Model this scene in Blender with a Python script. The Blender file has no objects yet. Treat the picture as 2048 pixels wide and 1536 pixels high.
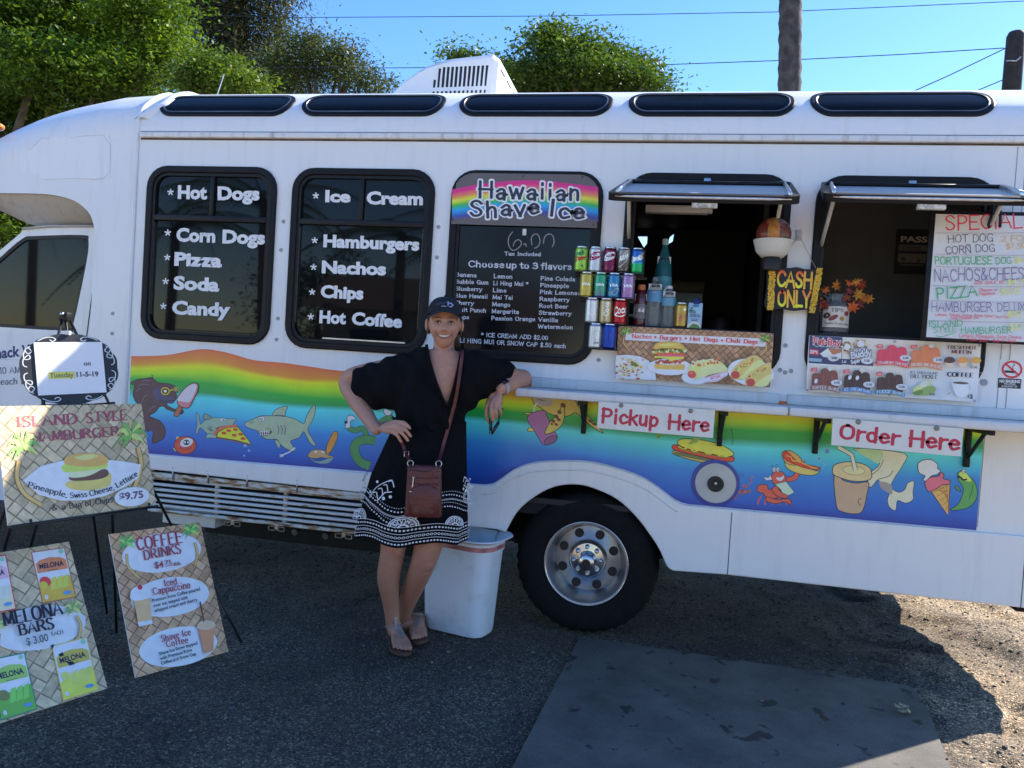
import bpy, bmesh, math, random
import numpy as np
from mathutils import Vector, Matrix
from mathutils.geometry import tessellate_polygon
random.seed(7); RNG = np.random.default_rng(7)
SC = bpy.context.scene
COL = SC.collection

# ------------------------------------------------------------------ camera
FPX = 1540.0
CAMP = np.array([0.0,-3.917,1.397])
CM = np.array([[0.9788580,0.1946884,0.0627170],
               [0.0674690,-0.0178669,-0.9975614],
               [-0.1930931,0.9807024,-0.0306246]])      # rows: right, down, forward
cam = bpy.data.cameras.new('camera'); camo = bpy.data.objects.new('camera', cam); COL.objects.link(camo)
cam.sensor_width = 36; cam.lens = 36 * FPX / 2048; cam.clip_start = 0.05; cam.clip_end = 6000
camo.matrix_world = Matrix([[CM[0][i],-CM[1][i],-CM[2][i], CAMP[i]] for i in range(3)] + [[0,0,0,1]])
SC.camera = camo

# ------------------------------------------------------------------ world, sun, exposure
SUN_AZ, SUN_EL = math.radians(50), math.radians(39.8)      # azimuth from +Y (behind the bus) towards +X
SUNV = Vector((math.cos(SUN_EL) * math.sin(SUN_AZ), math.cos(SUN_EL) * math.cos(SUN_AZ), math.sin(SUN_EL)))
world = bpy.data.worlds.new('World'); SC.world = world; world.use_nodes = True
wn = world.node_tree
bgn = wn.nodes['Background']
sky = wn.nodes.new('ShaderNodeTexSky'); sky.sky_type = 'NISHITA'; sky.sun_disc = False
sky.sun_elevation = SUN_EL; sky.sun_rotation = SUN_AZ
sky.air_density = 1.0; sky.dust_density = 0.15; sky.ozone_density = 2.5; sky.altitude = 0
hsv = wn.nodes.new('ShaderNodeHueSaturation'); hsv.inputs['Saturation'].default_value = 1.27; hsv.inputs['Hue'].default_value = .509
wn.links.new(sky.outputs[0], hsv.inputs['Color']); wn.links.new(hsv.outputs[0], bgn.inputs[0]); bgn.inputs[1].default_value = 0.132
sun = bpy.data.lights.new('sun', 'SUN'); suno = bpy.data.objects.new('sun', sun); COL.objects.link(suno)
sun.energy = 5.0; sun.angle = math.radians(0.55); sun.color = (1.0,0.93,0.82)
suno.rotation_euler = SUNV.to_track_quat('Z', 'Y').to_euler(); suno.location = (20,20,30)
SC.view_settings.view_transform = 'Standard'; SC.view_settings.look = 'None'
SC.view_settings.exposure = 1.26; SC.view_settings.gamma = 1.0; SC.view_settings.use_curve_mapping = False
SC.cycles.max_bounces = 7; SC.cycles.use_denoising = True
SC.cycles.sample_clamp_indirect = 6.0

# ------------------------------------------------------------------ photo pixel -> direction -> plane
def ray(px, py):
    return CM.T @ np.array([(px - 1024) / FPX,(py - 768) / FPX,1.0])
def at(px, py, Y=0.0):
    d = ray(px, py); return Vector(CAMP + d * ((Y - CAMP[1]) / d[1]))
def gnd(px, py, z=0.0):
    d = ray(px, py); return Vector(CAMP + d * ((z - CAMP[2]) / d[2]))
def zoomer(ox, oy, s):
    return lambda x, y: (ox + x / s, oy + y / s)
def lerp(a, b, t): return a + (b - a) * t
def interp(x, xs, ys): return float(np.interp(x, xs, ys))
def lin(c): c /= 255.0; return c / 12.92 if c <= 0.04045 else ((c + 0.055) / 1.055) ** 2.4
WREF = [lin(v) for v in (160,178,206)]
def ph(r, g, b):                                   # colour seen in the shade -> albedo
    return tuple(min(0.86, max(0.006, lin(v) / w * 0.8)) for v, w in zip((r, g, b), WREF))
def srgb(r, g, b): return tuple(lin(v) for v in (r, g, b))

# ------------------------------------------------------------------ materials
MATS = {}
def bsdf_of(m): return m.node_tree.nodes['Principled BSDF']
def mat(name, col=(.8,.8,.8), rough=.5, metal=0., noise=0., nscale=8., bump=0., bscale=40., spec=.5, coat=0., trans=0., ior=1.5, alpha=1.):
    if name in MATS: return MATS[name]
    m = bpy.data.materials.new(name); m.use_nodes = True; MATS[name] = m
    nt = m.node_tree; b = bsdf_of(m)
    b.inputs['Base Color'].default_value = (*col,1); b.inputs['Roughness'].default_value = rough
    b.inputs['Metallic'].default_value = metal; b.inputs['Specular IOR Level'].default_value = spec
    b.inputs['Coat Weight'].default_value = coat; b.inputs['Transmission Weight'].default_value = trans
    b.inputs['IOR'].default_value = ior; b.inputs['Alpha'].default_value = alpha
    if noise or bump:
        tc = nt.nodes.new('ShaderNodeTexCoord')
    if noise:
        n = nt.nodes.new('ShaderNodeTexNoise'); n.inputs['Scale'].default_value = nscale; n.inputs['Detail'].default_value = 6
        r = nt.nodes.new('ShaderNodeValToRGB'); nt.links.new(tc.outputs['Object'], n.inputs['Vector']); nt.links.new(n.outputs['Fac'], r.inputs['Fac'])
        r.color_ramp.elements[0].position = .3; r.color_ramp.elements[1].position = .7
        r.color_ramp.elements[0].color = (*[c * (1 - noise) for c in col],1); r.color_ramp.elements[1].color = (*[min(1, c * (1 + noise)) for c in col],1)
        nt.links.new(r.outputs[0], b.inputs['Base Color'])
    if bump:
        n2 = nt.nodes.new('ShaderNodeTexNoise'); n2.inputs['Scale'].default_value = bscale; n2.inputs['Detail'].default_value = 4
        bp = nt.nodes.new('ShaderNodeBump'); bp.inputs['Strength'].default_value = bump; bp.inputs['Distance'].default_value = .01
        nt.links.new(tc.outputs['Object'], n2.inputs['Vector']); nt.links.new(n2.outputs['Fac'], bp.inputs['Height']); nt.links.new(bp.outputs[0], b.inputs['Normal'])
    return m
def attr_mat(name, rough=.5, metal=0., spec=.5, noise=0., nscale=60., sss=0., coat=0.):
    m = mat(name, rough=rough, metal=metal, spec=spec, coat=coat); nt = m.node_tree; b = bsdf_of(m)
    a = nt.nodes.new('ShaderNodeVertexColor'); a.layer_name = 'Col'; out = a.outputs[0]
    if noise:
        tc = nt.nodes.new('ShaderNodeTexCoord'); n = nt.nodes.new('ShaderNodeTexNoise'); n.inputs['Scale'].default_value = nscale; n.inputs['Detail'].default_value = 5
        mr = nt.nodes.new('ShaderNodeMapRange'); mr.inputs[1].default_value = .3; mr.inputs[2].default_value = .7; mr.inputs[3].default_value = 1 - noise; mr.inputs[4].default_value = 1 + noise
        mx = nt.nodes.new('ShaderNodeVectorMath'); mx.operation = 'SCALE'
        nt.links.new(tc.outputs['Object'], n.inputs['Vector']); nt.links.new(n.outputs['Fac'], mr.inputs[0]); nt.links.new(out, mx.inputs[0]); nt.links.new(mr.outputs[0], mx.inputs['Scale']); out = mx.outputs[0]
    nt.links.new(out, b.inputs['Base Color'])
    if sss: b.inputs['Subsurface Weight'].default_value = sss; b.inputs['Subsurface Radius'].default_value = (.012,.005,.003); b.inputs['Subsurface Scale'].default_value = .6
    return m

def dirty_white(name, col, grime, rough=.28, streak=True, coat=.25):
    m = mat(name, col, rough, coat=coat); nt = m.node_tree; b = bsdf_of(m); N = nt.nodes.new; L = nt.links.new
    tc = N('ShaderNodeTexCoord'); mp = N('ShaderNodeMapping'); mp.inputs['Scale'].default_value = (9,9,1.1) if streak else (4,4,4)
    n = N('ShaderNodeTexNoise'); n.inputs['Scale'].default_value = 2.2; n.inputs['Detail'].default_value = 8; n.inputs['Roughness'].default_value = .62
    r = N('ShaderNodeValToRGB'); r.color_ramp.elements[0].position = .52; r.color_ramp.elements[1].position = .86
    r.color_ramp.elements[0].color = (*col,1); r.color_ramp.elements[1].color = (*grime,1)
    n2 = N('ShaderNodeTexNoise'); n2.inputs['Scale'].default_value = 130; n2.inputs['Detail'].default_value = 2
    r2 = N('ShaderNodeValToRGB'); r2.color_ramp.elements[0].position = .76; r2.color_ramp.elements[1].position = .80
    r2.color_ramp.elements[0].color = (1,1,1,1); r2.color_ramp.elements[1].color = (.45,.40,.34,1)
    mx = N('ShaderNodeMix'); mx.data_type = 'RGBA'; mx.blend_type = 'MULTIPLY'; mx.inputs[0].default_value = .8
    L(tc.outputs['Object'], mp.inputs[0]); L(mp.outputs[0], n.inputs['Vector']); L(n.outputs['Fac'], r.inputs[0])
    L(tc.outputs['Object'], n2.inputs['Vector']); L(n2.outputs['Fac'], r2.inputs[0]); L(r.outputs[0], mx.inputs[6]); L(r2.outputs[0], mx.inputs[7]); L(mx.outputs[2], b.inputs['Base Color'])
    n3 = N('ShaderNodeTexNoise'); n3.inputs['Scale'].default_value = 3.0; bp = N('ShaderNodeBump'); bp.inputs['Strength'].default_value = .12; bp.inputs['Distance'].default_value = .03
    L(tc.outputs['Object'], n3.inputs['Vector']); L(n3.outputs['Fac'], bp.inputs['Height']); L(bp.outputs[0], b.inputs['Normal'])
    mr = N('ShaderNodeMapRange'); mr.inputs[3].default_value = rough * .8; mr.inputs[4].default_value = rough * 1.9; L(n.outputs['Fac'], mr.inputs[0]); L(mr.outputs[0], b.inputs['Roughness'])
    return m

# ------------------------------------------------------------------ objects
def setp(o, label=None, cat=None, group=None, kind=None):
    if label: o['label'] = label
    if cat: o['category'] = cat
    if group: o['group'] = group
    if kind: o['kind'] = kind
    return o
def thing(name, loc, label, cat, group=None):
    o = bpy.data.objects.new(name, None); COL.objects.link(o); o.empty_display_size = .05
    o.location = loc; return setp(o, label, cat, group)
def link(name, me, m=None, parent=None, smooth=False):
    o = bpy.data.objects.new(name, me); COL.objects.link(o)
    if m is not None:
        for x in (m if isinstance(m,(list, tuple)) else [m]): me.materials.append(x)
    if parent is not None:
        o.parent = parent
        L = Vector((0,0,0)); p = parent
        while p is not None: L += p.location; p = p.parent
        o.matrix_parent_inverse = Matrix.Identity(4); o.location = -L
    if smooth: me.shade_smooth()
    return o

class MB:
    def __init__(s): s.v = []; s.f = []; s.c = []; s.mi = []; s.col = (.5,.5,.5); s.m = 0
    def add(s, vs, fs, col=None):
        n = len(s.v); s.v += [tuple(x) for x in vs]; c = col or s.col
        for f in fs: s.f.append([n + i for i in f]); s.c.append(c); s.mi.append(s.m)
        return s
    def box(s, x0, x1, y0, y1, z0, z1, col=None, M=None):
        vs = [(x, y, z) for z in (z0, z1) for y in (y0, y1) for x in (x0, x1)]
        if M is not None: vs = [M @ Vector(v) for v in vs]
        return s.add(vs,[(0,2,3,1),(4,5,7,6),(0,1,5,4),(2,6,7,3),(0,4,6,2),(1,3,7,5)], col)
    def bbox(s, x0, x1, y0, y1, z0, z1, b=.004, col=None, M=None):      # bevelled box
        vs = []; xs = (x0, x1); ys = (y0, y1); zs = (z0, z1)
        bm = bmesh.new(); bmesh.ops.create_cube(bm, size=1)
        for v in bm.verts:
            v.co = Vector((lerp(x0, x1, v.co.x + .5), lerp(y0, y1, v.co.y + .5), lerp(z0, z1, v.co.z + .5)))
        bmesh.ops.bevel(bm, geom=bm.edges[:], offset=b, segments=2, affect='EDGES', profile=.5)
        if M is not None: bmesh.ops.transform(bm, matrix=M, verts=bm.verts)
        bm.verts.index_update(); s.add([v.co[:] for v in bm.verts],[[v.index for v in f.verts] for f in bm.faces], col); bm.free(); return s
    def loft(s, rings, cap0=True, cap1=True, closed=True, col=None):
        n = len(rings[0]); vs = [p for r in rings for p in r]; fs = []
        for i in range(len(rings) - 1):
            for j in range(n if closed else n - 1):
                k = (j + 1) % n; fs.append((i * n + j, i * n + k,(i + 1) * n + k,(i + 1) * n + j))
        if cap0: fs.append(tuple(range(n))[::-1])
        if cap1: fs.append(tuple((len(rings) - 1) * n + j for j in range(n)))
        return s.add(vs, fs, col)
    def tube(s, pts, rad, n=10, col=None, flat=1., cap=True):
        pts = [Vector(p) for p in pts]; rad = [rad] * len(pts) if isinstance(rad,(int, float)) else list(rad)
        rings = []; ref = None
        for i, p in enumerate(pts):
            t = (pts[min(i + 1, len(pts) - 1)] - pts[max(i - 1,0)]); t = t.normalized() if t.length > 1e-9 else Vector((0,0,1))
            if ref is None: ref = Vector((0,1,0)) if abs(t.y) < .9 else Vector((1,0,0))
            u = (ref - t * ref.dot(t)); u = u.normalized() if u.length > 1e-6 else t.orthogonal().normalized(); w = t.cross(u); ref = u
            rings.append([p + (u * math.cos(a) * flat + w * math.sin(a)) * rad[i] for a in [2 * math.pi * k / n for k in range(n)]])
        return s.loft(rings, cap, cap, col=col)
    def lathe(s, prof, c=(0,0,0), axis='Z', n=32, col=None, cols=None, M=None):
        c = Vector(c); rings = []
        for r, h in prof:
            ring = []
            for k in range(n):
                a = 2 * math.pi * k / n; x, y = r * math.cos(a), r * math.sin(a)
                q = Vector((x, y, h)) if axis == 'Z' else (Vector((x, h, y)) if axis == 'Y' else Vector((h, x, y)))
                ring.append((M @ q if M is not None else q) + c)
            rings.append(ring)
        if cols is None: return s.loft(rings, False, False, col=col)
        for i in range(len(rings) - 1): s.loft(rings[i:i + 2], False, False, col=cols[min(i, len(cols) - 1)])
        return s
    def sphere(s, c, r, n=16, m=10, col=None):
        c = Vector(c); r = Vector((r, r, r)) if isinstance(r,(int, float)) else Vector(r); rings = []
        for i in range(m + 1):
            p = math.pi * (i + (.02 if i == 0 else -.02 if i == m else 0)) / m
            rings.append([(c.x + r.x * math.sin(p) * math.cos(2 * math.pi * k / n), c.y + r.y * math.sin(p) * math.sin(2 * math.pi * k / n), c.z + r.z * math.cos(p)) for k in range(n)])
        return s.loft(rings[::-1], col=col)
    def grid(s, fn, nu, nv, col=None, cfn=None):
        vs = [fn(i / nu, j / nv) for i in range(nu + 1) for j in range(nv + 1)]
        fs = [(i * (nv + 1) + j,(i + 1) * (nv + 1) + j,(i + 1) * (nv + 1) + j + 1, i * (nv + 1) + j + 1) for i in range(nu) for j in range(nv)]
        return s.add(vs, fs, col)
    def mesh(s, name):
        me = bpy.data.meshes.new(name); me.from_pydata(s.v,[], s.f); me.update()
        if len(set(s.c)) >= 1:
            ca = me.color_attributes.new('Col', 'FLOAT_COLOR', 'CORNER')
            arr = np.ones((len(me.loops),4), np.float32); k = 0
            lens = [len(f) for f in s.f]; arr[:, :3] = np.repeat(np.array(s.c, np.float32).reshape(-1,3), lens, axis=0)
            ca.data.foreach_set('color', arr.ravel())
        if any(s.mi): me.polygons.foreach_set('material_index', s.mi)
        return me
    def build(s, name, m, parent=None, smooth=False, angle=None):
        me = s.mesh(name); o = link(name, me, m, parent)
        if smooth:
            me.shade_smooth()
            if angle is not None: me.set_sharp_from_angle(angle=math.radians(angle))
        return o

def rrect(x0, x1, z0, z1, r, n=6):
    out = []
    for cx, cz, a0 in ((x1 - r, z1 - r,0),(x0 + r, z1 - r,90),(x0 + r, z0 + r,180),(x1 - r, z0 + r,270)):
        for k in range(n + 1):
            a = math.radians(a0 + 90 * k / n); out.append((cx + r * math.cos(a), cz + r * math.sin(a)))
    return out
def catmull(P, n=6, closed=False):
    P = [tuple(map(float, p)) for p in P]; out = []; m = len(P); rng = range(m if closed else m - 1)
    g = (lambda i: P[i % m]) if closed else (lambda i: P[max(0, min(m - 1, i))])
    for i in rng:
        a, b, c, d = g(i - 1), g(i), g(i + 1), g(i + 2)
        for k in range(n):
            t = k / n
            out.append(tuple(.5 * (2 * b[j] + (c[j] - a[j]) * t + (2 * a[j] - 5 * b[j] + 4 * c[j] - d[j]) * t * t + (3 * b[j] - a[j] - 3 * c[j] + d[j]) * t ** 3) for j in range(len(b))))
    if not closed: out.append(P[-1])
    return out

def plate_mesh(outer, holes, y0, y1, bevel=0.):
    """flat plate in the XZ plane with holes, front face at y0, back at y1"""
    cu = bpy.data.curves.new('tmp', 'CURVE'); cu.dimensions = '2D'; cu.fill_mode = 'BOTH'; cu.extrude = abs(y1 - y0) / 2 - bevel
    cu.bevel_depth = bevel; cu.bevel_resolution = 1
    if bevel: cu.offset = -bevel
    for poly in [outer] + list(holes):
        sp = cu.splines.new('POLY'); sp.points.add(len(poly) - 1); sp.use_cyclic_u = True
        for p, q in zip(sp.points, poly): p.co = (q[0], q[1],0,1)
    ob = bpy.data.objects.new('tmp', cu); me = bpy.data.meshes.new_from_object(ob)
    bpy.data.objects.remove(ob); bpy.data.curves.remove(cu)
    yc = (y0 + y1) / 2; n = len(me.vertices); co = np.empty(n * 3, np.float32); me.vertices.foreach_get('co', co); co = co.reshape(-1,3)
    new = np.stack([co[:,0], yc - co[:,2], co[:,1]],1); me.vertices.foreach_set('co', new.ravel()); me.update()
    me.materials.clear()
    return me
def plate(name, outer, holes, y0, y1, m, parent=None, bevel=0., smooth_angle=None):
    me = plate_mesh(outer, holes, y0, y1, bevel); me.name = name; o = link(name, me, m, parent)
    if smooth_angle: me.shade_smooth(); me.set_sharp_from_angle(angle=math.radians(smooth_angle))
    return o
# ------------------------------------------------------------------ lettering
_TX = {}
def sans(s, bold=.0, spacing=1., ital=0.):
    key = (s, bold, spacing, ital)
    if key in _TX: return _TX[key]
    cu = bpy.data.curves.new('t', 'FONT'); cu.body = s; cu.size = 1; cu.offset = bold; cu.space_character = spacing; cu.shear = ital; cu.resolution_u = 3
    cu.fill_mode = 'FRONT'; cu.dimensions = '2D'
    ob = bpy.data.objects.new('t', cu); me = bpy.data.meshes.new_from_object(ob)
    v = [(p.co.x, p.co.y) for p in me.vertices]; f = [tuple(p.vertices) for p in me.polygons]
    bpy.data.objects.remove(ob); bpy.data.curves.remove(cu); bpy.data.meshes.remove(me)
    x0 = min(p[0] for p in v); x1 = max(p[0] for p in v); v = [(p[0] - x0, p[1] / .729) for p in v]     # cap height 1
    _TX[key] = (v, f, x1 - x0); return _TX[key]
G = {  # single-stroke glyphs, cap height 1, x-height .66; '~' smooths the stroke; width first
'A': (.78, '0,0 .36,1 .74,0|.13,.36 .62,.36'), 'B': (.7, '.06,0 .06,1|~.06,1 .42,.98 .55,.76 .42,.55 .06,.53|~.06,.53 .48,.5 .64,.27 .48,.03 .06,0'),
'C': (.74, '~.68,.82 .52,.98 .25,.96 .05,.65 .07,.3 .28,.02 .55,.03 .7,.18'), 'D': (.76, '.06,0 .06,1|~.06,1 .42,.97 .68,.7 .68,.3 .42,.03 .06,0'),
'E': (.66, '.06,0 .06,1|.06,1 .6,1|.06,.52 .5,.52|.06,0 .62,0'), 'F': (.62, '.06,0 .06,1|.06,1 .6,1|.06,.52 .48,.52'),
'G': (.78, '~.68,.82 .52,.98 .25,.96 .05,.65 .07,.3 .28,.02 .55,.03 .7,.2|.7,0 .7,.45 .44,.45'), 'H': (.78, '.06,0 .06,1|.7,0 .7,1|.06,.52 .7,.52'),
'I': (.3, '.14,0 .14,1'), 'J': (.5, '~.4,1 .4,.25 .28,.02 .1,.05 .03,.2'), 'K': (.74, '.06,0 .06,1|.66,1 .06,.45|.24,.6 .7,0'), 'L': (.6, '.06,1 .06,0|.06,0 .56,0'),
'M': (.94, '.06,0 .1,1|.1,1 .45,.1|.45,.1 .8,1|.8,1 .86,0'), 'N': (.8, '.06,0 .06,1|.06,1 .7,0|.7,0 .7,1'), 'O': (.8, '~.38,1 .1,.85 .03,.5 .1,.15 .38,0 .66,.15 .73,.5 .66,.85 .38,1'),
'P': (.66, '.06,0 .06,1|~.06,1 .44,.98 .6,.74 .44,.48 .06,.46'), 'Q': (.8, '~.38,1 .1,.85 .03,.5 .1,.15 .38,0 .66,.15 .73,.5 .66,.85 .38,1|.45,.25 .75,-.08'),
'R': (.74, '.06,0 .06,1|~.06,1 .44,.98 .6,.76 .44,.52 .06,.5|.32,.5 .7,0'), 'S': (.64, '~.56,.84 .4,.99 .18,.97 .06,.78 .2,.58 .42,.46 .56,.24 .44,.03 .18,.0 .04,.16'),
'T': (.7, '.34,0 .34,1|.0,1 .68,1'), 'U': (.76, '~.06,1 .06,.3 .16,.04 .38,-.01 .6,.05 .69,.3 .69,1'), 'V': (.74, '0,1 .35,0|.35,0 .7,1'), 'W': (1.04, '0,1 .24,0|.24,0 .5,.85|.5,.85 .76,0|.76,0 1,1'),
'X': (.72, '0,1 .68,0|.66,1 0,0'), 'Y': (.7, '0,1 .34,.48|.68,1 .34,.48|.34,.48 .34,0'), 'Z': (.68, '.02,1 .62,1|.62,1 .02,0|.02,0 .66,0'),
'a': (.56, '~.08,.54 .26,.67 .42,.6 .45,.4 .45,0|~.45,.38 .2,.36 .04,.18 .16,0 .34,.04 .45,.18'), 'b': (.58, '.06,0 .06,1|~.06,.45 .24,.66 .46,.55 .5,.3 .4,.05 .2,0 .06,.15'), 'c': (.5, '~.46,.54 .28,.67 .08,.52 .05,.25 .2,.0 .46,.1'),
'd': (.6, '.5,0 .5,1|~.5,.45 .32,.66 .1,.55 .05,.3 .15,.05 .35,0 .5,.15'), 'e': (.54, '~.06,.36 .46,.38 .44,.56 .26,.67 .08,.52 .05,.25 .2,0 .46,.1'), 'f': (.38, '~.36,.95 .22,1 .15,.85 .15,.5 .15,0|.0,.64 .34,.64'),
'g': (.58, '~.48,.66 .48,.1 .44,-.25 .2,-.32 .06,-.2|~.48,.45 .3,.66 .1,.55 .05,.3 .15,.05 .35,0 .48,.15'), 'h': (.58, '.06,0 .06,1|~.06,.42 .22,.64 .4,.62 .47,.42 .47,0'), 'i': (.24, '.1,0 .1,.57|.1,.93 .1,.97'), 'j': (.26, '~.14,.65 .14,-.1 .05,-.28|.14,.86 .14,.93'),
'k': (.54, '.06,0 .06,1|.46,.66 .06,.3|.2,.42 .5,0'), 'l': (.22, '.1,0 .1,1'), 'm': (.86, '.06,0 .06,.66|~.06,.42 .2,.64 .34,.6 .38,.42 .38,0|~.38,.42 .52,.64 .68,.6 .72,.42 .72,0'), 'n': (.56, '.06,0 .06,.66|~.06,.42 .22,.64 .4,.62 .46,.42 .46,0'),
'o': (.58, '~.26,.67 .09,.55 .04,.33 .09,.1 .26,-.01 .43,.1 .48,.33 .43,.55 .26,.67'), 'p': (.58, '.06,-.3 .06,.66|~.06,.45 .24,.66 .46,.55 .5,.3 .4,.05 .2,0 .06,.15'), 'q': (.58, '.5,-.3 .5,.66|~.5,.45 .32,.66 .1,.55 .05,.3 .15,.05 .35,0 .5,.15'),
'r': (.42, '.06,0 .06,.66|~.06,.4 .18,.6 .38,.64'), 's': (.48, '~.4,.54 .26,.67 .1,.6 .1,.45 .26,.36 .4,.24 .36,.05 .2,-.01 .05,.1'), 't': (.38, '~.15,.9 .15,.2 .22,.02 .35,.05|.0,.65 .34,.65'), 'u': (.56, '~.06,.66 .06,.2 .16,.0 .34,.05 .46,.25|.46,.66 .46,0'),
'v': (.52, '0,.66 .24,0|.24,0 .48,.66'), 'w': (.76, '0,.66 .18,0|.18,0 .37,.55|.37,.55 .55,0|.55,0 .73,.66'), 'x': (.52, '0,.66 .48,0|.46,.66 0,0'), 'y': (.52, '0,.66 .25,.02|~.5,.66 .25,.02 .14,-.26 .0,-.28'), 'z': (.5, '.03,.64 .43,.64|.43,.64 .02,0|.02,0 .46,0'),
'0': (.6, '~.28,1 .08,.85 .03,.5 .08,.15 .28,0 .48,.15 .53,.5 .48,.85 .28,1'), '1': (.36, '.06,.8 .2,1|.2,1 .2,0'), '2': (.58, '~.04,.78 .16,.97 .38,.98 .5,.76 .38,.45 .03,0|.03,0 .54,0'), '3': (.58, '~.05,.85 .24,1 .46,.9 .46,.62 .2,.54|~.2,.54 .5,.45 .5,.12 .26,0 .03,.12'),
'4': (.6, '.42,0 .42,1|.42,1 .0,.3|.0,.3 .56,.3'), '5': (.58, '.48,1 .1,1|.1,1 .07,.55|~.07,.55 .3,.64 .5,.45 .48,.14 .26,0 .03,.1'), '6': (.58, '~.46,.95 .25,.9 .08,.6 .05,.28 .2,.02 .42,.06 .52,.3 .4,.52 .2,.5 .06,.32'), '7': (.54, '.02,1 .5,1|.5,1 .16,0'),
'8': (.58, '~.28,.54 .08,.72 .14,.95 .28,1 .42,.95 .48,.72 .28,.54 .04,.3 .1,.05 .28,0 .46,.05 .52,.3 .28,.54'), '9': (.58, '~.5,.68 .36,.48 .14,.5 .04,.72 .14,.96 .36,.98 .5,.72 .46,.35 .3,.08 .08,.04'),
'$': (.62, '~.54,.82 .4,.95 .18,.93 .08,.76 .2,.58 .42,.46 .54,.26 .42,.06 .18,.04 .04,.18|.3,-.1 .3,1.1'), '.': (.24, '.08,0 .12,.06'), ',': (.24, '.12,.06 .05,-.14'), '&': (.76, '~.7,0 .3,.55 .18,.8 .32,1 .46,.82 .3,.6 .06,.36 .08,.08 .3,-.02 .55,.15 .68,.42'),
'-': (.4, '.05,.38 .33,.38'), '!': (.26, '.1,1 .1,.3|.1,.06 .1,0'), '*': (.46, '.2,.95 .2,.5|.02,.84 .4,.6|.4,.84 .02,.6'), '/': (.42, '0,-.05 .36,1.05'), '%': (.8, '~.15,1 .02,.8 .15,.6 .28,.8 .15,1|.62,1 .14,0|~.6,.4 .48,.2 .6,0 .74,.2 .6,.4'), "'": (.2, '.08,1 .06,.75'), '@': (.3, '.08,.42 .14,.48'), ' ': (.36, '')}
_RS = {}
def glyph_strokes(ch):
    if ch not in _RS:
        w, d = G.get(ch, G[' ']); out = []
        for st in d.split('|'):
            if not st: continue
            sm = st[0] == '~'; P = [tuple(map(float, q.split(','))) for q in st.lstrip('~').split()]
            out.append(catmull(P,6) if sm else P)
        _RS[ch] = (w, out)
    return _RS[ch]
def stroke_text(s, wt=.14, style='round', spacing=.06, wave=None, jitter=0., seed=1, scale_x=1.):
    """returns list of (layer, polygon strip points L, R) as quads: verts, faces, layer per face, width"""
    rnd = random.Random(seed); V = []; F = []; LY = []; x = 0.
    for ci, ch in enumerate(s):
        w, sts = glyph_strokes(ch); dy = wave(ci) if wave else rnd.uniform(-jitter, jitter); rot = (rnd.uniform(-jitter, jitter) * 1.2) if jitter else 0
        for si, st in enumerate(sts):
            P = [((p[0] - w / 2) * math.cos(rot) - p[1] * math.sin(rot) + w / 2, p[1] * math.cos(rot) + (p[0] - w / 2) * math.sin(rot)) for p in st]
            P = [(x + p[0] * scale_x, p[1] + dy) for p in P]; n = len(P)
            if n < 2: continue
            Lr = []
            for i, p in enumerate(P):
                a = P[max(i - 1,0)]; b = P[min(i + 1, n - 1)]; tx, ty = b[0] - a[0], b[1] - a[1]; l = math.hypot(tx, ty) or 1; tx /= l; ty /= l
                if style == 'serif': hw = .08 + (wt - .08) * abs(ty) ** .8
                else: hw = wt
                hw /= 2; e = hw * .9 if style == 'round' else 0.
                q = p
                if i == 0: q = (p[0] - tx * e, p[1] - ty * e)
                if i == n - 1: q = (p[0] + tx * e, p[1] + ty * e)
                Lr.append(((q[0] - ty * hw, q[1] + tx * hw),(q[0] + ty * hw, q[1] - tx * hw)))
            if style == 'round' and len(Lr) >= 2:      # taper the very ends so they read rounded
                def endcap(i, j):
                    (l0, r0),(l1, r1) = Lr[i], Lr[j]; m = ((l0[0] + r0[0]) / 2,(l0[1] + r0[1]) / 2)
                    t = (m[0] - (l1[0] + r1[0]) / 2, m[1] - (l1[1] + r1[1]) / 2); ll = math.hypot(*t) or 1; t = (t[0] / ll * wt * .28, t[1] / ll * wt * .28)
                    nl = (m[0] + (l0[0] - m[0]) * .55 + t[0], m[1] + (l0[1] - m[1]) * .55 + t[1]); nr = (m[0] + (r0[0] - m[0]) * .55 + t[0], m[1] + (r0[1] - m[1]) * .55 + t[1])
                    return nl, nr
                Lr = [endcap(0,1)] + Lr + [endcap(-1,-2)]
            k = len(V)
            for l, r in Lr: V += [l, r]
            for i in range(len(Lr) - 1): F.append((k + 2 * i + 1, k + 2 * i + 3, k + 2 * i + 2, k + 2 * i)); LY.append(si % 4)
            if style == 'serif':
                for e in ((0,1),(-1,-2)):
                    p, q = P[e[0]], P[e[1]]; ty = abs(p[1] - q[1]) / (math.hypot(p[0] - q[0], p[1] - q[1]) or 1)
                    if ty > .55 and len(st) == 2:
                        sg = 1 if p[1] > q[1] else -1; hw = wt * .5 + .085; k = len(V)
                        V += [(p[0] - hw, p[1]),(p[0] + hw, p[1]),(p[0] + hw, p[1] - sg * .055),(p[0] - hw, p[1] - sg * .055)]
                        F.append((k, k + 1, k + 2, k + 3) if sg < 0 else (k + 3, k + 2, k + 1, k)); LY.append(4)
        x += w * scale_x + spacing
    return V, F, LY, x - spacing

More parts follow.
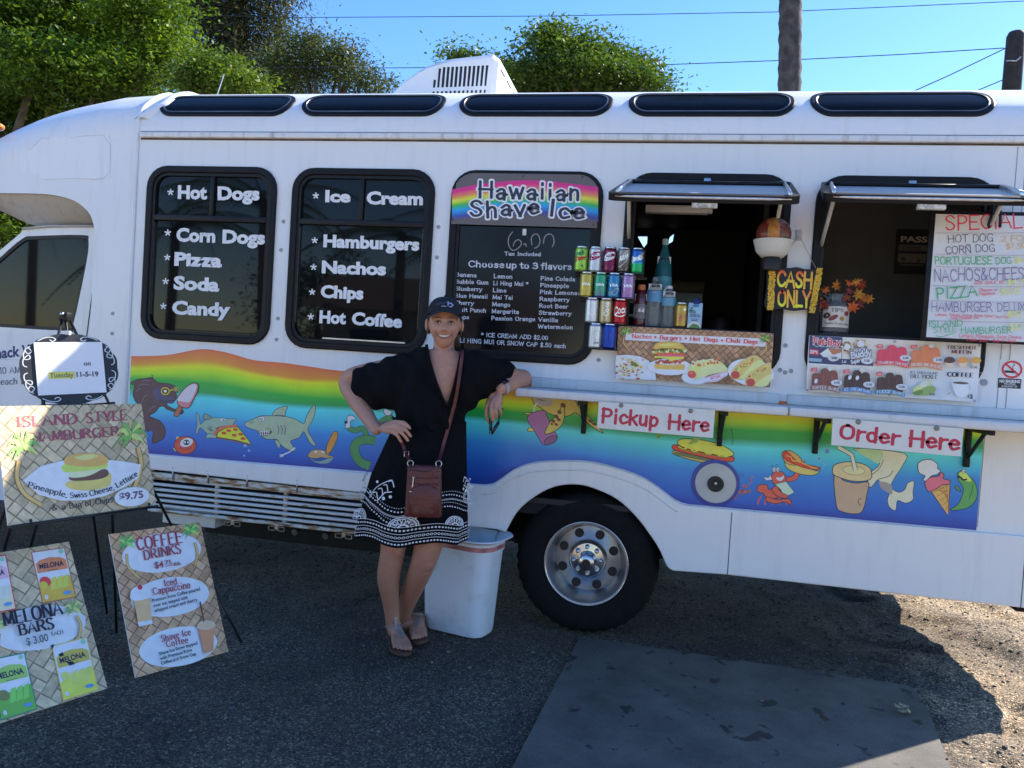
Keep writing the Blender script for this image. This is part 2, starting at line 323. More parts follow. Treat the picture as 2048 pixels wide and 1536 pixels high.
# ------------------------------------------------------------------ flat print laid on a surface
class Pic:
    """flat artwork collected in one mesh; fn(x, y, off) maps artwork coordinates to space (off = metres in front)"""
    def __init__(s, fn, step=.0002, base=.0004): s.fn = fn; s.mb = MB(); s.off = base; s.step = step
    def _tri(s, pts):
        vs = [Vector((p[0], p[1],0)) for p in pts]
        return tessellate_polygon([vs])
    def poly(s, pts, col, smooth=False, n=4):
        if smooth: pts = catmull(pts, n, True)
        s.off += s.step; v = [s.fn(p[0], p[1], s.off) for p in pts]; s.mb.add(v,[tuple(t) for t in s._tri(pts)], col); return s
    def out(s, pts, col, line=(.01,.01,.012), w=3., smooth=True, n=4):           # filled shape with dark outline
        P = catmull(pts, n, True) if smooth else pts
        s.poly(P, col); s.line(list(P) + [P[0]], line, w); return s
    def line(s, pts, col, w=2., smooth=False, n=5, taper=False):
        if smooth: pts = catmull(pts, n)
        s.off += s.step; L = []; m = len(pts)
        for i, p in enumerate(pts):
            a = pts[max(i - 1,0)]; b = pts[min(i + 1, m - 1)]; tx, ty = b[0] - a[0], b[1] - a[1]; l = math.hypot(tx, ty) or 1
            hw = w / 2 * (math.sin(math.pi * (i + .15) / (m - .7)) if taper else 1)
            L += [(p[0] - ty / l * hw, p[1] + tx / l * hw),(p[0] + ty / l * hw, p[1] - tx / l * hw)]
        s.mb.add([s.fn(p[0], p[1], s.off) for p in L],[(2 * i,2 * i + 1,2 * i + 3,2 * i + 2) for i in range(m - 1)], col); return s
    def ell(s, cx, cy, rx, ry, col, rot=0., n=24, line=None, w=2.):
        c, q = math.cos(rot), math.sin(rot); pts = [(cx + rx * math.cos(a) * c - ry * math.sin(a) * q, cy + rx * math.cos(a) * q + ry * math.sin(a) * c) for a in [2 * math.pi * k / n for k in range(n)]]
        s.poly(pts, col)
        if line: s.line(pts + [pts[0]], line, w)
        return s
    def text(s, txt, x0, y0, x1, y1, h, col, style='sans', bold=.03, wt=.15, ital=0., arc=0., up=None, outline=None, ow=.1, spacing=None, wave=None, jitter=0., grad=None, seed=1):
        """baseline runs from (x0,y0) to (x1,y1); cap height h in artwork units; text is fitted to that length"""
        if style == 'sans': V, F, W = sans(txt, bold,1., ital); LY = [0] * len(F)
        else: V, F, LY, W = stroke_text(txt, wt, style, spacing if spacing is not None else .1, wave, jitter, seed)
        dx, dy = x1 - x0, y1 - y0; L = math.hypot(dx, dy); ux, uy = dx / L, dy / L; nx, ny = (uy,-ux) if up is None else up
        def put(off):
            out = []
            for (a, b) in V:
                t = a / W; arcv = arc * (1 - (2 * t - 1) ** 2)
                out.append((x0 + ux * L * t + nx * (b * h + arcv), y0 + uy * L * t + ny * (b * h + arcv)))
            return out
        if outline:
            V0 = V
            if style != 'sans':
                V, F2, LY2, W2 = stroke_text(txt, wt + ow * 2, style, spacing if spacing is not None else .1, wave, jitter, seed)
                self_P = [(x0 + ux * L * a / W + nx * (b * h + arc * (1 - (2 * a / W - 1) ** 2)), y0 + uy * L * a / W + ny * (b * h + arc * (1 - (2 * a / W - 1) ** 2))) for a, b in V]
                for ly in sorted(set(LY2)):
                    s.off += s.step; fs = [f for f, q in zip(F2, LY2) if q == ly]; idx = sorted({i for f in fs for i in f}); mp = {i: k for k, i in enumerate(idx)}
                    s.mb.add([s.fn(*self_P[i], s.off) for i in idx],[tuple(mp[i] for i in f) for f in fs], outline)
                V = V0
        P = put(0)
        for ly in sorted(set(LY)):
            s.off += s.step; fs = [f for f, q in zip(F, LY) if q == ly]; idx = sorted({i for f in fs for i in f}); mp = {i: k for k, i in enumerate(idx)}
            if grad:
                for f in fs:
                    t = sum(V[i][1] for i in f) / len(f); t = min(1, max(0, t)); c = tuple(lerp(grad[0][k], grad[1][k], t) for k in range(3))
                    s.mb.add([s.fn(*P[i], s.off) for i in f],[tuple(range(len(f)))], c)
            else: s.mb.add([s.fn(*P[i], s.off) for i in idx],[tuple(mp[i] for i in f) for f in fs], col)
        return s
    def build(s, name, parent=None, m=None): return s.mb.build(name, m or M_PRINT, parent)

def wallfn(ox=0, oy=0, sc=1., Y=0.):
    """artwork given in (zoomed) photo pixels, laid on the plane y = Y of the bus side"""
    def fn(x, y, off):
        p = at(ox + x / sc, oy + y / sc, Y); return (p.x, Y - off, p.z)
    return fn
def boardfn(ox, oy, sc, P0, n):
    """artwork in photo pixels laid on a board through P0 with unit normal n"""
    P0 = np.array(P0); n = np.array(n)
    def fn(x, y, off):
        d = ray(ox + x / sc, oy + y / sc); t = (P0 - CAMP) @ n / (d @ n); return tuple(CAMP + d * t + n * off)
    return fn
M_PRINT = attr_mat('printed_ink', rough=.45, noise=.06, nscale=25)
M_VINYL = attr_mat('printed_vinyl', rough=.32, noise=.05, nscale=9)
M_BLACK = mat('black_rubber',(.012,.012,.013),.55, noise=.3, nscale=12)
M_METAL = mat('bare_metal',(.55,.55,.56),.3,1., noise=.2, nscale=20)
M_CHROME = mat('chrome',(.8,.8,.82),.08,1.)
M_BLKMETAL = mat('black_painted_metal',(.012,.012,.014),.45, spec=.25, noise=.3, nscale=25)
BUSW = dirty_white('white_bus_paint',(.81,.81,.80),(.71,.70,.68))
M_GLASS = mat('tinted_glass',(.005,.006,.007),.025, spec=.32, ior=1.38)
# ================================================================== the bus
XF, XR, BW = -3.02,1.96,2.36
BUS = thing('snack_bus',(0,1.18,0), 'white shuttle bus turned into a snack wagon with a rainbow sea mural', 'bus')
def px2(pts, Y=0.): return [(at(x, y, Y).x, at(x, y, Y).z) for x, y in pts]
PROF = catmull([(0,2.53),(0,2.60),(.02,2.675),(.075,2.745),(.2,2.835),(.4,2.885),(1.18,2.935)],6)
PLEN = [0.]
for a, b in zip(PROF, PROF[1:]): PLEN.append(PLEN[-1] + math.hypot(b[0] - a[0], b[1] - a[1]))
def prof(a):
    y = interp(a, PLEN,[p[0] for p in PROF]); z = interp(a, PLEN,[p[1] for p in PROF])
    y2 = interp(a + .01, PLEN,[p[0] for p in PROF]); z2 = interp(a + .01, PLEN,[p[1] for p in PROF]); t = Vector((0, y2 - y, z2 - z))
    n = Vector((0,-t.z, t.y)).normalized() if t.length > 1e-6 else Vector((0,0,1)); return Vector((0, y, z)), n
WIN = [(-2.952,-2.150),(-2.058,-1.246),(-1.156,-.362),(-.250,.542),(.652,1.442)]
WZ0, WZ1, WR = 1.392,2.372,.125
flare = px2([(940,968),(981,969),(1003,957),(1030,938),(1068,925),(1131,921),(1186,924),(1241,938),(1287,955),(1323,979),(1350,1000),(1372,1009)])
arch = px2([(1012,1063),(1036,1022),(1071,992),(1109,973),(1148,968),(1186,975),(1235,998),(1273,1033),(1304,1074),(1320,1100),(1334,1131),(1346,1140)])
flare = catmull(flare,4); arch = catmull(arch,4)
ZM = .742
# side wall with the five openings
mid = [((a[0]), a[1] - .05) for a in flare if a[1] > .78]
outer = [(XF,2.545),(XR - .09,2.545),(XR - .09,.70),(mid[-1][0],.70)] + mid[::-1] + [(mid[0][0],.70),(XF,.70)]
wall = plate('side_wall', outer,[rrect(a + .02, b - .02, WZ0 + .02, WZ1 - .02, WR - .02) for a, b in WIN],0.,.03, BUSW, BUS)
far = plate('far_side_wall',[(XF,2.545),(XR - .09,2.545),(XR - .09,.42),(XF,.42)],[[(at(x, y, BW).x, at(x, y, BW).z) for x, y in q] for q in ([(1275,473),(1295,473),(1294,488),(1288,496)],[(1335,490),(1340,474),(1348,468),(1345,484)])], BW - .03, BW, BUSW, BUS)
# roof shell
def roof_grid(mb, xs, T, lo=0):
    P = PROF[lo:]; full = P + [(BW - y, z) for y, z in P[::-1][1:]]
    rings = [[(x, y, z + T(x)) for y, z in full] for x in xs]
    mb.loft(rings, False, False, closed=False)
mb = MB(); roof_grid(mb,[XF,-1.5,0,1.2, XR - .09], lambda x: 0.); roof = mb.build('roof', BUSW, BUS, True)
# rear corner: rounded column and rear wall
mb = MB(); rings = []
for k in range(9):
    a = math.radians(90 * k / 8); x = XR - .09 + .09 * math.sin(a); y = .09 - .09 * math.cos(a)
    rings.append([(x, y, z) for z in (.412,.70,2.545,2.62)] + [(x - .02 * i, y + .05 * i ** 1.3,2.62 + .075 * i) for i in range(1,4)])
rings.append([(XR, BW - .09, z) for z in (.412,.70,2.545,2.62)] + [(XR - .02 * i, BW - .09 - .05 * i ** 1.3,2.62 + .075 * i) for i in range(1,4)])
rings.append([(XR - .09, BW, z) for z in (.412,.70,2.545,2.62)] + [(XR - .09, BW - .06 * i,2.62 + .075 * i) for i in range(1,4)])
mb.loft(rings, False, False, closed=False); mb.add([(XR - .02,.1,2.83),(XR - .02, BW - .1,2.83),(XR - .09, BW - .2,2.87),(XR - .09,.2,2.87)],[(0,1,2,3)])
mb.build('rear_wall', BUSW, BUS, True,40)
# rain gutter
mb = MB(); mb.bbox(XF + .01, XR - .08,-.022,.004,2.528,2.560,.008); mb.build('rain_gutter', dirty_white('gutter_white',(.74,.74,.73),(.33,.24,.16)), BUS, True,40)
mb = MB(); mb.box(XF + .01, XR - .09,-.003,.002,2.519,2.527); mb.box(XF + .01, XR - .09,-.004,.002,2.562,2.566); mb.build('gutter_sealant', mat('old_sealant',(.08,.06,.05),.8, noise=.7, nscale=9), BUS)
# panel joints on the wall
mb = MB()
for xx, z0, z1 in ((1.508,1.30,2.515),(1.545,1.30,2.515),(1.468,.76,1.215)): mb.box(xx, xx + .003,-.0015,.001, z0, z1)
mb.build('panel_seam', mat('seam_grey',(.30,.30,.31),.7), BUS)
# lower skirt with wheel flare
top = px2([(300,908),(725,944.5)]) + flare + [(XR - .06, ZM)]
skirt = top + [(XR - .06,.412),(.366,.412)] + arch[::-1] + [(-.80,.515),(-1.50,.515),(-1.50,.636),(-2.84,.647)]
plate('lower_skirt', skirt,[],-.022,.02, BUSW, BUS, bevel=.007, smooth_angle=50)
ridge = [(p[0], p[1] - .045) for p in flare[3:-3]]
mb = MB(); mb.tube([(p[0],-.021, p[1]) for p in ridge],.006,8); mb.build('wheel_arch_ridge', BUSW, BUS, True)
mb = MB()
mat('joint_dark',(.06,.06,.065),.8)
for xx in (.366,1.667): mb = MB(); mb.box(xx, xx + .004,-.0228,-.021,.414, ZM - .02); mb.build('skirt_joint', mat('joint_dark'), BUS)
# wheel house, floor and chassis
M_UNDER = mat('underbody_black',(.012,.012,.012),.8, noise=.4, nscale=10)
mb = MB(); mb.loft([[(-.35 + .47 * math.cos(a), y,.37 + .46 * math.sin(a)) for a in [math.pi * k / 14 for k in range(15)]] for y in (.012,.62)], False, False, closed=False)
mb.box(-.82,.14,.62,.64,.3,.84); mb.build('wheel_house', M_UNDER, BUS, True)
mb = MB(); mb.box(XF, XR - .08,.06, BW - .04,.60,.66)
mb.box(XF, XR - .1,.55,.63,.42,.60); mb.box(XF, XR - .1,1.73,1.81,.42,.60); mb.box(-.42,-.25,.3,2.06,.32,.42); mb.box(-.9,.15,.66,.72,.30,.60); mb.build('floor', M_UNDER, BUS)
mb = MB(); mb.tube([(-.33,.35,.37),(-.33,2.0,.37)],.06,12); mb.sphere((-.33,1.18,.37),(.17,.13,.17)); mb.box(.22,1.42,.75,1.95,.30,.60); mb.tube([(-1.4,.95,.38),(1.2,.9,.42)],.035); mb.build('axle_and_tank', M_UNDER, BUS, True,40)
mb = MB(); mb.bbox(1.70,1.93,.1, BW - .1,.36,.44,.01); mb.build('rear_bumper', M_BLKMETAL, BUS, True,30)

# ---- rear dual wheel
M_TYRE = mat('tyre_rubber',(.0065,.0065,.007),.8, noise=.35, nscale=30, bump=.3, bscale=90, spec=.25)
M_RIM = mat('rim_steel',(.42,.43,.45),.34,.85, noise=.15, nscale=14)
def tyre_mesh(c, y0, y1, R, ri):
    mb = MB(); n = 160; w = y1 - y0
    pr = [(ri, y0 + .018,0),(ri + .015, y0 + .008,0),(ri + .03, y0 + .004,0),(R * .80, y0,0),(R * .90, y0 + .008,0),(R * .955, y0 + .022,.0),(R * .985, y0 + .036,.006),(R * .997, y0 + .052,.006),(R, y0 + w * .5,0),(R * .99, y1 - .04,0),(R * .93, y1 - .015,0),(R * .8, y1,0),(ri, y1 - .02,0)]
    rings = [[(c[0] + (r - (nt if (k // 2) % 2 else 0)) * math.cos(2 * math.pi * k / n), y, c[2] + (r - (nt if (k // 2) % 2 else 0)) * math.sin(2 * math.pi * k / n)) for k in range(n)] for r, y, nt in pr]
    mb.loft(rings, False, False); return mb
def wheel(c, ysign=1, near=True):
    R = c[2]; y0 = .035
    w = tyre_mesh(c, y0, y0 + .215, R,.212).build('wheel', M_TYRE, BUS, True,35)
    mb = MB(); cc = (c[0],0, c[2])
    mb.lathe([(.214,.055),(.219,.046),(.216,.040),(.206,.041),(.199,.052),(.196,.075),(.186,.10),(.178,.16),(.172,.166),(.105,.150),(.100,.146),(.098,.140),(.098,.17)], cc, 'Y',64)
    mb.build('rim', M_RIM, w, True,50)
    mb = MB(); mb.lathe([(.2205,.047),(.2185,.0385),(.2135,.0375),(.2115,.042)], cc, 'Y',64); mb.build('rim_edge', mat('polished_rim',(.62,.63,.66),.2,1., noise=.1), w, True)
    for k in range(8):
        a = math.radians(22.5 + 45 * k); mb = MB(); mb.lathe([(.0245,.160),(.0242,.1518),(.0235,.1512),(.0005,.1512)],(c[0] + .143 * math.cos(a),0, c[2] + .143 * math.sin(a)), 'Y',20)
        mb.build('rim_hole_disc', M_BLACK, w, True,30)  # black disc on the rim face, painted for the dark of an open hole
    mb = MB(); mb.lathe([(.100,.139),(.094,.128),(.088,.124),(.086,.128)], cc, 'Y',48); mb.lathe([(.086,.1275),(.05,.122),(.046,.10),(.044,.07),(.040,.052),(.03,.047),(.001,.045)], cc, 'Y',48)
    mb.build('hub_cap', mat('dull_chrome',(.58,.58,.58),.2,1., noise=.15), w, True,40)
    mb = MB(); mb.lathe([(.0225,.0445),(.0215,.0425),(.001,.0422)], cc, 'Y',24); mb.build('hub_badge', M_BLACK, w, True,40)
    for k in range(8):
        a = math.radians(45 * k + 4); mb = MB(); mb.lathe([(.0135,.126),(.0125,.112),(.0095,.098),(.004,.095),(.001,.0945)],(c[0] + .070 * math.cos(a),0, c[2] + .070 * math.sin(a)), 'Y',12); mb.build('lug_nut', M_METAL, w, True,40)
wheel((-.332,0,.373))
tyre_mesh((-.332,0,.372),.30,.51,.372,.21).build('inner_wheel', M_TYRE, BUS, True,35)
for yy in (1.86,2.12): tyre_mesh((-.332,0,.372), yy, yy + .2,.372,.0).build('far_wheel', M_TYRE, BUS, True,35)

# ---- louvred side box
def rusty(name):
    m = mat(name,(.60,.60,.58),.5); nt = m.node_tree; b = bsdf_of(m); N = nt.nodes.new; L = nt.links.new
    tc = N('ShaderNodeTexCoord'); mp = N('ShaderNodeMapping'); mp.inputs['Scale'].default_value = (3.2,3,16); n = N('ShaderNodeTexNoise'); n.inputs['Scale'].default_value = 2.6; n.inputs['Detail'].default_value = 9; n.inputs['Roughness'].default_value = .7
    r = N('ShaderNodeValToRGB'); e = r.color_ramp.elements; e[0].position = .44; e[0].color = (.62,.62,.60,1); e[1].position = .66; e[1].color = (.05,.022,.012,1)
    k = e.new(.50); k.color = (.50,.40,.26,1); k = e.new(.57); k.color = (.22,.09,.04,1)
    L(tc.outputs['Object'], mp.inputs[0]); L(mp.outputs[0], n.inputs['Vector']); L(n.outputs['Fac'], r.inputs[0]); L(r.outputs[0], b.inputs['Base Color']); return m
M_RUST = rusty('rust_streaked_white'); M_SLAT = rusty('lightly_rusted_white'); M_SLAT.node_tree.nodes['Color Ramp'].color_ramp.elements[0].position = .60
for el, p in zip(M_SLAT.node_tree.nodes['Color Ramp'].color_ramp.elements,(.56,.62,.68,.76)): el.position = p
lv = MB(); lv.box(-2.86,-1.50,.10,.12,.40,.645); lv.box(-2.86,-2.85,-.005,.12,.40,.645); louvre = lv.build('louvre_box', M_UNDER, BUS)
mb = MB(); mb.bbox(-2.845,-1.505,-.012,.02,.590,.632,.004); mb.build('louvre_top_rail', M_RUST, louvre, True,30)
mb = MB(); mb.bbox(-2.845,-1.505,-.016,.01,.405,.424,.004); mb.build('louvre_bottom_rail', M_RUST, louvre, True,30)
for i in range(5):
    z = .556 - i * .030; mb = MB(); mb.bbox(-2.845,-1.505,-.012,.012, z, z + .0165,.005); mb.build('louvre_slat', M_SLAT, louvre, True,30)
for xx in (-2.44,-2.02):
    mb = MB(); mb.box(xx, xx + .022,.008,.03,.41,.60); mb.build('louvre_upright', M_RUST, louvre)
for xx in (-2.69,-2.47,-2.23,-1.93):
    mb = MB(); mb.tube([(xx,-.0245,.652),(xx,-.0165,.632),(xx,-.0165,.600)],.004,6); mb.sphere((xx,-.024,.668),.004,8,6); mb.build('louvre_hook', M_METAL, louvre, True)
for xx in (-2.33,-2.06,-1.66):
    mb = MB()
    for dx in (-.05,.008): mb.box(xx + dx, xx + dx + .042,.02,.035,.388,.391); mb.box(xx + dx, xx + dx + .042,.02,.035,.366,.369); mb.box(xx + dx, xx + dx + .004,.02,.035,.366,.391); mb.box(xx + dx + .038, xx + dx + .042,.02,.035,.366,.391)
    mb.box(xx - .01, xx + .01,.02,.034,.374,.42); mb.build('step_bracket', M_METAL, louvre)
mb = MB(); mb.bbox(-2.80,-2.46,.06,.30,.33,.42,.006); mb.build('under_step', BUSW, BUS, True,30)
mb = MB(); mb.tube([(-1.95,.12,.385),(-1.95,.02,.37)],.018,12); mb.build('drain_pipe', M_METAL, BUS, True,40); mb = MB(); mb.tube([(-1.78,.3,.40),(-1.78,.05,.36)],.018,12); mb.build('drain_pipe', M_METAL, BUS, True,40)
mb = MB(); mb.box(-2.8,-1.3,.5,.52,.18,.60); mb.build('frame_rail', M_UNDER, BUS)

# ---- front cap over the cab
sx = [(330,190),(240,197),(160,214),(100,232),(40,258),(0,279),(-50,312),(-100,355),(-140,400)]
TX = [at(x, y,.2) for x, y in sx]; TXx = [p.x for p in TX][::-1]; TXz = [p.z - 2.838 for p in TX][::-1]
def Tcap(x): return interp(x, TXx, TXz) if x < TXx[-1] else 0.
xs = [XF - (XF - TXx[0] - .02) * k / 22 for k in range(23)]
cut = catmull(px2([(-90,390),(-40,387),(0,386),(60,387),(100,389),(140,398),(165,412),(182,432),(190,460)]),4)
mb = MB(); roof_grid(mb, xs, Tcap); mb.build('cab_cap_roof', BUSW, BUS, True)
contour = [(x,2.53 + Tcap(x)) for x in xs]                        # right -> left
XC = cut[-1][0]
cap_outer = contour + [c for c in cut if c[0] > contour[-1][0]] + [(XC,1.0),(XC,.50),(-2.845,.50),(-2.845,.70),(XF - .001,.72)]
plate('cab_cap_side', cap_outer,[],-.002,.03, BUSW, BUS)
mb = MB(); cc = [c for c in cut if c[0] > contour[-1][0] - .2]
ie = [at(x, y,.17) for x, y in ((-90,372),(-40,400),(0,421),(62,450),(190,452))]; iz = lambda x, z: min(z - .004, interp(x,[p.x for p in ie],[p.z for p in ie]))
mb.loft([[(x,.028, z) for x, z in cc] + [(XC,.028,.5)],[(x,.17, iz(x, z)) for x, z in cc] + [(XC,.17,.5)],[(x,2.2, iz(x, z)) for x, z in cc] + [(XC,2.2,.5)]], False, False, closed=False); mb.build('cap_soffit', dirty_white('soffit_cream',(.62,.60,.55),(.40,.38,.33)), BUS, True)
# pillar seam and raised rib where the cap meets the body
mb = MB(); mb.tube([(XF - .012 + .0 * k, p[0] - .004, p[1]) for k, p in enumerate([(0,.75),(0,1.2),(0,2.4)] + PROF[6:])],.012,8); mb.build('cap_joint_moulding', BUSW, BUS, True)
mb = MB(); rr = []
for i,(y, z) in enumerate(PROF[9:]):
    tt = i / (len(PROF) - 10); n = prof(PLEN[9 + i])[1]; x0 = XF + .0 + min(.10,.35 * tt)
    h = .018; rr.append([(x0 - .045, y - n.y * .002, z - n.z * .002),(x0 - .02, y + n.y * h, z + n.z * h),(x0 + .02, y + n.y * h, z + n.z * h),(x0 + .05, y - n.y * .002, z - n.z * .002)])
mb.loft(rr, False, False, closed=False); mb.build('cap_rib', BUSW, BUS, True)
# patched square on the cap
patch = catmull(px2([(45,300),(62,300),(85,276),(120,274),(205,271),(220,280),(221,345),(205,358),(90,359),(80,348),(44,341)]),4, True)
plate('cover_patch', patch,[],-.0035,-.0015, dirty_white('patch_white',(.84,.84,.83),(.70,.70,.68)), BUS)
ppx = [(90,359),(110,358),(150,357),(190,359),(207,357),(219,345),(221,290),(208,271),(180,271),(140,276),(100,277),(84,276),(62,300)]
pc = Pic(wallfn(Y=-.0036)); 
for a, b in zip(ppx, ppx[1:]):
    if random.random() < .6: pc.line([a,((a[0] + b[0]) / 2 + random.uniform(-2,2),(a[1] + b[1]) / 2 + random.uniform(-1,1)), b],(.50,.48,.46),.6)
setp(pc.build('patch_edge_grime', BUS), kind='stuff')
# marker light
ml = at(2,257,.1); mb = MB(); mb.sphere((ml.x - .02,.06, ml.z),(.075,.05,.028)); mb.build('marker_light', mat('amber_lens',(.75,.22,.02),.2, coat=.5), BUS, True)

# ---- cab: door, pillar, hood
YD = .12
dpx = lambda pts: px2(pts, YD)
door = dpx([(-60,560),(-5,505),(52,457),(190,452),(190,1000),(-60,1000)]); door = [(door[0][0] - .25, door[0][1] - .3)] + door + [(door[0][0] - .25, door[-1][1])]
dwin = catmull(dpx([(-80,650),(-70,585),(0,515),(45,477),(70,472),(165,470),(177,480),(172,530),(145,655),(135,662),(-60,650)]),3, True)
plate('cab_door', door,[dwin], YD, YD + .04, BUSW, BUS)
dw = plate('cab_window', dwin,[], YD + .012, YD + .02, M_GLASS, BUS)
dwi = [(lerp(-3.75, x,.95), lerp(1.68, z,.93)) for x, z in dwin]
plate('window_seal', dwin,[dwi], YD + .004, YD + .0115, M_BLACK, dw)
mb = MB(); p0 = at(193,540,.1); p1 = at(170,700,.1); p2 = at(168,820,.1)
mb.tube([at(190,545, YD - .001), at(171,690, YD - .001), at(169,1000, YD - .001)],.003,6); mb.build('door_gap', mat('joint_dark'), BUS)
mb = MB(); mb.tube([at(45,457, YD - .01), at(100,452, YD - .01), at(190,452, YD - .01)],.007,8); mb.build('drip_rail', dirty_white('grimy_rail',(.5,.48,.44),(.12,.09,.07)), BUS, True)
mb = MB(); mb.loft([[(x, y, z) for x, z in ((-5.45,.55),(-5.45,1.05),(-5.2,1.16),(-4.25,1.32),(-3.5,1.36),(-3.4,.5))] for y in (.2, BW - .2)]); mb.build('hood', BUSW, BUS, True,30)
mb = MB(); mb.loft([[(-4.28, y,1.33),(-3.72, y,2.02),(-3.3, y,2.04),(-3.3, y,1.3)] for y in (YD + .06, BW - YD - .06)]); mb.build('cab_shell', mat('cab_dark_glass',(.01,.011,.012),.05), BUS)
fw = tyre_mesh((-4.68,0,.372),.14,.36,.372,.0); fw.build('front_wheel', M_TYRE, BUS, True,35)
mb = MB(); mb.bbox(-5.6,-5.42,.1, BW - .1,.42,.62,.02); mb.build('front_bumper', M_CHROME, BUS, True,30)
# door lettering
NAVY = (.012,.03,.16); zl = zoomer(0,180,2.4)
pc = Pic(wallfn(0,180,2.4, YD)); 
pc.text('Snack W',-48,1293,178,1268,52, NAVY, 'sans',.035, ital=.1)
pc.line([(-40,1294),(160,1296)],(.45,.5,.6),2)
pc.text('10 AM',0,1362,100,1358,30,(.05,.07,.16), 'serif', wt=.13); pc.text('Beach',-20,1415,85,1412,30,(.05,.07,.16), 'serif', wt=.13); pc.text('P',105,1412,125,1411,30,(.05,.07,.16), 'serif', wt=.13)
pc.build('door_lettering', BUS)

# ---- windows
M_FRAME = mat('window_rubber',(.009,.009,.010),.42, noise=.25, nscale=14, spec=.2)
M_TXTW = mat('white_vinyl_letters',(.80,.80,.80),.45, noise=.05, nscale=30)
def win_frame(i, w=.038):
    a, b = WIN[i]; f = plate('window', rrect(a, b, WZ0, WZ1, WR),[rrect(a + w, b - w, WZ0 + w, WZ1 - w, WR - w)],-.016,.035, M_FRAME, BUS, bevel=.006, smooth_angle=50)
    plate('window_inner_frame', rrect(a + w - .004, b - w + .004, WZ0 + w - .004, WZ1 - w + .004, WR - w),[rrect(a + w + .016, b - w - .016, WZ0 + w + .016, WZ1 - w - .016, WR - w - .014)],-.006,.03, M_BLKMETAL, f)
    return f
for i in (0,1):
    a, b = WIN[i]; f = win_frame(i); zb = 2.085; w = .05
    up = [p for p in rrect(a + w, b - w, zb + .012, WZ1 - w,.085) ]; 
    xm = a + (.405 if i == 0 else .40)
    plate('upper_pane',[(a + w, zb + .01)] + [(a + w, WZ1 - w - .08),(a + w + .03, WZ1 - w - .02),(a + w + .08, WZ1 - w),(xm - .013, WZ1 - w),(xm - .013, zb + .01)],[],.010,.016, M_GLASS, f)
    plate('upper_pane',[(xm + .013, zb + .01),(xm + .013, WZ1 - w),(b - w - .08, WZ1 - w),(b - w - .03, WZ1 - w - .02),(b - w, WZ1 - w - .08),(b - w, zb + .01)],[],.014,.020, M_GLASS, f)
    plate('lower_pane',[(a + w, zb - .01),(a + w, WZ0 + w + .08),(a + w + .03, WZ0 + w + .02),(a + w + .08, WZ0 + w),(b - w - .08, WZ0 + w),(b - w - .03, WZ0 + w + .02),(b - w, WZ0 + w + .08),(b - w, zb - .01)],[],.012,.018, M_GLASS, f)
    mb = MB(); mb.bbox(a + w - .008, b - w + .008,-.008,.024, zb - .018, zb + .014,.004); mb.bbox(xm - .012, xm + .012,-.002,.022, zb + .014, WZ1 - w + .006,.003); mb.build('window_bar', M_BLKMETAL, f, True,30)
    mb = MB(); mb.box(a + .22, b - .12,-.0005,.006, WZ0 + .058, WZ0 + .0655); mb.build('sill_strip', M_METAL if i else M_BLKMETAL, f)
    for sgn in (0,1):
        mb = MB(); xx = a + w + .004 if sgn == 0 else b - w - .004; mb.box(xx - .002, xx + .002,-.001,.01, WZ0 + .14, zb - .03); mb.build('bright_edge', M_METAL, f)
    pc = Pic(wallfn(270,320,3.2508,.008)); T = (.80,.80,.80)
    L0 = [('*',213,232,250,234,50),('Hot',278,248,468,252,88),('Dogs',537,256,810,258,88),('*',195,495,232,498,50),('Corn',268,525,522,533,88),('Dogs',568,537,845,545,88),
          ('*',193,655,228,657,48),('Pizza',255,682,565,695,88),('*',182,810,218,812,48),('Soda',250,837,548,852,88),('*',168,972,202,974,48),('Candy',240,998,618,1014,88)]
    L1 = [('*',1158,255,1195,257,50),('Ice',1237,270,1402,272,78),('Cream',1505,284,1872,290,84),('*',1150,545,1188,547,50),('Hamburgers',1224,562,1848,586,82),('*',1143,718,1180,720,48),('Nachos',1214,732,1632,746,82),
          ('*',1132,880,1172,882,48),('Chips',1206,890,1484,904,82),('*',1124,1040,1163,1042,48),('Hot',1198,1056,1370,1064,82),('Coffee',1408,1066,1735,1088,82)]
    for t, x0, y0, x1, y1, h in (L0, L1)[i]:
        if t == '*':
            cx, cy = (x0 + x1) / 2, y0 - h * .45
            for k in range(5):
                an = math.radians(90 + 72 * k); pc.line([(cx, cy),(cx + 21 * math.cos(an), cy - 21 * math.sin(an))], T,9)
        else: pc.text(t, x0, y0, x1, y1, h * .96, T, 'sans',.047)
        pc.build('window_lettering', f, M_TXTW); pc = Pic(wallfn(270,320,3.2508,.008))
# shave ice window: black menu board and rainbow header
f = win_frame(2); a, b = WIN[2]; w = .045
plate('menu_pane', rrect(a + w, b - w, WZ0 + w, WZ1 - w,.09),[],.004,.012, mat('gloss_black_board',(.007,.007,.009),.12, spec=.3), f)
zhb = at(1040,453).z
hdr = [p for p in rrect(a + .012, b - .02, zhb, WZ1 - .018,.11) if p[1] > zhb + .2]
hdr = [(a + .012, zhb),(b - .02, zhb)] + hdr
plate('rainbow_header', hdr,[],-.020,-.0165, mat('header_charcoal', ph(72,74,84),.4), f)
pc = Pic(wallfn(880,330,3.7472,-.0202))
bands = [(ph(150,40,120),0),(ph(185,35,120),.12),(ph(225,110,80),.28),(ph(225,215,60),.42),(ph(40,150,70),.58),(ph(30,130,210),.76),(ph(45,60,150),.95),(ph(70,72,90),1.08)]
xs_ = [86,250,420,620,820,1000,1188]; yt = [185,150,128,112,120,142,165]; yb = [400,380,365,355,368,378,408]
nB = 28
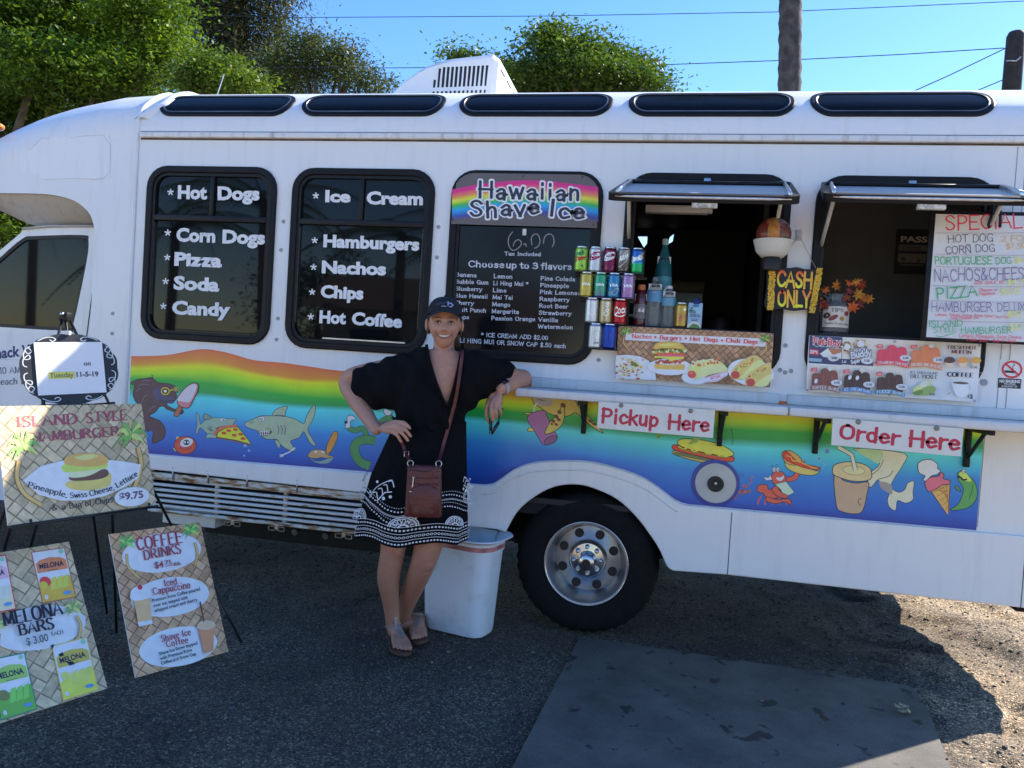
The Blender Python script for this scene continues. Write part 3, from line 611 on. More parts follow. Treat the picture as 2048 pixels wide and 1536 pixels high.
for k in range(nB):
    t0, t1 = k / nB * 1.08,(k + 1) / nB * 1.08; tm = (t0 + t1) / 2; c = tuple(interp(tm,[q[1] for q in bands],[q[0][j] for q in bands]) for j in range(3))
    P = []; NX = 24
    lo = [(lerp(90,1186, q / NX), lerp(interp(lerp(90,1186, q / NX), xs_, yt), interp(lerp(90,1186, q / NX), xs_, yb), t0)) for q in range(NX + 1)]
    hi = [(lerp(90,1186, q / NX), lerp(interp(lerp(90,1186, q / NX), xs_, yt), interp(lerp(90,1186, q / NX), xs_, yb), t1)) for q in range(NX + 1)]
    pc.mb.add([pc.fn(x, y,.0004) for x, y in lo] + [pc.fn(x, y,.0004) for x, y in hi],[(q, q + 1, NX + 2 + q, NX + 1 + q) for q in range(NX)], c)
pc.off = .0008
WV = lambda k: [.06,-.05,.04,-.03,.07,.02,-.04,.03][k % 8]
for t, x0, y0, x1, y1, h in (('Hawaiian',292,245,1045,262,110),('Shave',232,388,745,372,110),('Ice',815,380,1078,410,110)):
    pc.text(t, x0, y0, x1, y1, h,(.03,.035,.06), 'round', wt=.165, outline=ph(190,200,225), ow=.085, wave=WV, spacing=.2)
for x, y in ((625,85),(1068,92),(97,411),(1148,446)): pc.ell(x, y,6,6,(.01,.01,.01))
pc.build('shave_ice_lettering', f)
pc = Pic(wallfn(880,330,3.7472,.004)); T = (.62,.64,.70)
rows = [('Tax Included',485,676,755,682,26),('Choose',215,762,480,770,46),('up',497,770,573,773,46),('to',602,774,668,776,46),('3',697,777,733,778,46),('flavors',760,779,985,784,46)]
c1 = ['Banana', 'Bubble Gum', 'Blueberry', 'Blue Hawaii', 'Cherry', 'Fruit Punch', 'Grape']; w1 = [153,246,200,245,140,236,110]
c2 = ['Lemon', 'Li Hing Mui *', 'Lime', 'Mai Tai', 'Mango', 'Margarita', 'Passion Orange']; w2 = [138,260,98,150,135,202,326]
c3 = ['Pina Colada', 'Pineapple', 'Pink Lemonade', 'Raspberry', 'Root Beer', 'Strawberry', 'Vanilla', 'Watermelon']; w3 = [256,212,330,222,214,242,144,258]
for i,(t, ww) in enumerate(zip(c1, w1)): x = 120 - 2.6 * i - (0 if i < 4 else -2); rows.append((t, x,834 + 52.5 * i, x + ww,837 + 52.5 * i + ww * .02,29))
for i,(t, ww) in enumerate(zip(c2, w2)): x = 404 - 3 * i; rows.append((t, x,846 + 52.5 * i, x + ww,848 + 52.5 * i + ww * .02,29))
for i,(t, ww) in enumerate(zip(c3, w3)): x = 756 - 2.8 * i; rows.append((t, x,862 + 51.5 * i, x + ww,865 + 51.5 * i + ww * .02,29))
rows += [('* ICE CREAM ADD $2.00',310,1286,808,1310,30),('LI HING MUI OR SNOW CAP $.50 each',150,1328,942,1372,31)]
for t, x0, y0, x1, y1, h in rows: pc = Pic(wallfn(880,330,3.7472,.004)); pc.text(t, x0, y0, x1, y1, h * .94, T, 'round', wt=.17, spacing=.15); pc.build('flavour_lettering', f)
pc = Pic(wallfn(880,330,3.7472,.004))
for st in ([(545,500),(515,545),(515,600),(545,640),(590,620),(612,585),(590,560),(560,575),(548,610)],[(625,598),(640,590),(648,612)],[(690,600),(685,550),(705,520),(735,525),(750,570),(735,610),(705,625)],[(775,590),(785,540),(815,518),(845,530),(855,580),(840,615)]):
    pc.line(st, ph(110,112,130),7, True)
pc.build('chalked_price', f)
mb = MB(); q = at(880 + 633 / 3.7472,330 + 504 / 3.7472); mb.bbox(q.x - .010, q.x + .010,-.004,.005, q.z - .016, q.z + .018,.002); mb.build('price_clip', mat('ivory_plastic',(.7,.7,.66),.5), f)
# small bolts between the windows
for x, y in ((567,443),(562,500),(556,637),(553,679),(877,454),(874,515),(296 - 70,627),(225,667),(1197,720),(1560,740),(1571,691),(1582,742),(1570,745),(1968,765)):
    p = at(x, y); mb = MB(); r = .0105 if y != 765 else .016
    mb.lathe([(r,0.002),(r,-.003),(r * .8,-.0045),(r * .45,-.005),(r * .35,-.003),(.0005,-.003)],(p.x,0 if x > 250 else -.002, p.z), 'Y',16); mb.build('wall_bolt', mat('bolt_grey',(.36,.37,.39),.5), BUS, True,40)

# ---- roof windows
for x0, x1 in ((325,587),(607,890),(920,1225),(1257,1590),(1620,1988)):
    X0 = at(x0,212,.07).x; X1 = at(x1,212,.07).x; A0, A1 = .125,.345
    def onroof(p, h):
        q, n = prof(p[1]); return (p[0], q.y + n.y * h, q.z + n.z * h)
    def band(o1, h1, o2, h2, mb): 
        n = len(o1); mb.add([onroof(p, h1) for p in o1] + [onroof(p, h2) for p in o2],[(k,(k + 1) % n, n + (k + 1) % n, n + k) for k in range(n)])
    R0 = rrect(X0, X1, A0, A1,.10,8); ins = lambda d: rrect(X0 + d, X1 - d, A0 + d, A1 - d,.10 - d,8)
    mb = MB(); band(R0,-.002, R0,.008, mb); band(R0,.008, ins(.006),.011, mb); band(ins(.006),.011, ins(.028),.011, mb); band(ins(.028),.011, ins(.034),.006, mb)
    f = mb.build('roof_window', M_FRAME, BUS, True,50)
    mb = MB(); i1, i2, i3 = ins(.0225), ins(.0275), ins(.0285); band(i1,.0112, i2,.0130, mb); band(i2,.0130, i3,.0112, mb); mb.build('bright_trim', mat('dull_trim',(.16,.16,.17),.35,.6, noise=.6, nscale=4), f, True)
    P = ins(.034); zs = sorted({round(p[1],5) for p in P}); mb = MB()
    L = [min(p[0] for p in P if abs(p[1] - z) < 2e-5) for z in zs]; Rr = [max(p[0] for p in P if abs(p[1] - z) < 2e-5) for z in zs]
    mb.loft([[onroof((l, z),.007), onroof((r, z),.007)] for l, r, z in zip(L, Rr, zs)], False, False, closed=False); mb.build('roof_pane', mat('roof_tinted_glass',(.006,.007,.010),.12, spec=.22, ior=1.3), f, True)

# ---- roof air conditioner
AX0, AX1, AY0, AY1, AZ0 = -1.93,-1.165,.75,1.68,2.90
def actop(x): return AZ0 + interp(x,[AX0, AX0 + .05, AX0 + .15, AX0 + .3, AX0 + .45, AX1],[.04,.14,.24,.335,.375,.395])
M_AC = dirty_white('ac_plastic',(.80,.80,.80),(.68,.67,.64), rough=.4, streak=False, coat=0.)
mb = MB(); rings = []
for k in range(15):
    x = lerp(AX0, AX1 - .012,(k / 14)); t = actop(x); y0, y1 = AY0 + .05 * (1 - k / 14), AY1 - .05 * (1 - k / 14); e = min(.03,(t - AZ0) * .4)
    rings.append([(x, y0, AZ0),(x, y0 + .03, t - e),(x, y0 + .03 + e, t),(x, y1 - .03 - e, t),(x, y1 - .03, t - e),(x, y1, AZ0)])
r = rings[-1]; rings.append([(AX1, p[1] * .985 + 1.2 * .015, lerp(AZ0, p[2],.97)) for p in r]); rings.append([(AX1 + .025, lerp(p[1],1.2,.03), lerp(AZ0, p[2],.93)) for p in r])
mb.loft(rings); ac = mb.build('roof_air_conditioner', M_AC, BUS, True,35)
for row in (0,1):
    for k in range(13):
        x = lerp(-1.555,-1.215, k / 12); t = actop(x)
        if row == 0: z0, z1 = AZ0 + .185, min(t - .055, AZ0 + .315 + .00 * k)
        else: z0, z1 = AZ0 + .045 + (.03 if k == 0 else 0), AZ0 + .160
        if row == 0 and k < 1: z1 = z0 + .05
        if z1 - z0 < .02: continue
        yy = lambda z: AY0 + .05 * (1 - (x - AX0) / (AX1 - AX0)) + .03 * (z - AZ0) / (t - AZ0 - .02)
        mb = MB(); mb.add([(x, yy(z0) - .0012, z0),(x + .0165, yy(z0) - .0012, z0),(x + .0165, yy(z1) - .0012, z1),(x, yy(z1) - .0012, z1),(x, yy(z0) + .02, z0),(x + .0165, yy(z0) + .02, z0),(x + .0165, yy(z1) + .02, z1),(x, yy(z1) + .02, z1)],[(0,1,2,3),(4,7,6,5),(0,4,5,1),(3,2,6,7)])
        mb.build('vent_slot', mat('vent_black',(.01,.01,.012),.7), ac)
for k in range(4):
    y = lerp(AY0 + .1, AY1 - .22, k / 3); mb = MB(); xx = AX1 + .0265; mb.box(xx, xx + .002, y, y + .13, AZ0 + .31, AZ0 + .325); mb.build('vent_slot', mat('vent_black'), ac)
fn = lambda x, y, off: (lerp(-1.66,-1.53, x), AY0 + .018 - off + .004 - .02 * 0, AZ0 + .03 + y * .02)
pc = Pic(lambda x, y, off: (lerp(-1.645,-1.545, x), AY0 + .05 * (1 - (lerp(-1.645,-1.545, x) - AX0) / (AX1 - AX0)) + .03 * (.045 + .022 * (1 - y)) / (actop(-1.6) - AZ0 - .02) - off - .001, AZ0 + .045 + .022 * (1 - y)))
pc.text('DOMETIC',.26,1,1.05,1,1.,(.02,.02,.025), 'sans',.03, up=(0,-1)); pc.line([(-.02,.9),(.05,.3),(.12,.9)],(.02,.02,.025),.16); pc.line([(.13,.2),(.2,.55),(.13,.9)],(.02,.02,.025),.1); pc.build('maker_lettering', ac)
mb = MB(); mb.tube([(-2.78,.35,2.87),(-2.74,.36,3.02)],.003,6); mb.build('roof_aerial', M_METAL, BUS)

# ---- mural
cx_ = [262,330,398,450,504,560,610,690,850,1022,1453,1957]
rowsY = [[712,710,698,705,720,725,732,742,745,750,790,850],[728,724,721,728,742,752,757,759,768,788,812,855],[737,735,733,738,750,759,765,768,780,802,827,862],[748,746,745,750,762,771,778,782,793,812,842,870],
         [757,760,765,772,782,789,795,800,810,824,858,880],[775,778,784,790,798,804,808,812,822,838,876,894],[795,795,796,800,808,814,819,822,834,849,893,912],[825,824,825,829,835,841,846,850,858,868,915,935],[845,844,845,849,855,860,866,872,880,888,944,957],[890,892,895,900,905,910,915,920,926,932,1000,1035]]
rowC = [ph(205,88,66), ph(215,120,52), ph(208,208,38), ph(130,195,40), ph(25,145,62), ph(24,132,76), ph(66,186,212), ph(48,155,205), ph(38,112,196), ph(24,76,172), ph(20,48,138)]
Xc = [at(x, y).x for x, y in zip(cx_, rowsY[5])]
botx = [p[0] for p in px2([(298,908),(725,943.5)]) + flare] + [1.5]; botz = [p[1] + .003 for p in px2([(298,908),(725,943.5)]) + flare] + [ZM + .003]
NXM = 130; XM0, XM1 = -3.006,1.466; V = []; Fm = []; Cm = []; nr = len(rowsY) + 1
for i in range(NXM + 1):
    X = lerp(XM0, XM1, i / NXM); zb = interp(X, botx, botz); zz = []
    for r_ in rowsY:
        zc = [at(x, y).z for x, y in zip(cx_, r_)]; cs = catmull(list(zip(Xc, zc)),5); zz.append(interp(X,[c[0] for c in cs],[c[1] for c in cs]))
    zz = [max(z, zb + .0005 * (nr - k)) for k, z in enumerate(zz)] + [zb]
    V += [(X,-.0012, z) for z in zz]
for i in range(NXM):
    for j in range(nr - 1): Fm.append((i * nr + j, i * nr + j + 1,(i + 1) * nr + j + 1,(i + 1) * nr + j))
me = bpy.data.meshes.new('mural'); me.from_pydata(V,[], Fm); ca = me.color_attributes.new('Col', 'FLOAT_COLOR', 'POINT')
ca.data.foreach_set('color', np.array([(*rowC[k % nr],1) for k in range(len(V))], np.float32).ravel()); MURAL = link('mural', me, M_VINYL, BUS)
# ------------------------------------------------------------------ mural creatures (flat vinyl art, traced)
def art(ox, oy, sc): return Pic(wallfn(ox, oy, sc,-.0012), step=.00012, base=.0003)
INK = (.012,.014,.02); Z5 = (240,680,3.7926); TEETH = ph(200,205,215)
# dark fish with goggles holding a pink ice lolly
p = art(*Z5); FB = ph(72,58,72); FL = ph(112,98,116)
p.out([(78,330),(130,300),(205,290),(240,284),(290,322),(360,330),(420,350),(442,365),(440,395),(425,400),(432,425),(418,460),(395,480),(360,478),(365,500),(420,525),(470,528),(482,548),(465,562),(425,550),(355,525),(335,505),(300,508),(270,545),(225,575),(250,590),(310,620),(345,680),(335,740),(300,765),(245,780),(250,690),(200,690),(180,600),(165,520),(120,470),(98,410),(110,345)], FB, INK,4)
p.poly([(250,385),(300,365),(330,420),(400,430),(420,440),(400,472),(340,475),(290,460),(255,425)], ph(66,66,105), True)
for st in ([(150,318),(200,306),(240,312)],[(130,350),(185,335),(230,345)],[(165,470),(185,430),(215,415)],[(215,550),(240,515),(278,498)],[(120,400),(140,375),(170,362)]): p.line(st, FL,5, True, taper=True)
p.line([(245,290),(250,272),(235,262)], INK,4, True)
for x, y, r in ((345,388,30),(428,372,17)):
    p.ell(x, y, r * 1.15, r, ph(215,165,60),.1); p.ell(x, y, r * .85, r * .72, ph(55,50,58),.1); p.ell(x, y, r * .4, r * .35, ph(205,205,190))
p.line([(375,388),(395,378),(412,376)], ph(215,165,60),9)
p.line([(300,450),(330,465),(380,460),(410,455)], INK,3, True)
p.out([(420,545),(450,495),(485,488),(478,515),(445,575),(425,580),(412,568)], ph(140,88,82), INK,4)
p.out([(437,465),(440,430),(490,370),(535,335),(575,325),(595,345),(588,395),(545,480),(520,515),(470,508),(440,485)], ph(196,110,130), INK,5)
p.poly([(440,460),(447,432),(495,372),(540,338),(572,334),(584,352),(575,385),(535,468),(490,470)], ph(222,172,200), True)
p.build('fish_with_ice_lolly_picture', MURAL)
# round red fish
p = art(*Z5); p.poly([(425,760),(432,728),(458,742)], ph(190,190,100)); p.poly([(402,818),(445,828),(420,845)], ph(205,190,110))
p.ell(495,798,84,68, ph(180,72,62),0,32, INK,4); p.ell(505,777,50,33, TEETH,-.3); p.ell(505,777,24,20, INK); p.ell(494,775,8,9, TEETH); p.ell(517,776,8,9, TEETH); p.line([(455,818),(500,832),(545,812)], ph(120,40,38),3, True)
p.ell(450,800,12,9, ph(205,100,90)); p.build('red_fish_picture', MURAL)
# small shark biting a slice of pizza
p = art(*Z5); SG = ph(118,152,152)
p.out([(578,545),(600,580),(610,640),(640,612),(690,592),(760,590),(830,598),(880,596),(865,630),(845,655),(800,660),(745,660),(715,720),(680,722),(640,690),(606,665),(590,705),(575,705),(582,660),(585,610)], SG, INK,3)
p.out([(640,605),(635,560),(670,568),(700,592)], ph(100,128,130), INK,3); p.out([(655,745),(662,715),(690,712),(725,722),(735,745),(690,742)], SG, INK,3)
for k in range(3): p.line([(672 + 12 * k,650),(667 + 12 * k,670),(690 + 8 * k,690)], INK,2.5, True)
p.ell(780,604,17,9, TEETH); p.ell(785,606,5,5, INK)
p.poly([(735,665),(790,652),(860,652),(800,680),(735,690)], ph(120,50,45), True)
p.poly([(755,660),(830,655),(815,668),(760,672)], TEETH)
p.out([(745,700),(800,670),(890,655),(935,705),(995,790),(880,760),(735,735)], ph(206,190,62), INK,4, False)
p.line([(718,722),(735,690),(800,662),(890,652)], ph(165,98,72),22, True); p.line([(730,738),(880,770),(992,795)], ph(120,80,50),7)
for x, y in ((790,706),(826,687),(878,680),(868,722),(918,714),(935,748)): p.ell(x, y,19,11, ph(190,70,45),.1,14)
p.build('shark_with_pizza_picture', MURAL)
p = art(*Z5)
for x, y, r in ((950,802,13),(980,840,10),(943,878,8)): p.ell(x, y, r, r, ph(70,140,205),0,14); p.ell(x - r * .3, y - r * .3, r * .3, r * .3, ph(170,205,225),0,8)
p.build('bubbles_picture', MURAL)
# big shark
p = art(*Z5); S2 = ph(128,156,146)
p.out([(948,628),(1010,600),(1070,575),(1160,575),(1250,580),(1330,600),(1395,635),(1410,590),(1440,530),(1478,492),(1482,540),(1462,610),(1425,680),(1455,740),(1488,805),(1440,780),(1410,720),(1390,695),(1360,740),(1295,765),(1310,800),(1325,845),(1270,830),(1215,790),(1190,755),(1110,750),(1060,715),(1045,690),(1000,675),(955,655)], S2, INK,4, True,3)
p.out([(1155,575),(1180,530),(1230,508),(1272,506),(1255,545),(1250,575),(1200,568)], S2, INK,4); p.out([(1175,762),(1190,800),(1208,824),(1215,790),(1195,762)], S2, INK,3)
for x, y in ((1064,598),(1084,598)): p.ell(x, y,16,18, TEETH,0,16, INK,2.5)
p.ell(1060,598,5,5, INK); p.ell(1080,600,5,5, INK)
for k in range(3): p.line([(1195 + 25 * k,645),(1207 + 25 * k,680),(1198 + 25 * k,718)], INK,3.5, True)
p.poly([(1048,690),(1100,695),(1150,688),(1140,715),(1105,728),(1065,718)], ph(60,45,45), True)
for k in range(5): p.poly([(1056 + 17 * k,692),(1072 + 17 * k,692),(1062 + 17 * k,712)], TEETH); p.poly([(1060 + 16 * k,722),(1074 + 16 * k,722),(1068 + 16 * k,706)], TEETH)
p.line([(1148,680),(1125,668),(1105,676)], INK,3, True); p.line([(985,620),(1005,635)], INK,3); p.line([(1000,612),(1020,628)], INK,3)
p.line([(1325,820),(1285,850),(1245,868),(1215,885)], ph(195,205,220),9, True); p.line([(1245,868),(1212,870)], ph(195,205,220),6); p.line([(1245,868),(1235,888)], ph(195,205,220),6); p.ell(1326,821,8,8, ph(195,205,220))
p.build('grinning_shark_picture', MURAL)
# clam with corn dog
p = art(*Z5); p.out([(1562,850),(1570,800),(1600,730),(1625,695),(1650,700),(1648,745),(1610,830),(1580,862)], ph(195,125,62), INK,4); p.line([(1578,862),(1572,900)], ph(200,180,150),6)
p.out([(1432,885),(1500,920),(1620,885),(1590,930),(1525,940),(1465,920)], ph(100,140,160), INK,3); p.out([(1425,882),(1455,838),(1500,830),(1555,840),(1570,870),(1622,884),(1570,896),(1530,890),(1480,898)], ph(150,135,105), INK,3)
for x in (1487,1540): p.poly([(x - 13,852),(x - 8,838),(x + 14,850),(x,858)], TEETH)
p.build('clam_with_corn_dog_picture', MURAL)
# green eel with napkin
p = art(670,720,7.678); EG = ph(62,125,85)
p.line([(200,1040),(265,1070),(330,1080),(400,1050),(455,1080),(475,1150),(500,1210)], INK,86, True); p.line([(200,1040),(265,1070),(330,1080),(400,1050),(455,1080),(475,1150),(500,1210)], EG,74, True)
ringp = [(620,1245),(520,1225),(400,1235),(320,1290),(300,1390),(340,1500),(430,1590),(540,1620)]; p.line(ringp, INK,142, True); p.line(ringp, EG,130, True)
p.line([(900,900),(780,930),(690,1000)], INK,132, True); p.line([(900,900),(780,930),(690,1000)], EG,118, True)
p.out([(160,1050),(162,985),(190,950),(185,880),(210,850),(265,848),(330,900),(300,915),(248,925),(235,960),(240,1035)], ph(205,208,212), INK,8, False); p.ell(170,955,26,24,(.03,.05,.1))
p.out([(745,800),(760,745),(820,765),(880,790),(850,850),(785,855)], ph(205,208,212), INK,8, False)
p.build('green_eel_picture', MURAL)
# turtle with drink
p = art(940,760,3.6571); TU = ph(190,165,95); TS = ph(92,62,52)
p.out([(455,130),(470,175),(520,205),(570,240),(640,265),(720,262),(770,240),(820,275),(880,330),(975,390),(930,335),(870,270),(800,200),(770,150),(740,110),(600,105),(480,108)], TU, INK,5)
p.poly([(470,130),(540,138),(600,145),(590,185),(530,190),(480,165)], ph(140,145,165), True); p.poly([(480,135),(520,150),(555,150),(500,140)], ph(30,32,50))
p.out([(390,248),(430,238),(480,245),(440,255)], TU, INK,4); p.out([(420,370),(440,345),(475,360),(465,378)], ph(215,195,110), INK,4)
p.line([(470,240),(470,195),(495,165)], ph(200,210,215),13)
p.out([(418,280),(470,235),(545,222),(560,250),(600,350),(640,410),(620,450),(555,475),(525,460),(470,370)], ph(136,98,158), INK,4, True,3)
p.ell(590,440,52,28, ph(112,82,130),-.45,24, INK,4)
p.out([(550,395),(565,340),(600,290),(650,240),(670,190),(690,195),(690,270),(670,330),(620,375)], TU, INK,5)
for x, y, a, b in ((682,185,22,16),(655,235,18,13),(632,268,20,12),(650,290,16,11),(610,300,17,12),(632,325,14,10),(600,322,10,9),(880,300,20,10),(905,322,18,8)): p.ell(x, y, a, b, TS,.6,9)
p.build('sea_turtle_picture', MURAL)
# hot dog sandwich
p = art(940,760,3.6571)
p.out([(1485,540),(1500,515),(1600,540),(1740,575),(1860,598),(1885,615),(1840,628),(1740,612),(1600,580)], ph(190,150,95), INK,5); p.poly([(1500,525),(1620,545),(1760,580),(1880,600),(1860,612),(1720,592),(1560,560),(1495,545)], ph(85,105,75), True)
p.out([(1478,490),(1495,472),(1560,492),(1700,530),(1850,555),(1925,562),(1930,590),(1890,598),(1760,575),(1600,540),(1500,515)], ph(200,65,55), INK,5)
p.out([(1520,470),(1530,440),(1580,430),(1700,440),(1830,470),(1915,520),(1928,548),(1880,560),(1760,540),(1600,505)], ph(220,185,85), INK,5)
p.line([(1525,485),(1560,505),(1600,495),(1640,522),(1690,512),(1740,540),(1790,535),(1840,560),(1890,558)], ph(215,190,70),9, True); p.line([(1530,498),(1600,520),(1720,545),(1880,568)], ph(80,130,60),6)
p.poly([(1590,470),(1640,425),(1700,420),(1660,455),(1610,470)], ph(110,150,95)); p.poly([(1365,430),(1375,395),(1420,395),(1390,420)], ph(90,130,60)); p.line([(1780,350),(1880,375),(1800,390),(1900,440),(1790,425)], ph(70,75,50),4); p.line([(1910,350),(1925,420),(1915,480)], INK,3)
p.build('hot_dog_picture', MURAL)
# fuel filler
fc = at(1431,966); mb = MB(); mb.lathe([(.117,.002),(.117,-.004),(.112,-.0055),(.001,-.0055)],(fc.x - .002,0, fc.z), 'Y',48); fuel = mb.build('fuel_flap', mat('mural_blue_flap', ph(42,55,135),.35), BUS, True,40)
mb = MB(); mb.lathe([(.098,-.005),(.098,-.0075),(.092,-.0095),(.001,-.0085)],(fc.x + .0,0, fc.z), 'Y',48); mb.build('filler_plate', mat('filler_grey',(.52,.52,.49),.45, noise=.08), fuel, True,40)
mb = MB(); mb.lathe([(.040,-.008),(.038,-.020),(.030,-.022),(.012,-.018),(.011,-.015),(.001,-.015)],(fc.x,0, fc.z - .004), 'Y',32); mb.build('filler_cap', M_BLACK, fuel, True,40)
mb = MB(); mb.lathe([(.006,-.012),(.006,-.020),(.001,-.021)],(fc.x,0, fc.z + .0), 'Y',12); mb.build('cap_lock', M_METAL, fuel, True,40)
# shrimp cluster, crab cook, cup, ice cream, green fish
Z7 = (1300,780,2.738); CR = ph(200,95,80)
p = art(*Z7)
for i in range(26):
    rr = random.Random(i); x = 448 + i * 3.6 + rr.uniform(-6,6); y = 575 - i * 1.6 + rr.uniform(-22,22); p.line([(x, y),(x + rr.uniform(-12,12), y + rr.uniform(-14,14)),(x + rr.uniform(-14,14), y + rr.uniform(-6,12))], tuple(c * rr.uniform(.7,1.15) for c in CR),6, True)
p.line([(490,540),(488,480),(500,460),(515,475)], ph(45,50,90),2, True); p.line([(540,520),(556,500),(552,478),(572,480)], CR,4, True); p.ell(470,527,5,5, TEETH); p.build('shrimp_picture', MURAL)
p = art(*Z7); RD = ph(180,82,75)
p.out([(585,540),(600,518),(640,520),(650,545),(690,535),(720,560),(700,590),(640,590),(620,565),(595,560)], RD, INK,3)
for k in range(5): p.line([(610 + 34 * k,580),(596 + 36 * k,600),(590 + 40 * k,628)], RD,8, True); 
p.out([(640,585),(700,600),(760,595),(775,632),(740,612),(690,622),(640,610)], RD, INK,3)
p.out([(665,470),(690,445),(725,450),(745,480),(742,515),(710,525),(675,510)], RD, INK,3); p.poly([(690,480),(715,478),(733,468),(728,490),(708,498)], TEETH, True)
for x in (680,700): p.ell(x,436,10,13, TEETH,0,14, INK,2)
p.ell(683,437,3,4, INK); p.ell(701,437,3,4, INK); p.line([(660,418),(675,412)], INK,3); p.line([(690,410),(702,408)], INK,3)
p.out([(620,475),(650,480),(660,465),(668,492),(635,495)], TEETH, INK,2, False); p.out([(680,515),(745,500),(790,560),(735,588),(715,545)], ph(150,190,185), INK,3, False)
p.out([(668,545),(690,525),(720,560),(755,578),(740,592),(695,580)], RD, INK,3)
p.line([(750,490),(790,480),(815,440),(835,385)], INK,30, True); p.line([(750,490),(790,480),(815,440),(835,385)], RD,25, True)
p.out([(738,400),(770,385),(820,410),(900,440),(928,445),(895,465),(830,462),(760,435)], ph(200,165,105), INK,3); p.out([(722,345),(760,330),(800,350),(830,385),(800,410),(745,400)], ph(190,140,85), INK,3)
p.out([(728,350),(748,335),(800,385),(850,405),(925,422),(928,435),(870,432),(795,408),(740,380)], ph(195,60,55), INK,2.5); p.line([(745,360),(770,365),(780,385),(810,390),(870,415),(890,425),(915,428)], ph(225,190,80),4, True)
p.build('crab_with_hot_dog_picture', MURAL)
p = art(*Z7)
for x, y, r in ((970,335,15),(925,377,11),(958,401,7)): p.ell(x, y, r, r, ph(60,125,195),0,16, ph(120,180,215),2)
p.build('bubbles_picture', MURAL)
p = art(*Z7); DL = ph(170,180,178)
p.out([(1120,320),(1390,345),(1385,410),(1340,480),(1320,530),(1360,560),(1395,545),(1410,510),(1445,500),(1440,560),(1440,600),(1400,620),(1355,605),(1345,660),(1310,640),(1300,600),(1310,560),(1270,540),(1250,490),(1215,530),(1195,520),(1200,460),(1260,400),(1180,350)], DL, INK,3.5, True,3)
p.poly([(1255,500),(1320,520),(1325,570),(1300,560),(1268,540)], ph(120,128,140), True); p.poly([(1130,325),(1270,335),(1255,400),(1205,380)], ph(135,175,150), True); p.line([(1278,380),(1255,430),(1205,470)], INK,3, True); p.line([(1330,440),(1310,470),(1250,488)], INK,3, True)
p.out([(1008,460),(1060,495),(1130,510),(1195,505),(1190,560),(1165,660),(1120,678),(1050,665),(1020,630)], ph(150,138,128), INK,4, True,3)
p.out([(1000,435),(1010,410),(1060,395),(1120,395),(1180,410),(1210,440),(1205,490),(1120,500),(1040,480),(1002,460)], ph(190,165,140), INK,4, True,3); p.ell(1115,440,60,24, ph(202,180,155),.1,28, ph(120,95,80),2.5)
p.line([(1030,312),(1105,355),(1125,440)], INK,25); p.line([(1030,312),(1105,355),(1125,440)], ph(165,190,190),19); p.line([(1160,595),(1140,600),(1145,625),(1158,630)], INK,3, True)
p.build('dolphin_with_cup_picture', MURAL)
p = art(*Z7)
p.out([(1535,550),(1640,500),(1642,540),(1632,688)], ph(196,145,95), INK,4, False)
for k in range(5): p.line([(1555 + 16 * k,545 - 7 * k),(1640 - 0 * k,560 + 26 * k)], ph(130,85,50),2.5) ; p.line([(1548 + 18 * k,560 + 24 * k),(1642 - 2 * k,515 + 28 * k)], ph(130,85,50),2.5)
p.out([(1505,505),(1530,480),(1580,470),(1590,450),(1610,465),(1605,485),(1640,495),(1640,515),(1600,520),(1560,545),(1525,555),(1512,535)], ph(205,95,125), INK,3.5)
p.out([(1467,430),(1470,400),(1500,382),(1540,382),(1572,405),(1575,430),(1590,442),(1570,462),(1540,470),(1510,498),(1495,490),(1505,470),(1475,455)], ph(212,212,214), INK,3.5)
p.build('ice_cream_cone_picture', MURAL)
p = art(*Z7)
p.out([(1690,450),(1715,438),(1735,460),(1775,500),(1792,550),(1785,600),(1750,640),(1700,655),(1640,658),(1660,645),(1690,620),(1708,580),(1715,540),(1700,510),(1685,490),(1695,475),(1680,460)], ph(70,135,85), INK,3.5)
p.poly([(1695,452),(1725,450),(1760,495),(1735,500),(1700,480)], ph(150,185,100), True); p.ell(1717,445,9,11, TEETH,0,14, INK,2); p.ell(1719,446,3,4, INK); p.line([(1680,475),(1700,478),(1715,492),(1735,488)], INK,9, True); p.out([(1668,530),(1685,525),(1703,555),(1680,548)], ph(60,115,95), INK,2.5)
p.line([(1770,515),(1760,560),(1745,600)], INK,2, True); p.build('green_fish_picture', MURAL)

# ------------------------------------------------------------------ interior seen through the open hatches
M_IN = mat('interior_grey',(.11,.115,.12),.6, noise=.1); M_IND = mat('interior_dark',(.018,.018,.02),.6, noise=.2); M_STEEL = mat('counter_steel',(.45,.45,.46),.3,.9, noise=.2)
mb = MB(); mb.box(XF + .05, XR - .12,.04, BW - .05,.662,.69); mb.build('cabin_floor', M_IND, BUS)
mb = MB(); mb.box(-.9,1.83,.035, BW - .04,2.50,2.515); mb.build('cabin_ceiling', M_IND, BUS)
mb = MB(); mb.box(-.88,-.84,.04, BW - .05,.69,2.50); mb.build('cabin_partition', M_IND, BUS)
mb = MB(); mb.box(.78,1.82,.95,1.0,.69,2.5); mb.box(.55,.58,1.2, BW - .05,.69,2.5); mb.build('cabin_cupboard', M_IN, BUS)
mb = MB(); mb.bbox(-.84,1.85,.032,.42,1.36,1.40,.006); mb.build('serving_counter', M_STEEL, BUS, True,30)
plate('added_dark_lining',[(-.84,.69),(1.82,.69),(1.82,2.5),(-.84,2.5)],[[(at(x, y,2.3).x, at(x, y,2.3).z) for x, y in q] for q in ([(1275,473),(1295,473),(1294,488),(1288,496)],[(1335,490),(1340,474),(1348,468),(1345,484)])],2.29,2.31, M_IND, BUS)  # dark lining added to hide the white far wall and keep the cabin dim
mb = MB(); mb.bbox(-.80,.50,1.5,2.28,.7,1.5,.01); mb.build('back_counter', M_IND, BUS, True,30)
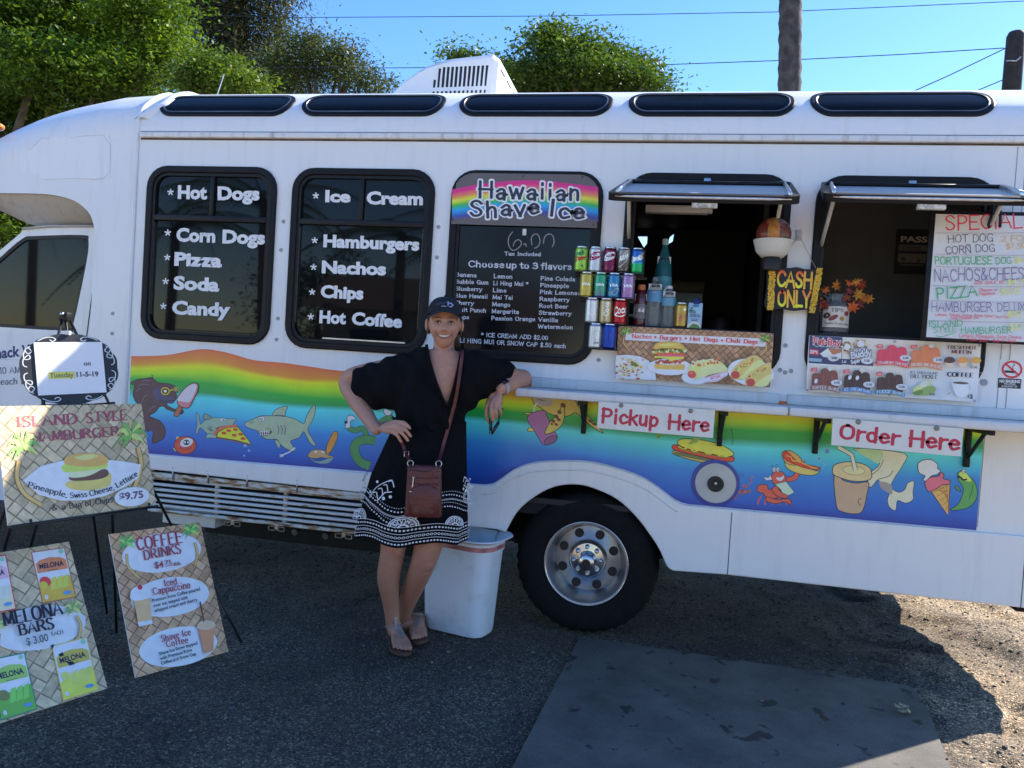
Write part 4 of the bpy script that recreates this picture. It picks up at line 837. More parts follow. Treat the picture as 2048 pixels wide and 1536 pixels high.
mb = MB(); mb.bbox(-.16,.17,.28,.34,2.235,2.275,.006); mb.box(.17,.19,.29,.33,2.24,2.27); mb.build('ceiling_lamp', mat('lamp_casing',(.72,.72,.72),.5), BUS, True,30)
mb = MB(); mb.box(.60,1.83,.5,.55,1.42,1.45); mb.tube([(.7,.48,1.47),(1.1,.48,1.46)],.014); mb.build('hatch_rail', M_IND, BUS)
def bustop(name, loc, label, cat, group=None): return thing(name, loc, label, cat, group)
# chip machine and dispensers on the back counter
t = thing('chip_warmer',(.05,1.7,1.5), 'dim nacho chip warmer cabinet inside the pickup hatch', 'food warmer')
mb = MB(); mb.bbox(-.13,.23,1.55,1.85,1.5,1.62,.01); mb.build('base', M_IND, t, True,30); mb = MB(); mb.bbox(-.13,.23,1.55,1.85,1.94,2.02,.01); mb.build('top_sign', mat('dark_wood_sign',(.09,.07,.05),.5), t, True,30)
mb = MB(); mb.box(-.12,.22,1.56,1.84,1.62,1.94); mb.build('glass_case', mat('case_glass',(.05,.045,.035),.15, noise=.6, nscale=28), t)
t = thing('coffee_urn',(.35,1.7,1.5), 'dark coffee urn on the counter inside the pickup hatch', 'coffee urn')
mb = MB(); mb.lathe([(.001,1.5),(.11,1.5),(.11,1.75),(.09,1.79),(.03,1.81),(.001,1.81)],(.36,1.7,0)); mb.build('body', mat('urn_steel',(.2,.2,.21),.35,.8), t, True,35)
mb = MB(); mb.tube([(.36,1.6,1.56),(.36,1.55,1.55)],.012); mb.build('tap', M_BLACK, t, True,35)
# pass notice in the order hatch
q0 = at(1793,458,.945); q1 = at(1862,550,.945)
NOT = plate('inspection_notice',[(q0.x, q1.z),(q1.x + .05, q1.z),(q1.x + .05, q0.z),(q0.x, q0.z)],[],.938,.945, mat('notice_black',(.02,.02,.022),.5)); setp(NOT, 'black inspection notice headed PASS taped inside the order hatch', 'notice')
pc = Pic(wallfn(1560,320,3.0717,.9375)); pc.text('PASS',742,502,905,506,36, ph(150,152,158), 'sans',.03)
pc.poly([(730,520),(905,524),(903,560),(726,556)], ph(80,82,86)); pc.poly([(726,572),(902,578),(900,634),(722,628)], ph(88,90,95)); pc.poly([(740,638),(880,642),(880,652),(740,648)], ph(75,76,80))
for k in range(2): pc.line([(755,534 + 13 * k),(870,537 + 13 * k)], ph(40,40,44),5)
pc.ell(756,608,15,13, ph(50,50,60)); pc.ell(850,618,12,10, ph(60,48,50)); pc.build('notice_print', NOT)

# ------------------------------------------------------------------ open hatches (windows 4 and 5)
M_FLAPGLASS = mat('flap_glass',(.42,.43,.44),.38, spec=.4, coat=.0, noise=.08, nscale=5)  # reflected sky painted into the pane as a light grey base colour
for i in (3,4):
    f = win_frame(i); a, b = WIN[i]
    hz, oz, oy = WZ1 - .045,2.16 if i == 3 else 2.175,-.43
    if i == 3: A0, A1, O0, O1 = a + .015, b - .015,-.312,.522
    else: A0, A1, O0, O1 = a + .015, b - .01,.612,1.44
    def FP(u, v, h=0.):
        nn = Vector((0,-(hz - oz),-oy)).normalized(); n = Vector((0, nn.y, nn.z))
        x = lerp(lerp(A0, O0, v), lerp(A1, O1, v), u); return Vector((x, lerp(-.018, oy, v), lerp(hz, oz, v))) + n * h
    flap = MB()
    R0 = [(u, v) for u, v in rrect(0,1,0,1,.10,5)]; R1 = [(u, v) for u, v in rrect(.045,.955,.12,.92,.06,5)]; n = len(R0)
    flap.add([FP(*p,.012) for p in R0] + [FP(*p,.014) for p in R1] + [FP(*p,-.022) for p in R0] + [FP(*p,-.022) for p in R1],
             [(k,(k + 1) % n, n + (k + 1) % n, n + k) for k in range(n)] + [(k,2 * n + k,2 * n + (k + 1) % n,(k + 1) % n) for k in range(n)] + [(2 * n + k,3 * n + k,3 * n + (k + 1) % n,2 * n + (k + 1) % n) for k in range(n)] + [(n + k, n + (k + 1) % n,3 * n + (k + 1) % n,3 * n + k) for k in range(n)])
    fl = flap.build('hatch_flap', M_FRAME, BUS, True,40)
    mb = MB(); mb.add([FP(.03,.30,.008), FP(.97,.30,.008), FP(.97,.95,.008), FP(.03,.95,.008), FP(.03,.30,-.002), FP(.97,.30,-.002), FP(.97,.95,-.002), FP(.03,.95,-.002)],[(0,1,2,3),(7,6,5,4),(0,4,5,1),(2,6,7,3)]); mb.build('flap_pane', M_FLAPGLASS, fl)
    mb = MB(); mb.add([FP(.03,.10,.006), FP(.97,.10,.006), FP(.97,.27,.006), FP(.03,.27,.006)],[(0,1,2,3)]); mb.build('flap_top_pane', M_GLASS, fl)
    mb = MB(); mb.tube([FP(.02,.285,.016), FP(.98,.285,.016)],.009,8); mb.build('flap_bar', M_FRAME, fl, True)
    for u in (.05,.95):
        mb = MB(); mb.tube([FP(u,.32,.014), FP(u,.6,.016), FP(u,.93,.014)],.016,10, flat=.5); mb.build('flap_edge_trim', mat('worn_aluminium',(.62,.62,.63),.3,.7, noise=.2, nscale=30), fl, True)
    mb = MB(); pts = [FP(u, v,.0) for u, v in catmull([(.03,.93),(.10,.985),(.5,.99),(.9,.985),(.97,.93)],6)]; mb.tube(pts,.008,8); mb.build('flap_lip', mat('worn_aluminium'), fl, True)
    mb = MB(); c = FP(.52,.99,-.030); mb.bbox(c.x - .055, c.x + .055, c.y - .004, c.y + .02, c.z - .014, c.z + .010,.003); mb.build('flap_latch', mat('chipped_paint',(.55,.52,.45),.6, noise=.5, nscale=60), fl, True,30)
    mb = MB(); c = FP(.5,.21,.012); mb.bbox(c.x - .016, c.x + .016, c.y - .01, c.y + .01, c.z - .018, c.z + .02,.003); mb.build('pane_catch', M_METAL, fl, True,30)
    for u in (.07,.93):
        mb = MB(); c = FP(u,.55,-.02); mb.tube([c,(c.x,.02, WZ1 - .35)],.009,8); mb.build('hatch_stay', mat('stay_ivory',(.55,.54,.50),.5), fl, True)

# ------------------------------------------------------------------ fold-down counters with brackets
M_SHELF = dirty_white('shelf_grey_white',(.66,.66,.65),(.45,.43,.40), rough=.4)
sx0, sxs, sx1 = -.695,.556,1.82
for a, b in ((sx0, sxs - .0012),(sxs + .0012, sx1)):
    mb = MB(); mb.bbox(a, b,-.305,-.002,1.226,1.268,.012); mb.bbox(a + .03, b - .005,-.024,-.0022,1.268,1.318,.006); mb.build('fold_down_counter', M_SHELF, BUS, True,40)
for x, y0, y1 in ((1168,802,868),(1441,825,893),(1633,838,908),(1937,861,935)):
    p = at(x,(y0 + y1) / 2,-.03); zt = 1.226; zb = at(x, y1,-.03).z
    mb = MB(); mb.bbox(p.x - .012, p.x + .012,-.03,-.002, zb, zt,.003); mb.bbox(p.x - .011, p.x + .011,-.28,-.03, zt - .022, zt - .001,.003); mb.tube([(p.x,-.026, zb + .045),(p.x,-.20, zt - .018)],.009,8)
    mb.tube([(p.x - .013,-.018, zb + .03),(p.x + .013,-.018, zb + .03)],.006,8); mb.build('counter_bracket', M_BLKMETAL, BUS, True,40)
def red_sign(quad, words, label, ys=-.318):
    q = [at(x, y, ys) for x, y in quad]; cx = sum(v.x for v in q) / 4; t = thing('hanging_sign',(cx, ys, q[2].z), label, 'sign')
    b = plate('board',[(v.x, v.z) for v in (q[3], q[2], q[1], q[0])],[], ys - .003, ys + .003, dirty_white('cream_sign',(.74,.72,.66),(.58,.52,.40), rough=.45, streak=False, coat=0), t, bevel=.001)
    return t, ys - .003
RED = ph(135,32,62)
t, y = red_sign([(1197.5,803),(1430,820),(1426,876),(1194,856)], None, 'cream Pickup Here sign screwed under the fold-down counter edge')
pc = Pic(wallfn(940,760,3.6571, y)); pc.text('Pickup',965,305,1375,338,94, RED, 'round', wt=.2, spacing=.14); pc.build('sign_lettering', t); pc = Pic(pc.fn); pc.text('Here',1450,352,1745,375,94, RED, 'round', wt=.2, spacing=.14); pc.build('sign_lettering', t)
for x, yy in ((1105,185),(1614,226)): q = at(940 + x / 3.6571,760 + yy / 3.6571, y); mb = MB(); mb.lathe([(.011,0),(.010,-.004),(.005,-.006),(.0005,-.006)],(q.x, y, q.z), 'Y',16); mb.build('sign_screw', mat('old_brass',(.22,.22,.20),.4,.8), t, True,40)
t, y = red_sign([(1665.5,836),(1927,857),(1922,913),(1662,890)], None, 'cream Order Here sign screwed under the fold-down counter edge')
pc = Pic(wallfn(1300,780,2.738, y)); pc.text('Order',1040,262,1362,298,72, RED, 'round', wt=.2, spacing=.14); pc.build('sign_lettering', t); pc = Pic(pc.fn); pc.text('Here',1420,303,1692,328,76, RED, 'round', wt=.2, spacing=.14); pc.build('sign_lettering', t)
for x, yy in ((1141,175),(1570,209)): q = at(1300 + x / 2.738,780 + yy / 2.738, y); mb = MB(); mb.lathe([(.012,0),(.011,-.004),(.005,-.006),(.0005,-.006)],(q.x, y, q.z), 'Y',16); mb.build('sign_screw', mat('old_brass'), t, True,40)
# stocked shelf glimpsed deep inside the pickup hatch
t = thing('stock_shelf',(-.45,2.1,1.5), 'dim shelf of cups, boxes and bottles at the back of the pickup hatch', 'shelf')
for z in (1.5,1.78,2.06): mb = MB(); mb.box(-.80,-.18,1.95,2.25, z, z + .02); mb.build('shelf_board', M_STEEL, t)
rr = random.Random(8)
for z in (1.52,1.80,2.08):
    x = -.78
    while x < -.24:
        w_ = rr.uniform(.05,.11); h_ = rr.uniform(.12,.22); mb = MB(); c_ = rr.choice([(.3,.3,.3),(.25,.06,.05),(.05,.12,.2),(.3,.25,.1),(.4,.4,.38)])
        mb.bbox(x, x + w_ - .012,1.97,2.1, z, z + h_,.006, c_) if rr.random() < .5 else mb.lathe([(.0005, z),(w_ * .42, z),(w_ * .42, z + h_ * .7),(w_ * .16, z + h_ * .85),(w_ * .16, z + h_),(.0005, z + h_)],(x + w_ * .45,2.02,0), 'Z',16, c_)
        mb.build('stock_item', attr_mat('stock_goods', rough=.4), t, True,35); x += w_ + .01
t = thing('drinks_fridge',(.85,.62,.7), 'tall dim steel fridge beside the order hatch cupboard', 'fridge')
mb = MB(); mb.bbox(.60,.76,.70,1.15,.70,2.3,.01); mb.build('cabinet', M_STEEL, t, True,30); mb = MB(); mb.tube([(.75,.68,1.3),(.75,.66,1.5),(.75,.68,1.7)],.008); mb.build('handle', M_METAL, t, True)
# ================================================================== goods on display
M_CAN = attr_mat('can_paint', rough=.28, metal=.55, noise=.05); M_CANMET = mat('can_aluminium',(.62,.62,.63),.25,1.)
def wrapfn(c, r, z0, h):
    def fn(x, y, off):
        a = x * math.pi / 2; return (c[0] + (r + off) * math.sin(a), c[1] - (r + off) * math.cos(a), z0 + h * y)
    return fn
def can(c, z0, bands, draw, label, group, H=.1245, R=.0332):
    t = thing('drink_can',(c[0], c[1], z0), label, 'drink can', group)
    mb = MB(); zs = [.07 + .80 * k / 12 for k in range(13)]; pr = [(R, z) for z in zs]
    cols = [tuple(interp((zs[k] + zs[k + 1]) / 2,[b[0] for b in bands],[b[1][j] for b in bands]) for j in range(3)) for k in range(12)]
    pr = [(R * .80,.015),(R * .93,.045)] + pr + [(R * .90,.925),(R * .845,.955)]; cols = [bands[0][1]] * 2 + cols + [bands[-1][1]] * 2
    mb.lathe([(r, z0 + z * H) for r, z in pr],(c[0], c[1],0), 'Z',32, cols=cols); mb.build('can_body', M_CAN, t, True,50)
    mb = MB(); mb.lathe([(R * .845, z0 + .955 * H),(R * .86, z0 + .985 * H),(R * .84, z0 + H),(R * .80, z0 + H),(R * .78, z0 + .975 * H),(.0005, z0 + .975 * H)],(c[0], c[1],0), 'Z',32); mb.build('can_lid', M_CANMET, t, True,40)
    mb = MB(); mb.lathe([(R * .80, z0 + .015 * H),(R * .74, z0),(.0005, z0 + .03 * H)],(c[0], c[1],0), 'Z',32); mb.build('can_base', M_CANMET, t, True,40)
    if draw:
        pc = Pic(wrapfn(c, R, z0, H), step=.0001, base=.0002); draw(pc); pc.build('can_print', t, M_CAN)
    return t
UP = (0,1)
def bd(*a): return list(a)
W8 = (.78,.78,.78); SIL = (.55,.56,.58); DR = (.10,.008,.02)
def d_dew(p): p.poly([(-.8,.28),(-.3,.52),(.1,.5),(.6,.7),(.62,.62),(.1,.36),(-.8,.2)],(.02,.14,.05)); p.text('Mtn',-.5,.60,.35,.66,.15,(.02,.16,.07), 'sans',.05, up=UP, ital=.2); p.text('Dew',-.62,.36,.55,.50,.19,(.45,.02,.03), 'sans',.06, up=UP, ital=.2); p.poly([(.0,.9),(.4,.86),(.2,.76),(.5,.72),(.1,.70)],(.02,.12,.05)); p.poly([(.2,.3),(.35,.1),(.05,.2)],(.02,.14,.05))
def d_dp(c, bg): 
    def d(p): p.ell(.0,.62,.66,.15, bg,.15,26); p.ell(0,.62,.6,.125, tuple(x * .5 + y * .5 for x, y in zip(bg, DR)),.15,26, c,.05); p.text('Dr',-.2,.64,.2,.66,.14, c, 'sans',.05, up=UP); p.text('Pepper',-.5,.5,.5,.55,.12, c, 'sans',.05, up=UP); p.line([(-.3,.22),(.4,.22)], c,.025); p.line([(-.2,.16),(.3,.16)], c,.02)
    return d
def d_aw(p): p.ell(.05,.56,.62,.17,(.02,.015,.012),.5,28,(.6,.55,.45),.03); p.text('A&W',-.45,.42,.58,.62,.2,(.75,.72,.66), 'sans',.05, up=UP); p.line([(-.2,.2),(.4,.2)], W8,.04); p.line([(-.1,.13),(.3,.13)], W8,.03)
def d_sp(p): p.poly([(-.9,.4),(.9,.55),(.9,.49),(-.9,.34)], W8); p.text('Sprite',-.72,.44,.6,.56,.2, W8, 'sans',.07, up=UP, ital=.3); p.ell(.45,.74,.25,.07,(.7,.5,.02),.5,16)
def d_fr(a, b, c):
    def d(p): p.poly([(-.9,.80),(.9,.80),(.9,.92),(-.9,.92)], c); p.poly([(-.7,.52),(.7,.52),(.7,.68),(-.7,.68)], a); p.text('TEA',-.45,.46,.45,.46,.10, W8, 'sans',.05, up=UP); p.ell(.2,.26,.34,.12, b,.3,18); p.ell(-.3,.2,.2,.07, tuple(.6 * x for x in b),0,14)
    return d
def d_dc(p): p.poly([(-.14,.06),(.38,.06),(.38,.92),(-.14,.92)],(.33,.005,.02)); p.text('Coke',.27,.30,.27,.84,.4, W8, 'round', wt=.2, up=(-1,0)); p.line([(.14,.14),(.14,.27)], W8,.06)
def d_cc(p): p.text('Coca',-.55,.38,.75,.48,.26, W8, 'round', wt=.17, up=UP, ital=0); p.line([(-.55,.36),(.1,.30),(.7,.40)], W8,.04, True); p.line([(-.1,.16),(.4,.16)],(.6,.5,.5),.03)
def d_pe(w):
    def d(p):
        x0 = .2 if w else .55; p.ell(x0,.52,.44,.19, W8,0,26)
        p.poly([(x0 + .40 * math.cos(a),.54 + .17 * math.sin(a)) for a in [math.radians(q) for q in range(15,200,12)]],(.45,.01,.03)); p.poly([(x0 + .40 * math.cos(a),.49 + .16 * math.sin(a)) for a in [math.radians(q) for q in range(200,372,12)]],(.01,.03,.25))
        if w: p.text('diet',-.1,.16,.5,.2,.12,(.15,.2,.35), 'sans',.03, up=UP)
        else: p.text('pepsi',-.62,.2,-.62,.8,.26,(.25,.35,.6), 'sans',.03, up=(-1,0))
    return d
def d_lc(p): p.text('La',-.55,.2,.1,.26,.3,(.42,.04,.12), 'round', wt=.1, up=UP); p.text('Croix',-.3,.36,.6,.46,.18,(.42,.04,.12), 'round', wt=.1, up=UP); p.line([(.5,.5),(.3,.3),(.7,.1)],(.42,.04,.12),.03, True); p.line([(.2,.7),(.4,.74)], W8,.08)
RK = ['in the top row of the can pyramid', 'in the second row of the can pyramid', 'in the third row of the can pyramid', 'in the bottom row of the can pyramid']
zb4 = at(1208,698,-.055).z; CH = .1262; GRP = 'drink cans stacked on the wall beside the pickup hatch'
CANS = [(0,1156.2,[(0,(.32,.5,.05)),(1,(.30,.52,.10))], d_dew, 'lime green soda can with red lettering,'),(0,1184.2,[(0, SIL),(1,(.6,.6,.62))], d_dp((.35,.02,.08),(.6,.6,.62)), 'pale silver soda can with maroon oval,'),(0,1213,[(0,(.16,.008,.05)),(.9,(.2,.01,.06)),(1,(.1,.005,.02))], d_dp((.75,.7,.72),(.2,.01,.05)), 'maroon soda can with white lettering,'),(0,1241,[(0,(.05,.035,.025)),(.3,(.12,.08,.06)),(1,(.32,.30,.29))], d_aw, 'brown root beer can,'),(0,1268.5,[(0,(.02,.30,.08)),(.35,(.03,.42,.12)),(.45,(.02,.16,.5)),(1,(.02,.09,.38))], d_sp, 'blue and green lemon soda can,'),
        (1,1169.8,[(0,(.5,.36,.05)),(1,(.45,.36,.10))], d_fr((.25,.45,.10),(.6,.55,.15),(.55,.25,.06)), 'gold juice can with green print,'),(1,1197.7,[(0,(.10,.08,.3)),(.2,(.04,.28,.2)),(1,(.04,.30,.16))], d_fr((.10,.35,.30),(.5,.15,.12),(.45,.22,.08)), 'sea green juice can,'),(1,1225,[(0,(.03,.16,.34)),(1,(.04,.2,.4))], d_fr((.03,.14,.3),(.65,.62,.25),(.5,.5,.15)), 'blue juice can with yellow fruit,'),(1,1253,[(0,(.3,.16,.36)),(1,(.35,.22,.42))], d_fr((.12,.4,.22),(.6,.16,.28),(.4,.42,.15)), 'violet juice can with pink print,'),
        (2,1184,[(0, SIL),(1,(.6,.61,.63))], d_dc, 'silver cola can with red upright stripe,'),(2,1212,[(0,(.42,.33,.16)),(1,(.45,.37,.2))], d_dc, 'golden cola can with red upright stripe,'),(2,1240,[(0,(.4,.008,.015)),(1,(.42,.01,.02))], d_cc, 'bright red cola can with white script,'),
        (3,1194,[(0,(.58,.6,.62)),(.9,(.6,.62,.64)),(1,(.3,.4,.6))], d_pe(True), 'silver diet cola can with a round badge,'),(3,1222,[(0,(.01,.04,.32)),(1,(.012,.06,.4))], d_pe(False), 'deep blue cola can with a round badge,')]
for row, px, bands, dr, lab in CANS:
    p = at(px,620,-.055); can((p.x + (row - 1.5) * -.0 ,-.0555), zb4 + (3 - row) * CH,[(z, c) for z, c in bands], dr, lab.rstrip(',') + ' ' + RK[row], GRP, CH - .0006)
mb = MB(); xa, xb = at(1180,698,-.055).x, at(1236,698,-.055).x; mb.box(xa, xb,-.09,-.001, zb4 - .0045, zb4 - .0005); mb.build('can_ledge', M_BLKMETAL, BUS)
for row, x0, x1 in ((2,1170,1253),(1,1156,1267),(0,1142,1282)):
    za = zb4 + (3 - row) * CH; 
    mb = MB(); mb.box(at(x0,620,-.055).x, at(x1,620,-.055).x,-.021,-.017, za - .016, za + .008); mb.build('can_strap', M_BLKMETAL, BUS)
# display ledge behind the food banner
ZL = at(1300,653,.06).z
mb = MB(); mb.bbox(WIN[3][0] + .05, WIN[3][1] - .05,.0,.26, ZL - .02, ZL,.003); mb.build('display_ledge', M_IND, BUS, True,30)
Zc = (1130,440,5.907)
def zx(x, Y): return at(Zc[0] + x / Zc[2],640, Y).x
def bottle(name, x, Y, z0, prof_, m, label, parts=(), cap=None, n=32):
    c = (zx(x, Y), Y); t = thing(name,(c[0], c[1], z0), label, 'bottle')
    mb = MB(); mb.lathe([(r, z0 + z) for r, z in prof_],(c[0], c[1],0), 'Z', n); mb.build('bottle_body', m, t, True,40)
    if cap:
        r, za, zb, cm = cap; mb = MB(); k = 40
        mb.lathe([(r, z0 + za),(r, z0 + zb - .002),(r * .9, z0 + zb),(.0005, z0 + zb)],(c[0], c[1],0), 'Z', k); mb.build('bottle_cap', cm, t, True,35)
    for nm, z, h, r, dr in parts:
        pc = Pic(wrapfn(c, r, z0 + z, h), step=.0001, base=.0003); dr(pc); pc.build(nm, t)
    return t
def lab_rect(col): return lambda p: [p.poly([(lerp(-1,1, k / 10),0),(lerp(-1,1,(k + 1) / 10),0),(lerp(-1,1,(k + 1) / 10),1),(lerp(-1,1, k / 10),1)], col) for k in range(10)]
def tag_draw(price):
    def d(p): p.poly([(-.62,0),(.62,0),(.62,1),(-.62,1)], W8); p.text(price,-.3,.45,.45,.45,.38,(.02,.02,.02), 'sans',.05, up=UP)
    return d
M_PET = mat('clear_pet',(.72,.78,.80),.06, trans=.85, ior=1.33); M_TEAL = mat('teal_pet',(.05,.28,.34),.08, trans=.55, ior=1.33)
M_WCAP = mat('white_cap',(.62,.66,.68),.5); M_OCAP = mat('orange_cap',(.62,.20,.06),.5)
mb = MB(); bx = zx(1125,.17); mb.bbox(bx - .05, bx + .05,.12,.22, ZL, ZL + .10,.004); bb = mb.build('bottle_crate', M_IND, None, True,30); bb.location = (0,0,0); setp(bb, 'dark low box holding up the tall teal bottle', 'box')
def dl_big(p): 
    for k in range(12):
        for j in range(6): p.mb.add([p.fn(lerp(-1,1,(k + a) / 12),(j + b) / 6,.0004) for a, b in ((0,0),(1,0),(1,1),(0,1))],[(0,1,2,3)], tuple(lerp((.01,.06,.22)[i],(.07,.32,.42)[i], j / 5) for i in range(3)))
    p.off = .0008; p.line([(-.2,.2),(.1,.35),(.45,.3)], W8,.03, True); p.ell(.25,.5,.16,.05, W8,.4,12); p.line([(.2,.52),(.3,.62)], W8,.04); p.text('life',-.4,.12,.3,.2,.14,(.35,.5,.6), 'round', wt=.12, up=UP)
bottle('water_bottle',1125,.17, ZL + .10,[(.0005,0),(.04,0),(.0435,.01),(.044,.10),(.0435,.19),(.038,.245),(.026,.285),(.0165,.315),(.015,.345),(.0005,.345)], M_TEAL, 'tall teal water bottle standing behind the small bottles',[('bottle_label',.03,.135,.0442, dl_big),('price_tag',.232,.036,.0405, tag_draw('$4.50'))],(.0165,.33,.362, mat('pale_cap',(.38,.55,.55),.5)))
def dl_gat(p): lab_rect((.18,.17,.17))(p); p.off += .0003; p.text('G',-.15,.40,.42,.40,.36, W8, 'sans',.08, up=UP); p.poly([(-.7,.1),(-.2,.5),(-.6,.9)],(.5,.5,.5)); p.line([(-.3,.16),(.5,.16)], W8,.05)
bottle('sports_drink_bottle',880,.05, ZL,[(.0005,0),(.031,0),(.034,.008),(.034,.03),(.031,.05),(.034,.09),(.034,.11),(.033,.15),(.026,.172),(.021,.182),(.0005,.182)], mat('dark_red_drink',(.10,.012,.02),.1, coat=.4), 'dark red sports drink bottle with an orange cap',[('bottle_label',.035,.072,.0345, dl_gat),('price_tag',.125,.034,.0345, tag_draw('$3.00'))],(.0215,.178,.208, M_OCAP))
def dl_wat(p): lab_rect((.10,.30,.50))(p); p.off += .0003; p.poly([(-.6,.35),(-.1,.85),(.1,.85),(.6,.35)],(.7,.72,.72)); p.poly([(-.3,.62),(0,.95),(.3,.62)],(.5,.12,.08)); p.line([(-.6,.34),(.6,.34)],(.45,.06,.05),.14)
bottle('water_bottle',1040,.045, ZL,[(.0005,0),(.036,0),(.039,.01),(.037,.04),(.039,.08),(.037,.10),(.039,.125),(.039,.18),(.032,.205),(.018,.222),(.0135,.23),(.0005,.231)], M_PET, 'larger clear water bottle with a red peak on its blue label',[('bottle_label',.122,.056,.0393, dl_wat),('price_tag',.182,.03,.0385, tag_draw('$3.00'))],(.0145,.226,.248, M_PET))
def dl_wat2(p): lab_rect((.12,.34,.48))(p); p.off += .0003; p.poly([(-.6,.3),(-.1,.8),(.1,.8),(.6,.3)],(.6,.66,.68)); p.line([(-.5,.25),(.5,.25)],(.05,.3,.22),.12)
bottle('water_bottle',1210,.045, ZL,[(.0005,0),(.033,0),(.036,.01),(.034,.04),(.036,.07),(.034,.09),(.036,.11),(.036,.145),(.03,.17),(.017,.188),(.0135,.195),(.0005,.196)], M_PET, 'smaller clear water bottle with a white cap',[('bottle_label',.106,.04,.0362, dl_wat2),('price_tag',.15,.028,.0352, tag_draw('$2.00'))],(.0145,.192,.208, M_WCAP))
can((zx(1368,.03),.03), ZL,[(0,(.42,.28,.06)),(1,(.48,.33,.08))], d_lc, 'golden sparkling water can between water bottle and blue carton', GRP,.124)
cx = zx(1530,.03); t = thing('juice_carton',(cx,.03, ZL), 'small light blue coconut water carton with a dark blue cap', 'carton')
mb = MB(); mb.bbox(cx - .034, cx + .034,.0,.055, ZL, ZL + .125,.003); mb.build('carton_body', mat('carton_blue',(.35,.55,.72),.4), t, True,30)
mb = MB(); mb.lathe([(.019, ZL + .118),(.018, ZL + .140),(.014, ZL + .146),(.0005, ZL + .146)],(cx + .004,.012,0), 'Z',24); mb.build('carton_cap', mat('cap_navy',(.015,.03,.16),.4), t, True,35)
pc = Pic(lambda x, y, off: (cx + x * .034,-.0002 - off, ZL + y * .125)); pc.poly([(-1,.0),(.95,0),(.6,.22),(-.2,.28),(-1,.12)],(.7,.72,.62)); pc.poly([(-.9,0),(.9,0),(.5,.14),(-.2,.18)],(.12,.26,.08)); pc.text('VITA',-.9,.58,.1,.58,.13,(.02,.10,.05), 'sans',.05, up=UP); pc.text('COCO',-.75,.44,.75,.44,.11,(.02,.08,.25), 'sans',.05, up=UP); pc.line([(-.6,.36),(.6,.36)],(.1,.2,.4),.03); pc.line([(-.5,.3),(.4,.3)],(.1,.2,.4),.05); pc.poly([(-.6,.85),(-.3,.78),(-.7,.74),(-.2,.70),(-.8,.68)],(.03,.2,.08)); pc.ell(0,.88,.5,.05,(.06,.22,.45)); pc.build('carton_print', t)

# ------------------------------------------------------------------ woven mat material for the food boards
def weave(name, c1, c2, dark, scale=14.):
    m = mat(name, c1,.55); nt = m.node_tree; b = bsdf_of(m); N = nt.nodes.new; L = nt.links.new
    uv = N('ShaderNodeUVMap'); uv.uv_map = 'UVMap'
    outs = []
    for ang in (45,-45):
        mp = N('ShaderNodeMapping'); mp.inputs['Rotation'].default_value = (0,0, math.radians(ang)); mp.inputs['Scale'].default_value = (scale, scale, scale)
        br = N('ShaderNodeTexBrick'); br.offset = .5; br.inputs['Scale'].default_value = 1.; br.inputs['Mortar Size'].default_value = .035; br.inputs['Brick Width'].default_value = 1.; br.inputs['Row Height'].default_value = .5
        br.inputs['Color1'].default_value = (*c1,1); br.inputs['Color2'].default_value = (*c2,1); br.inputs['Mortar'].default_value = (*dark,1); br.inputs['Bias'].default_value = 0
        L(uv.outputs[0], mp.inputs[0]); L(mp.outputs[0], br.inputs['Vector']); outs.append(br.outputs[0])
    mp = N('ShaderNodeMapping'); mp.inputs['Rotation'].default_value = (0,0, math.radians(45)); mp.inputs['Scale'].default_value = (scale, scale, scale); ck = N('ShaderNodeTexChecker'); ck.inputs['Scale'].default_value = 1.
    L(uv.outputs[0], mp.inputs[0]); L(mp.outputs[0], ck.inputs['Vector']); mx = N('ShaderNodeMix'); mx.data_type = 'RGBA'; L(ck.outputs['Fac'], mx.inputs[0]); L(outs[0], mx.inputs[6]); L(outs[1], mx.inputs[7])
    n = N('ShaderNodeTexNoise'); n.inputs['Scale'].default_value = 40; n.inputs['Detail'].default_value = 6; L(uv.outputs[0], n.inputs['Vector']); mr = N('ShaderNodeMapRange'); mr.inputs[3].default_value = .55; mr.inputs[4].default_value = 1.45; L(n.outputs['Fac'], mr.inputs[0])
    sc = N('ShaderNodeVectorMath'); sc.operation = 'SCALE'; L(mx.outputs[2], sc.inputs[0]); L(mr.outputs[0], sc.inputs['Scale']); L(sc.outputs[0], b.inputs['Base Color'])
    return m
WV_BROWN = weave('woven_brown_print', ph(150,130,112), ph(118,98,84), ph(70,58,50),22.)
WV_GREY = weave('woven_grey_print', ph(162,162,150), ph(132,131,119), ph(98,97,88),12.)
WV_TAN = weave('woven_tan_print', ph(164,146,128), ph(134,114,99), ph(94,80,70),14.)
def quad_sheet(name, P, m, parent):
    me = bpy.data.meshes.new(name); me.from_pydata([tuple(p) for p in P],[],[(0,1,2,3)]); uv = me.uv_layers.new(name='UVMap')
    w = (Vector(P[1]) - Vector(P[0])).length; h = (Vector(P[3]) - Vector(P[0])).length
    for i, q in enumerate(((0, h),(w, h),(w,0),(0,0))): uv.data[i].uv = q
    return link(name, me, m, parent)
def board_thing(name, P, n, thick, label, face_m, cat='sign', back=None):
    """P: TL, TR, BR, BL corners of the printed face, n unit normal"""
    P = [Vector(p) for p in P]; n = Vector(n); base = (P[2] + P[3]) / 2; t = thing(name, base, label, cat)
    mb = MB(); A = [p - n * .0005 for p in P]; B = [p - n * thick for p in P]; mb.add(A + B,[(0,1,2,3),(7,6,5,4),(0,4,5,1),(1,5,6,2),(2,6,7,3),(3,7,4,0)]); mb.build('panel', back or mat('coroplast_white',(.7,.7,.7),.5), t)
    quad_sheet('print_sheet', P, face_m, t); return t
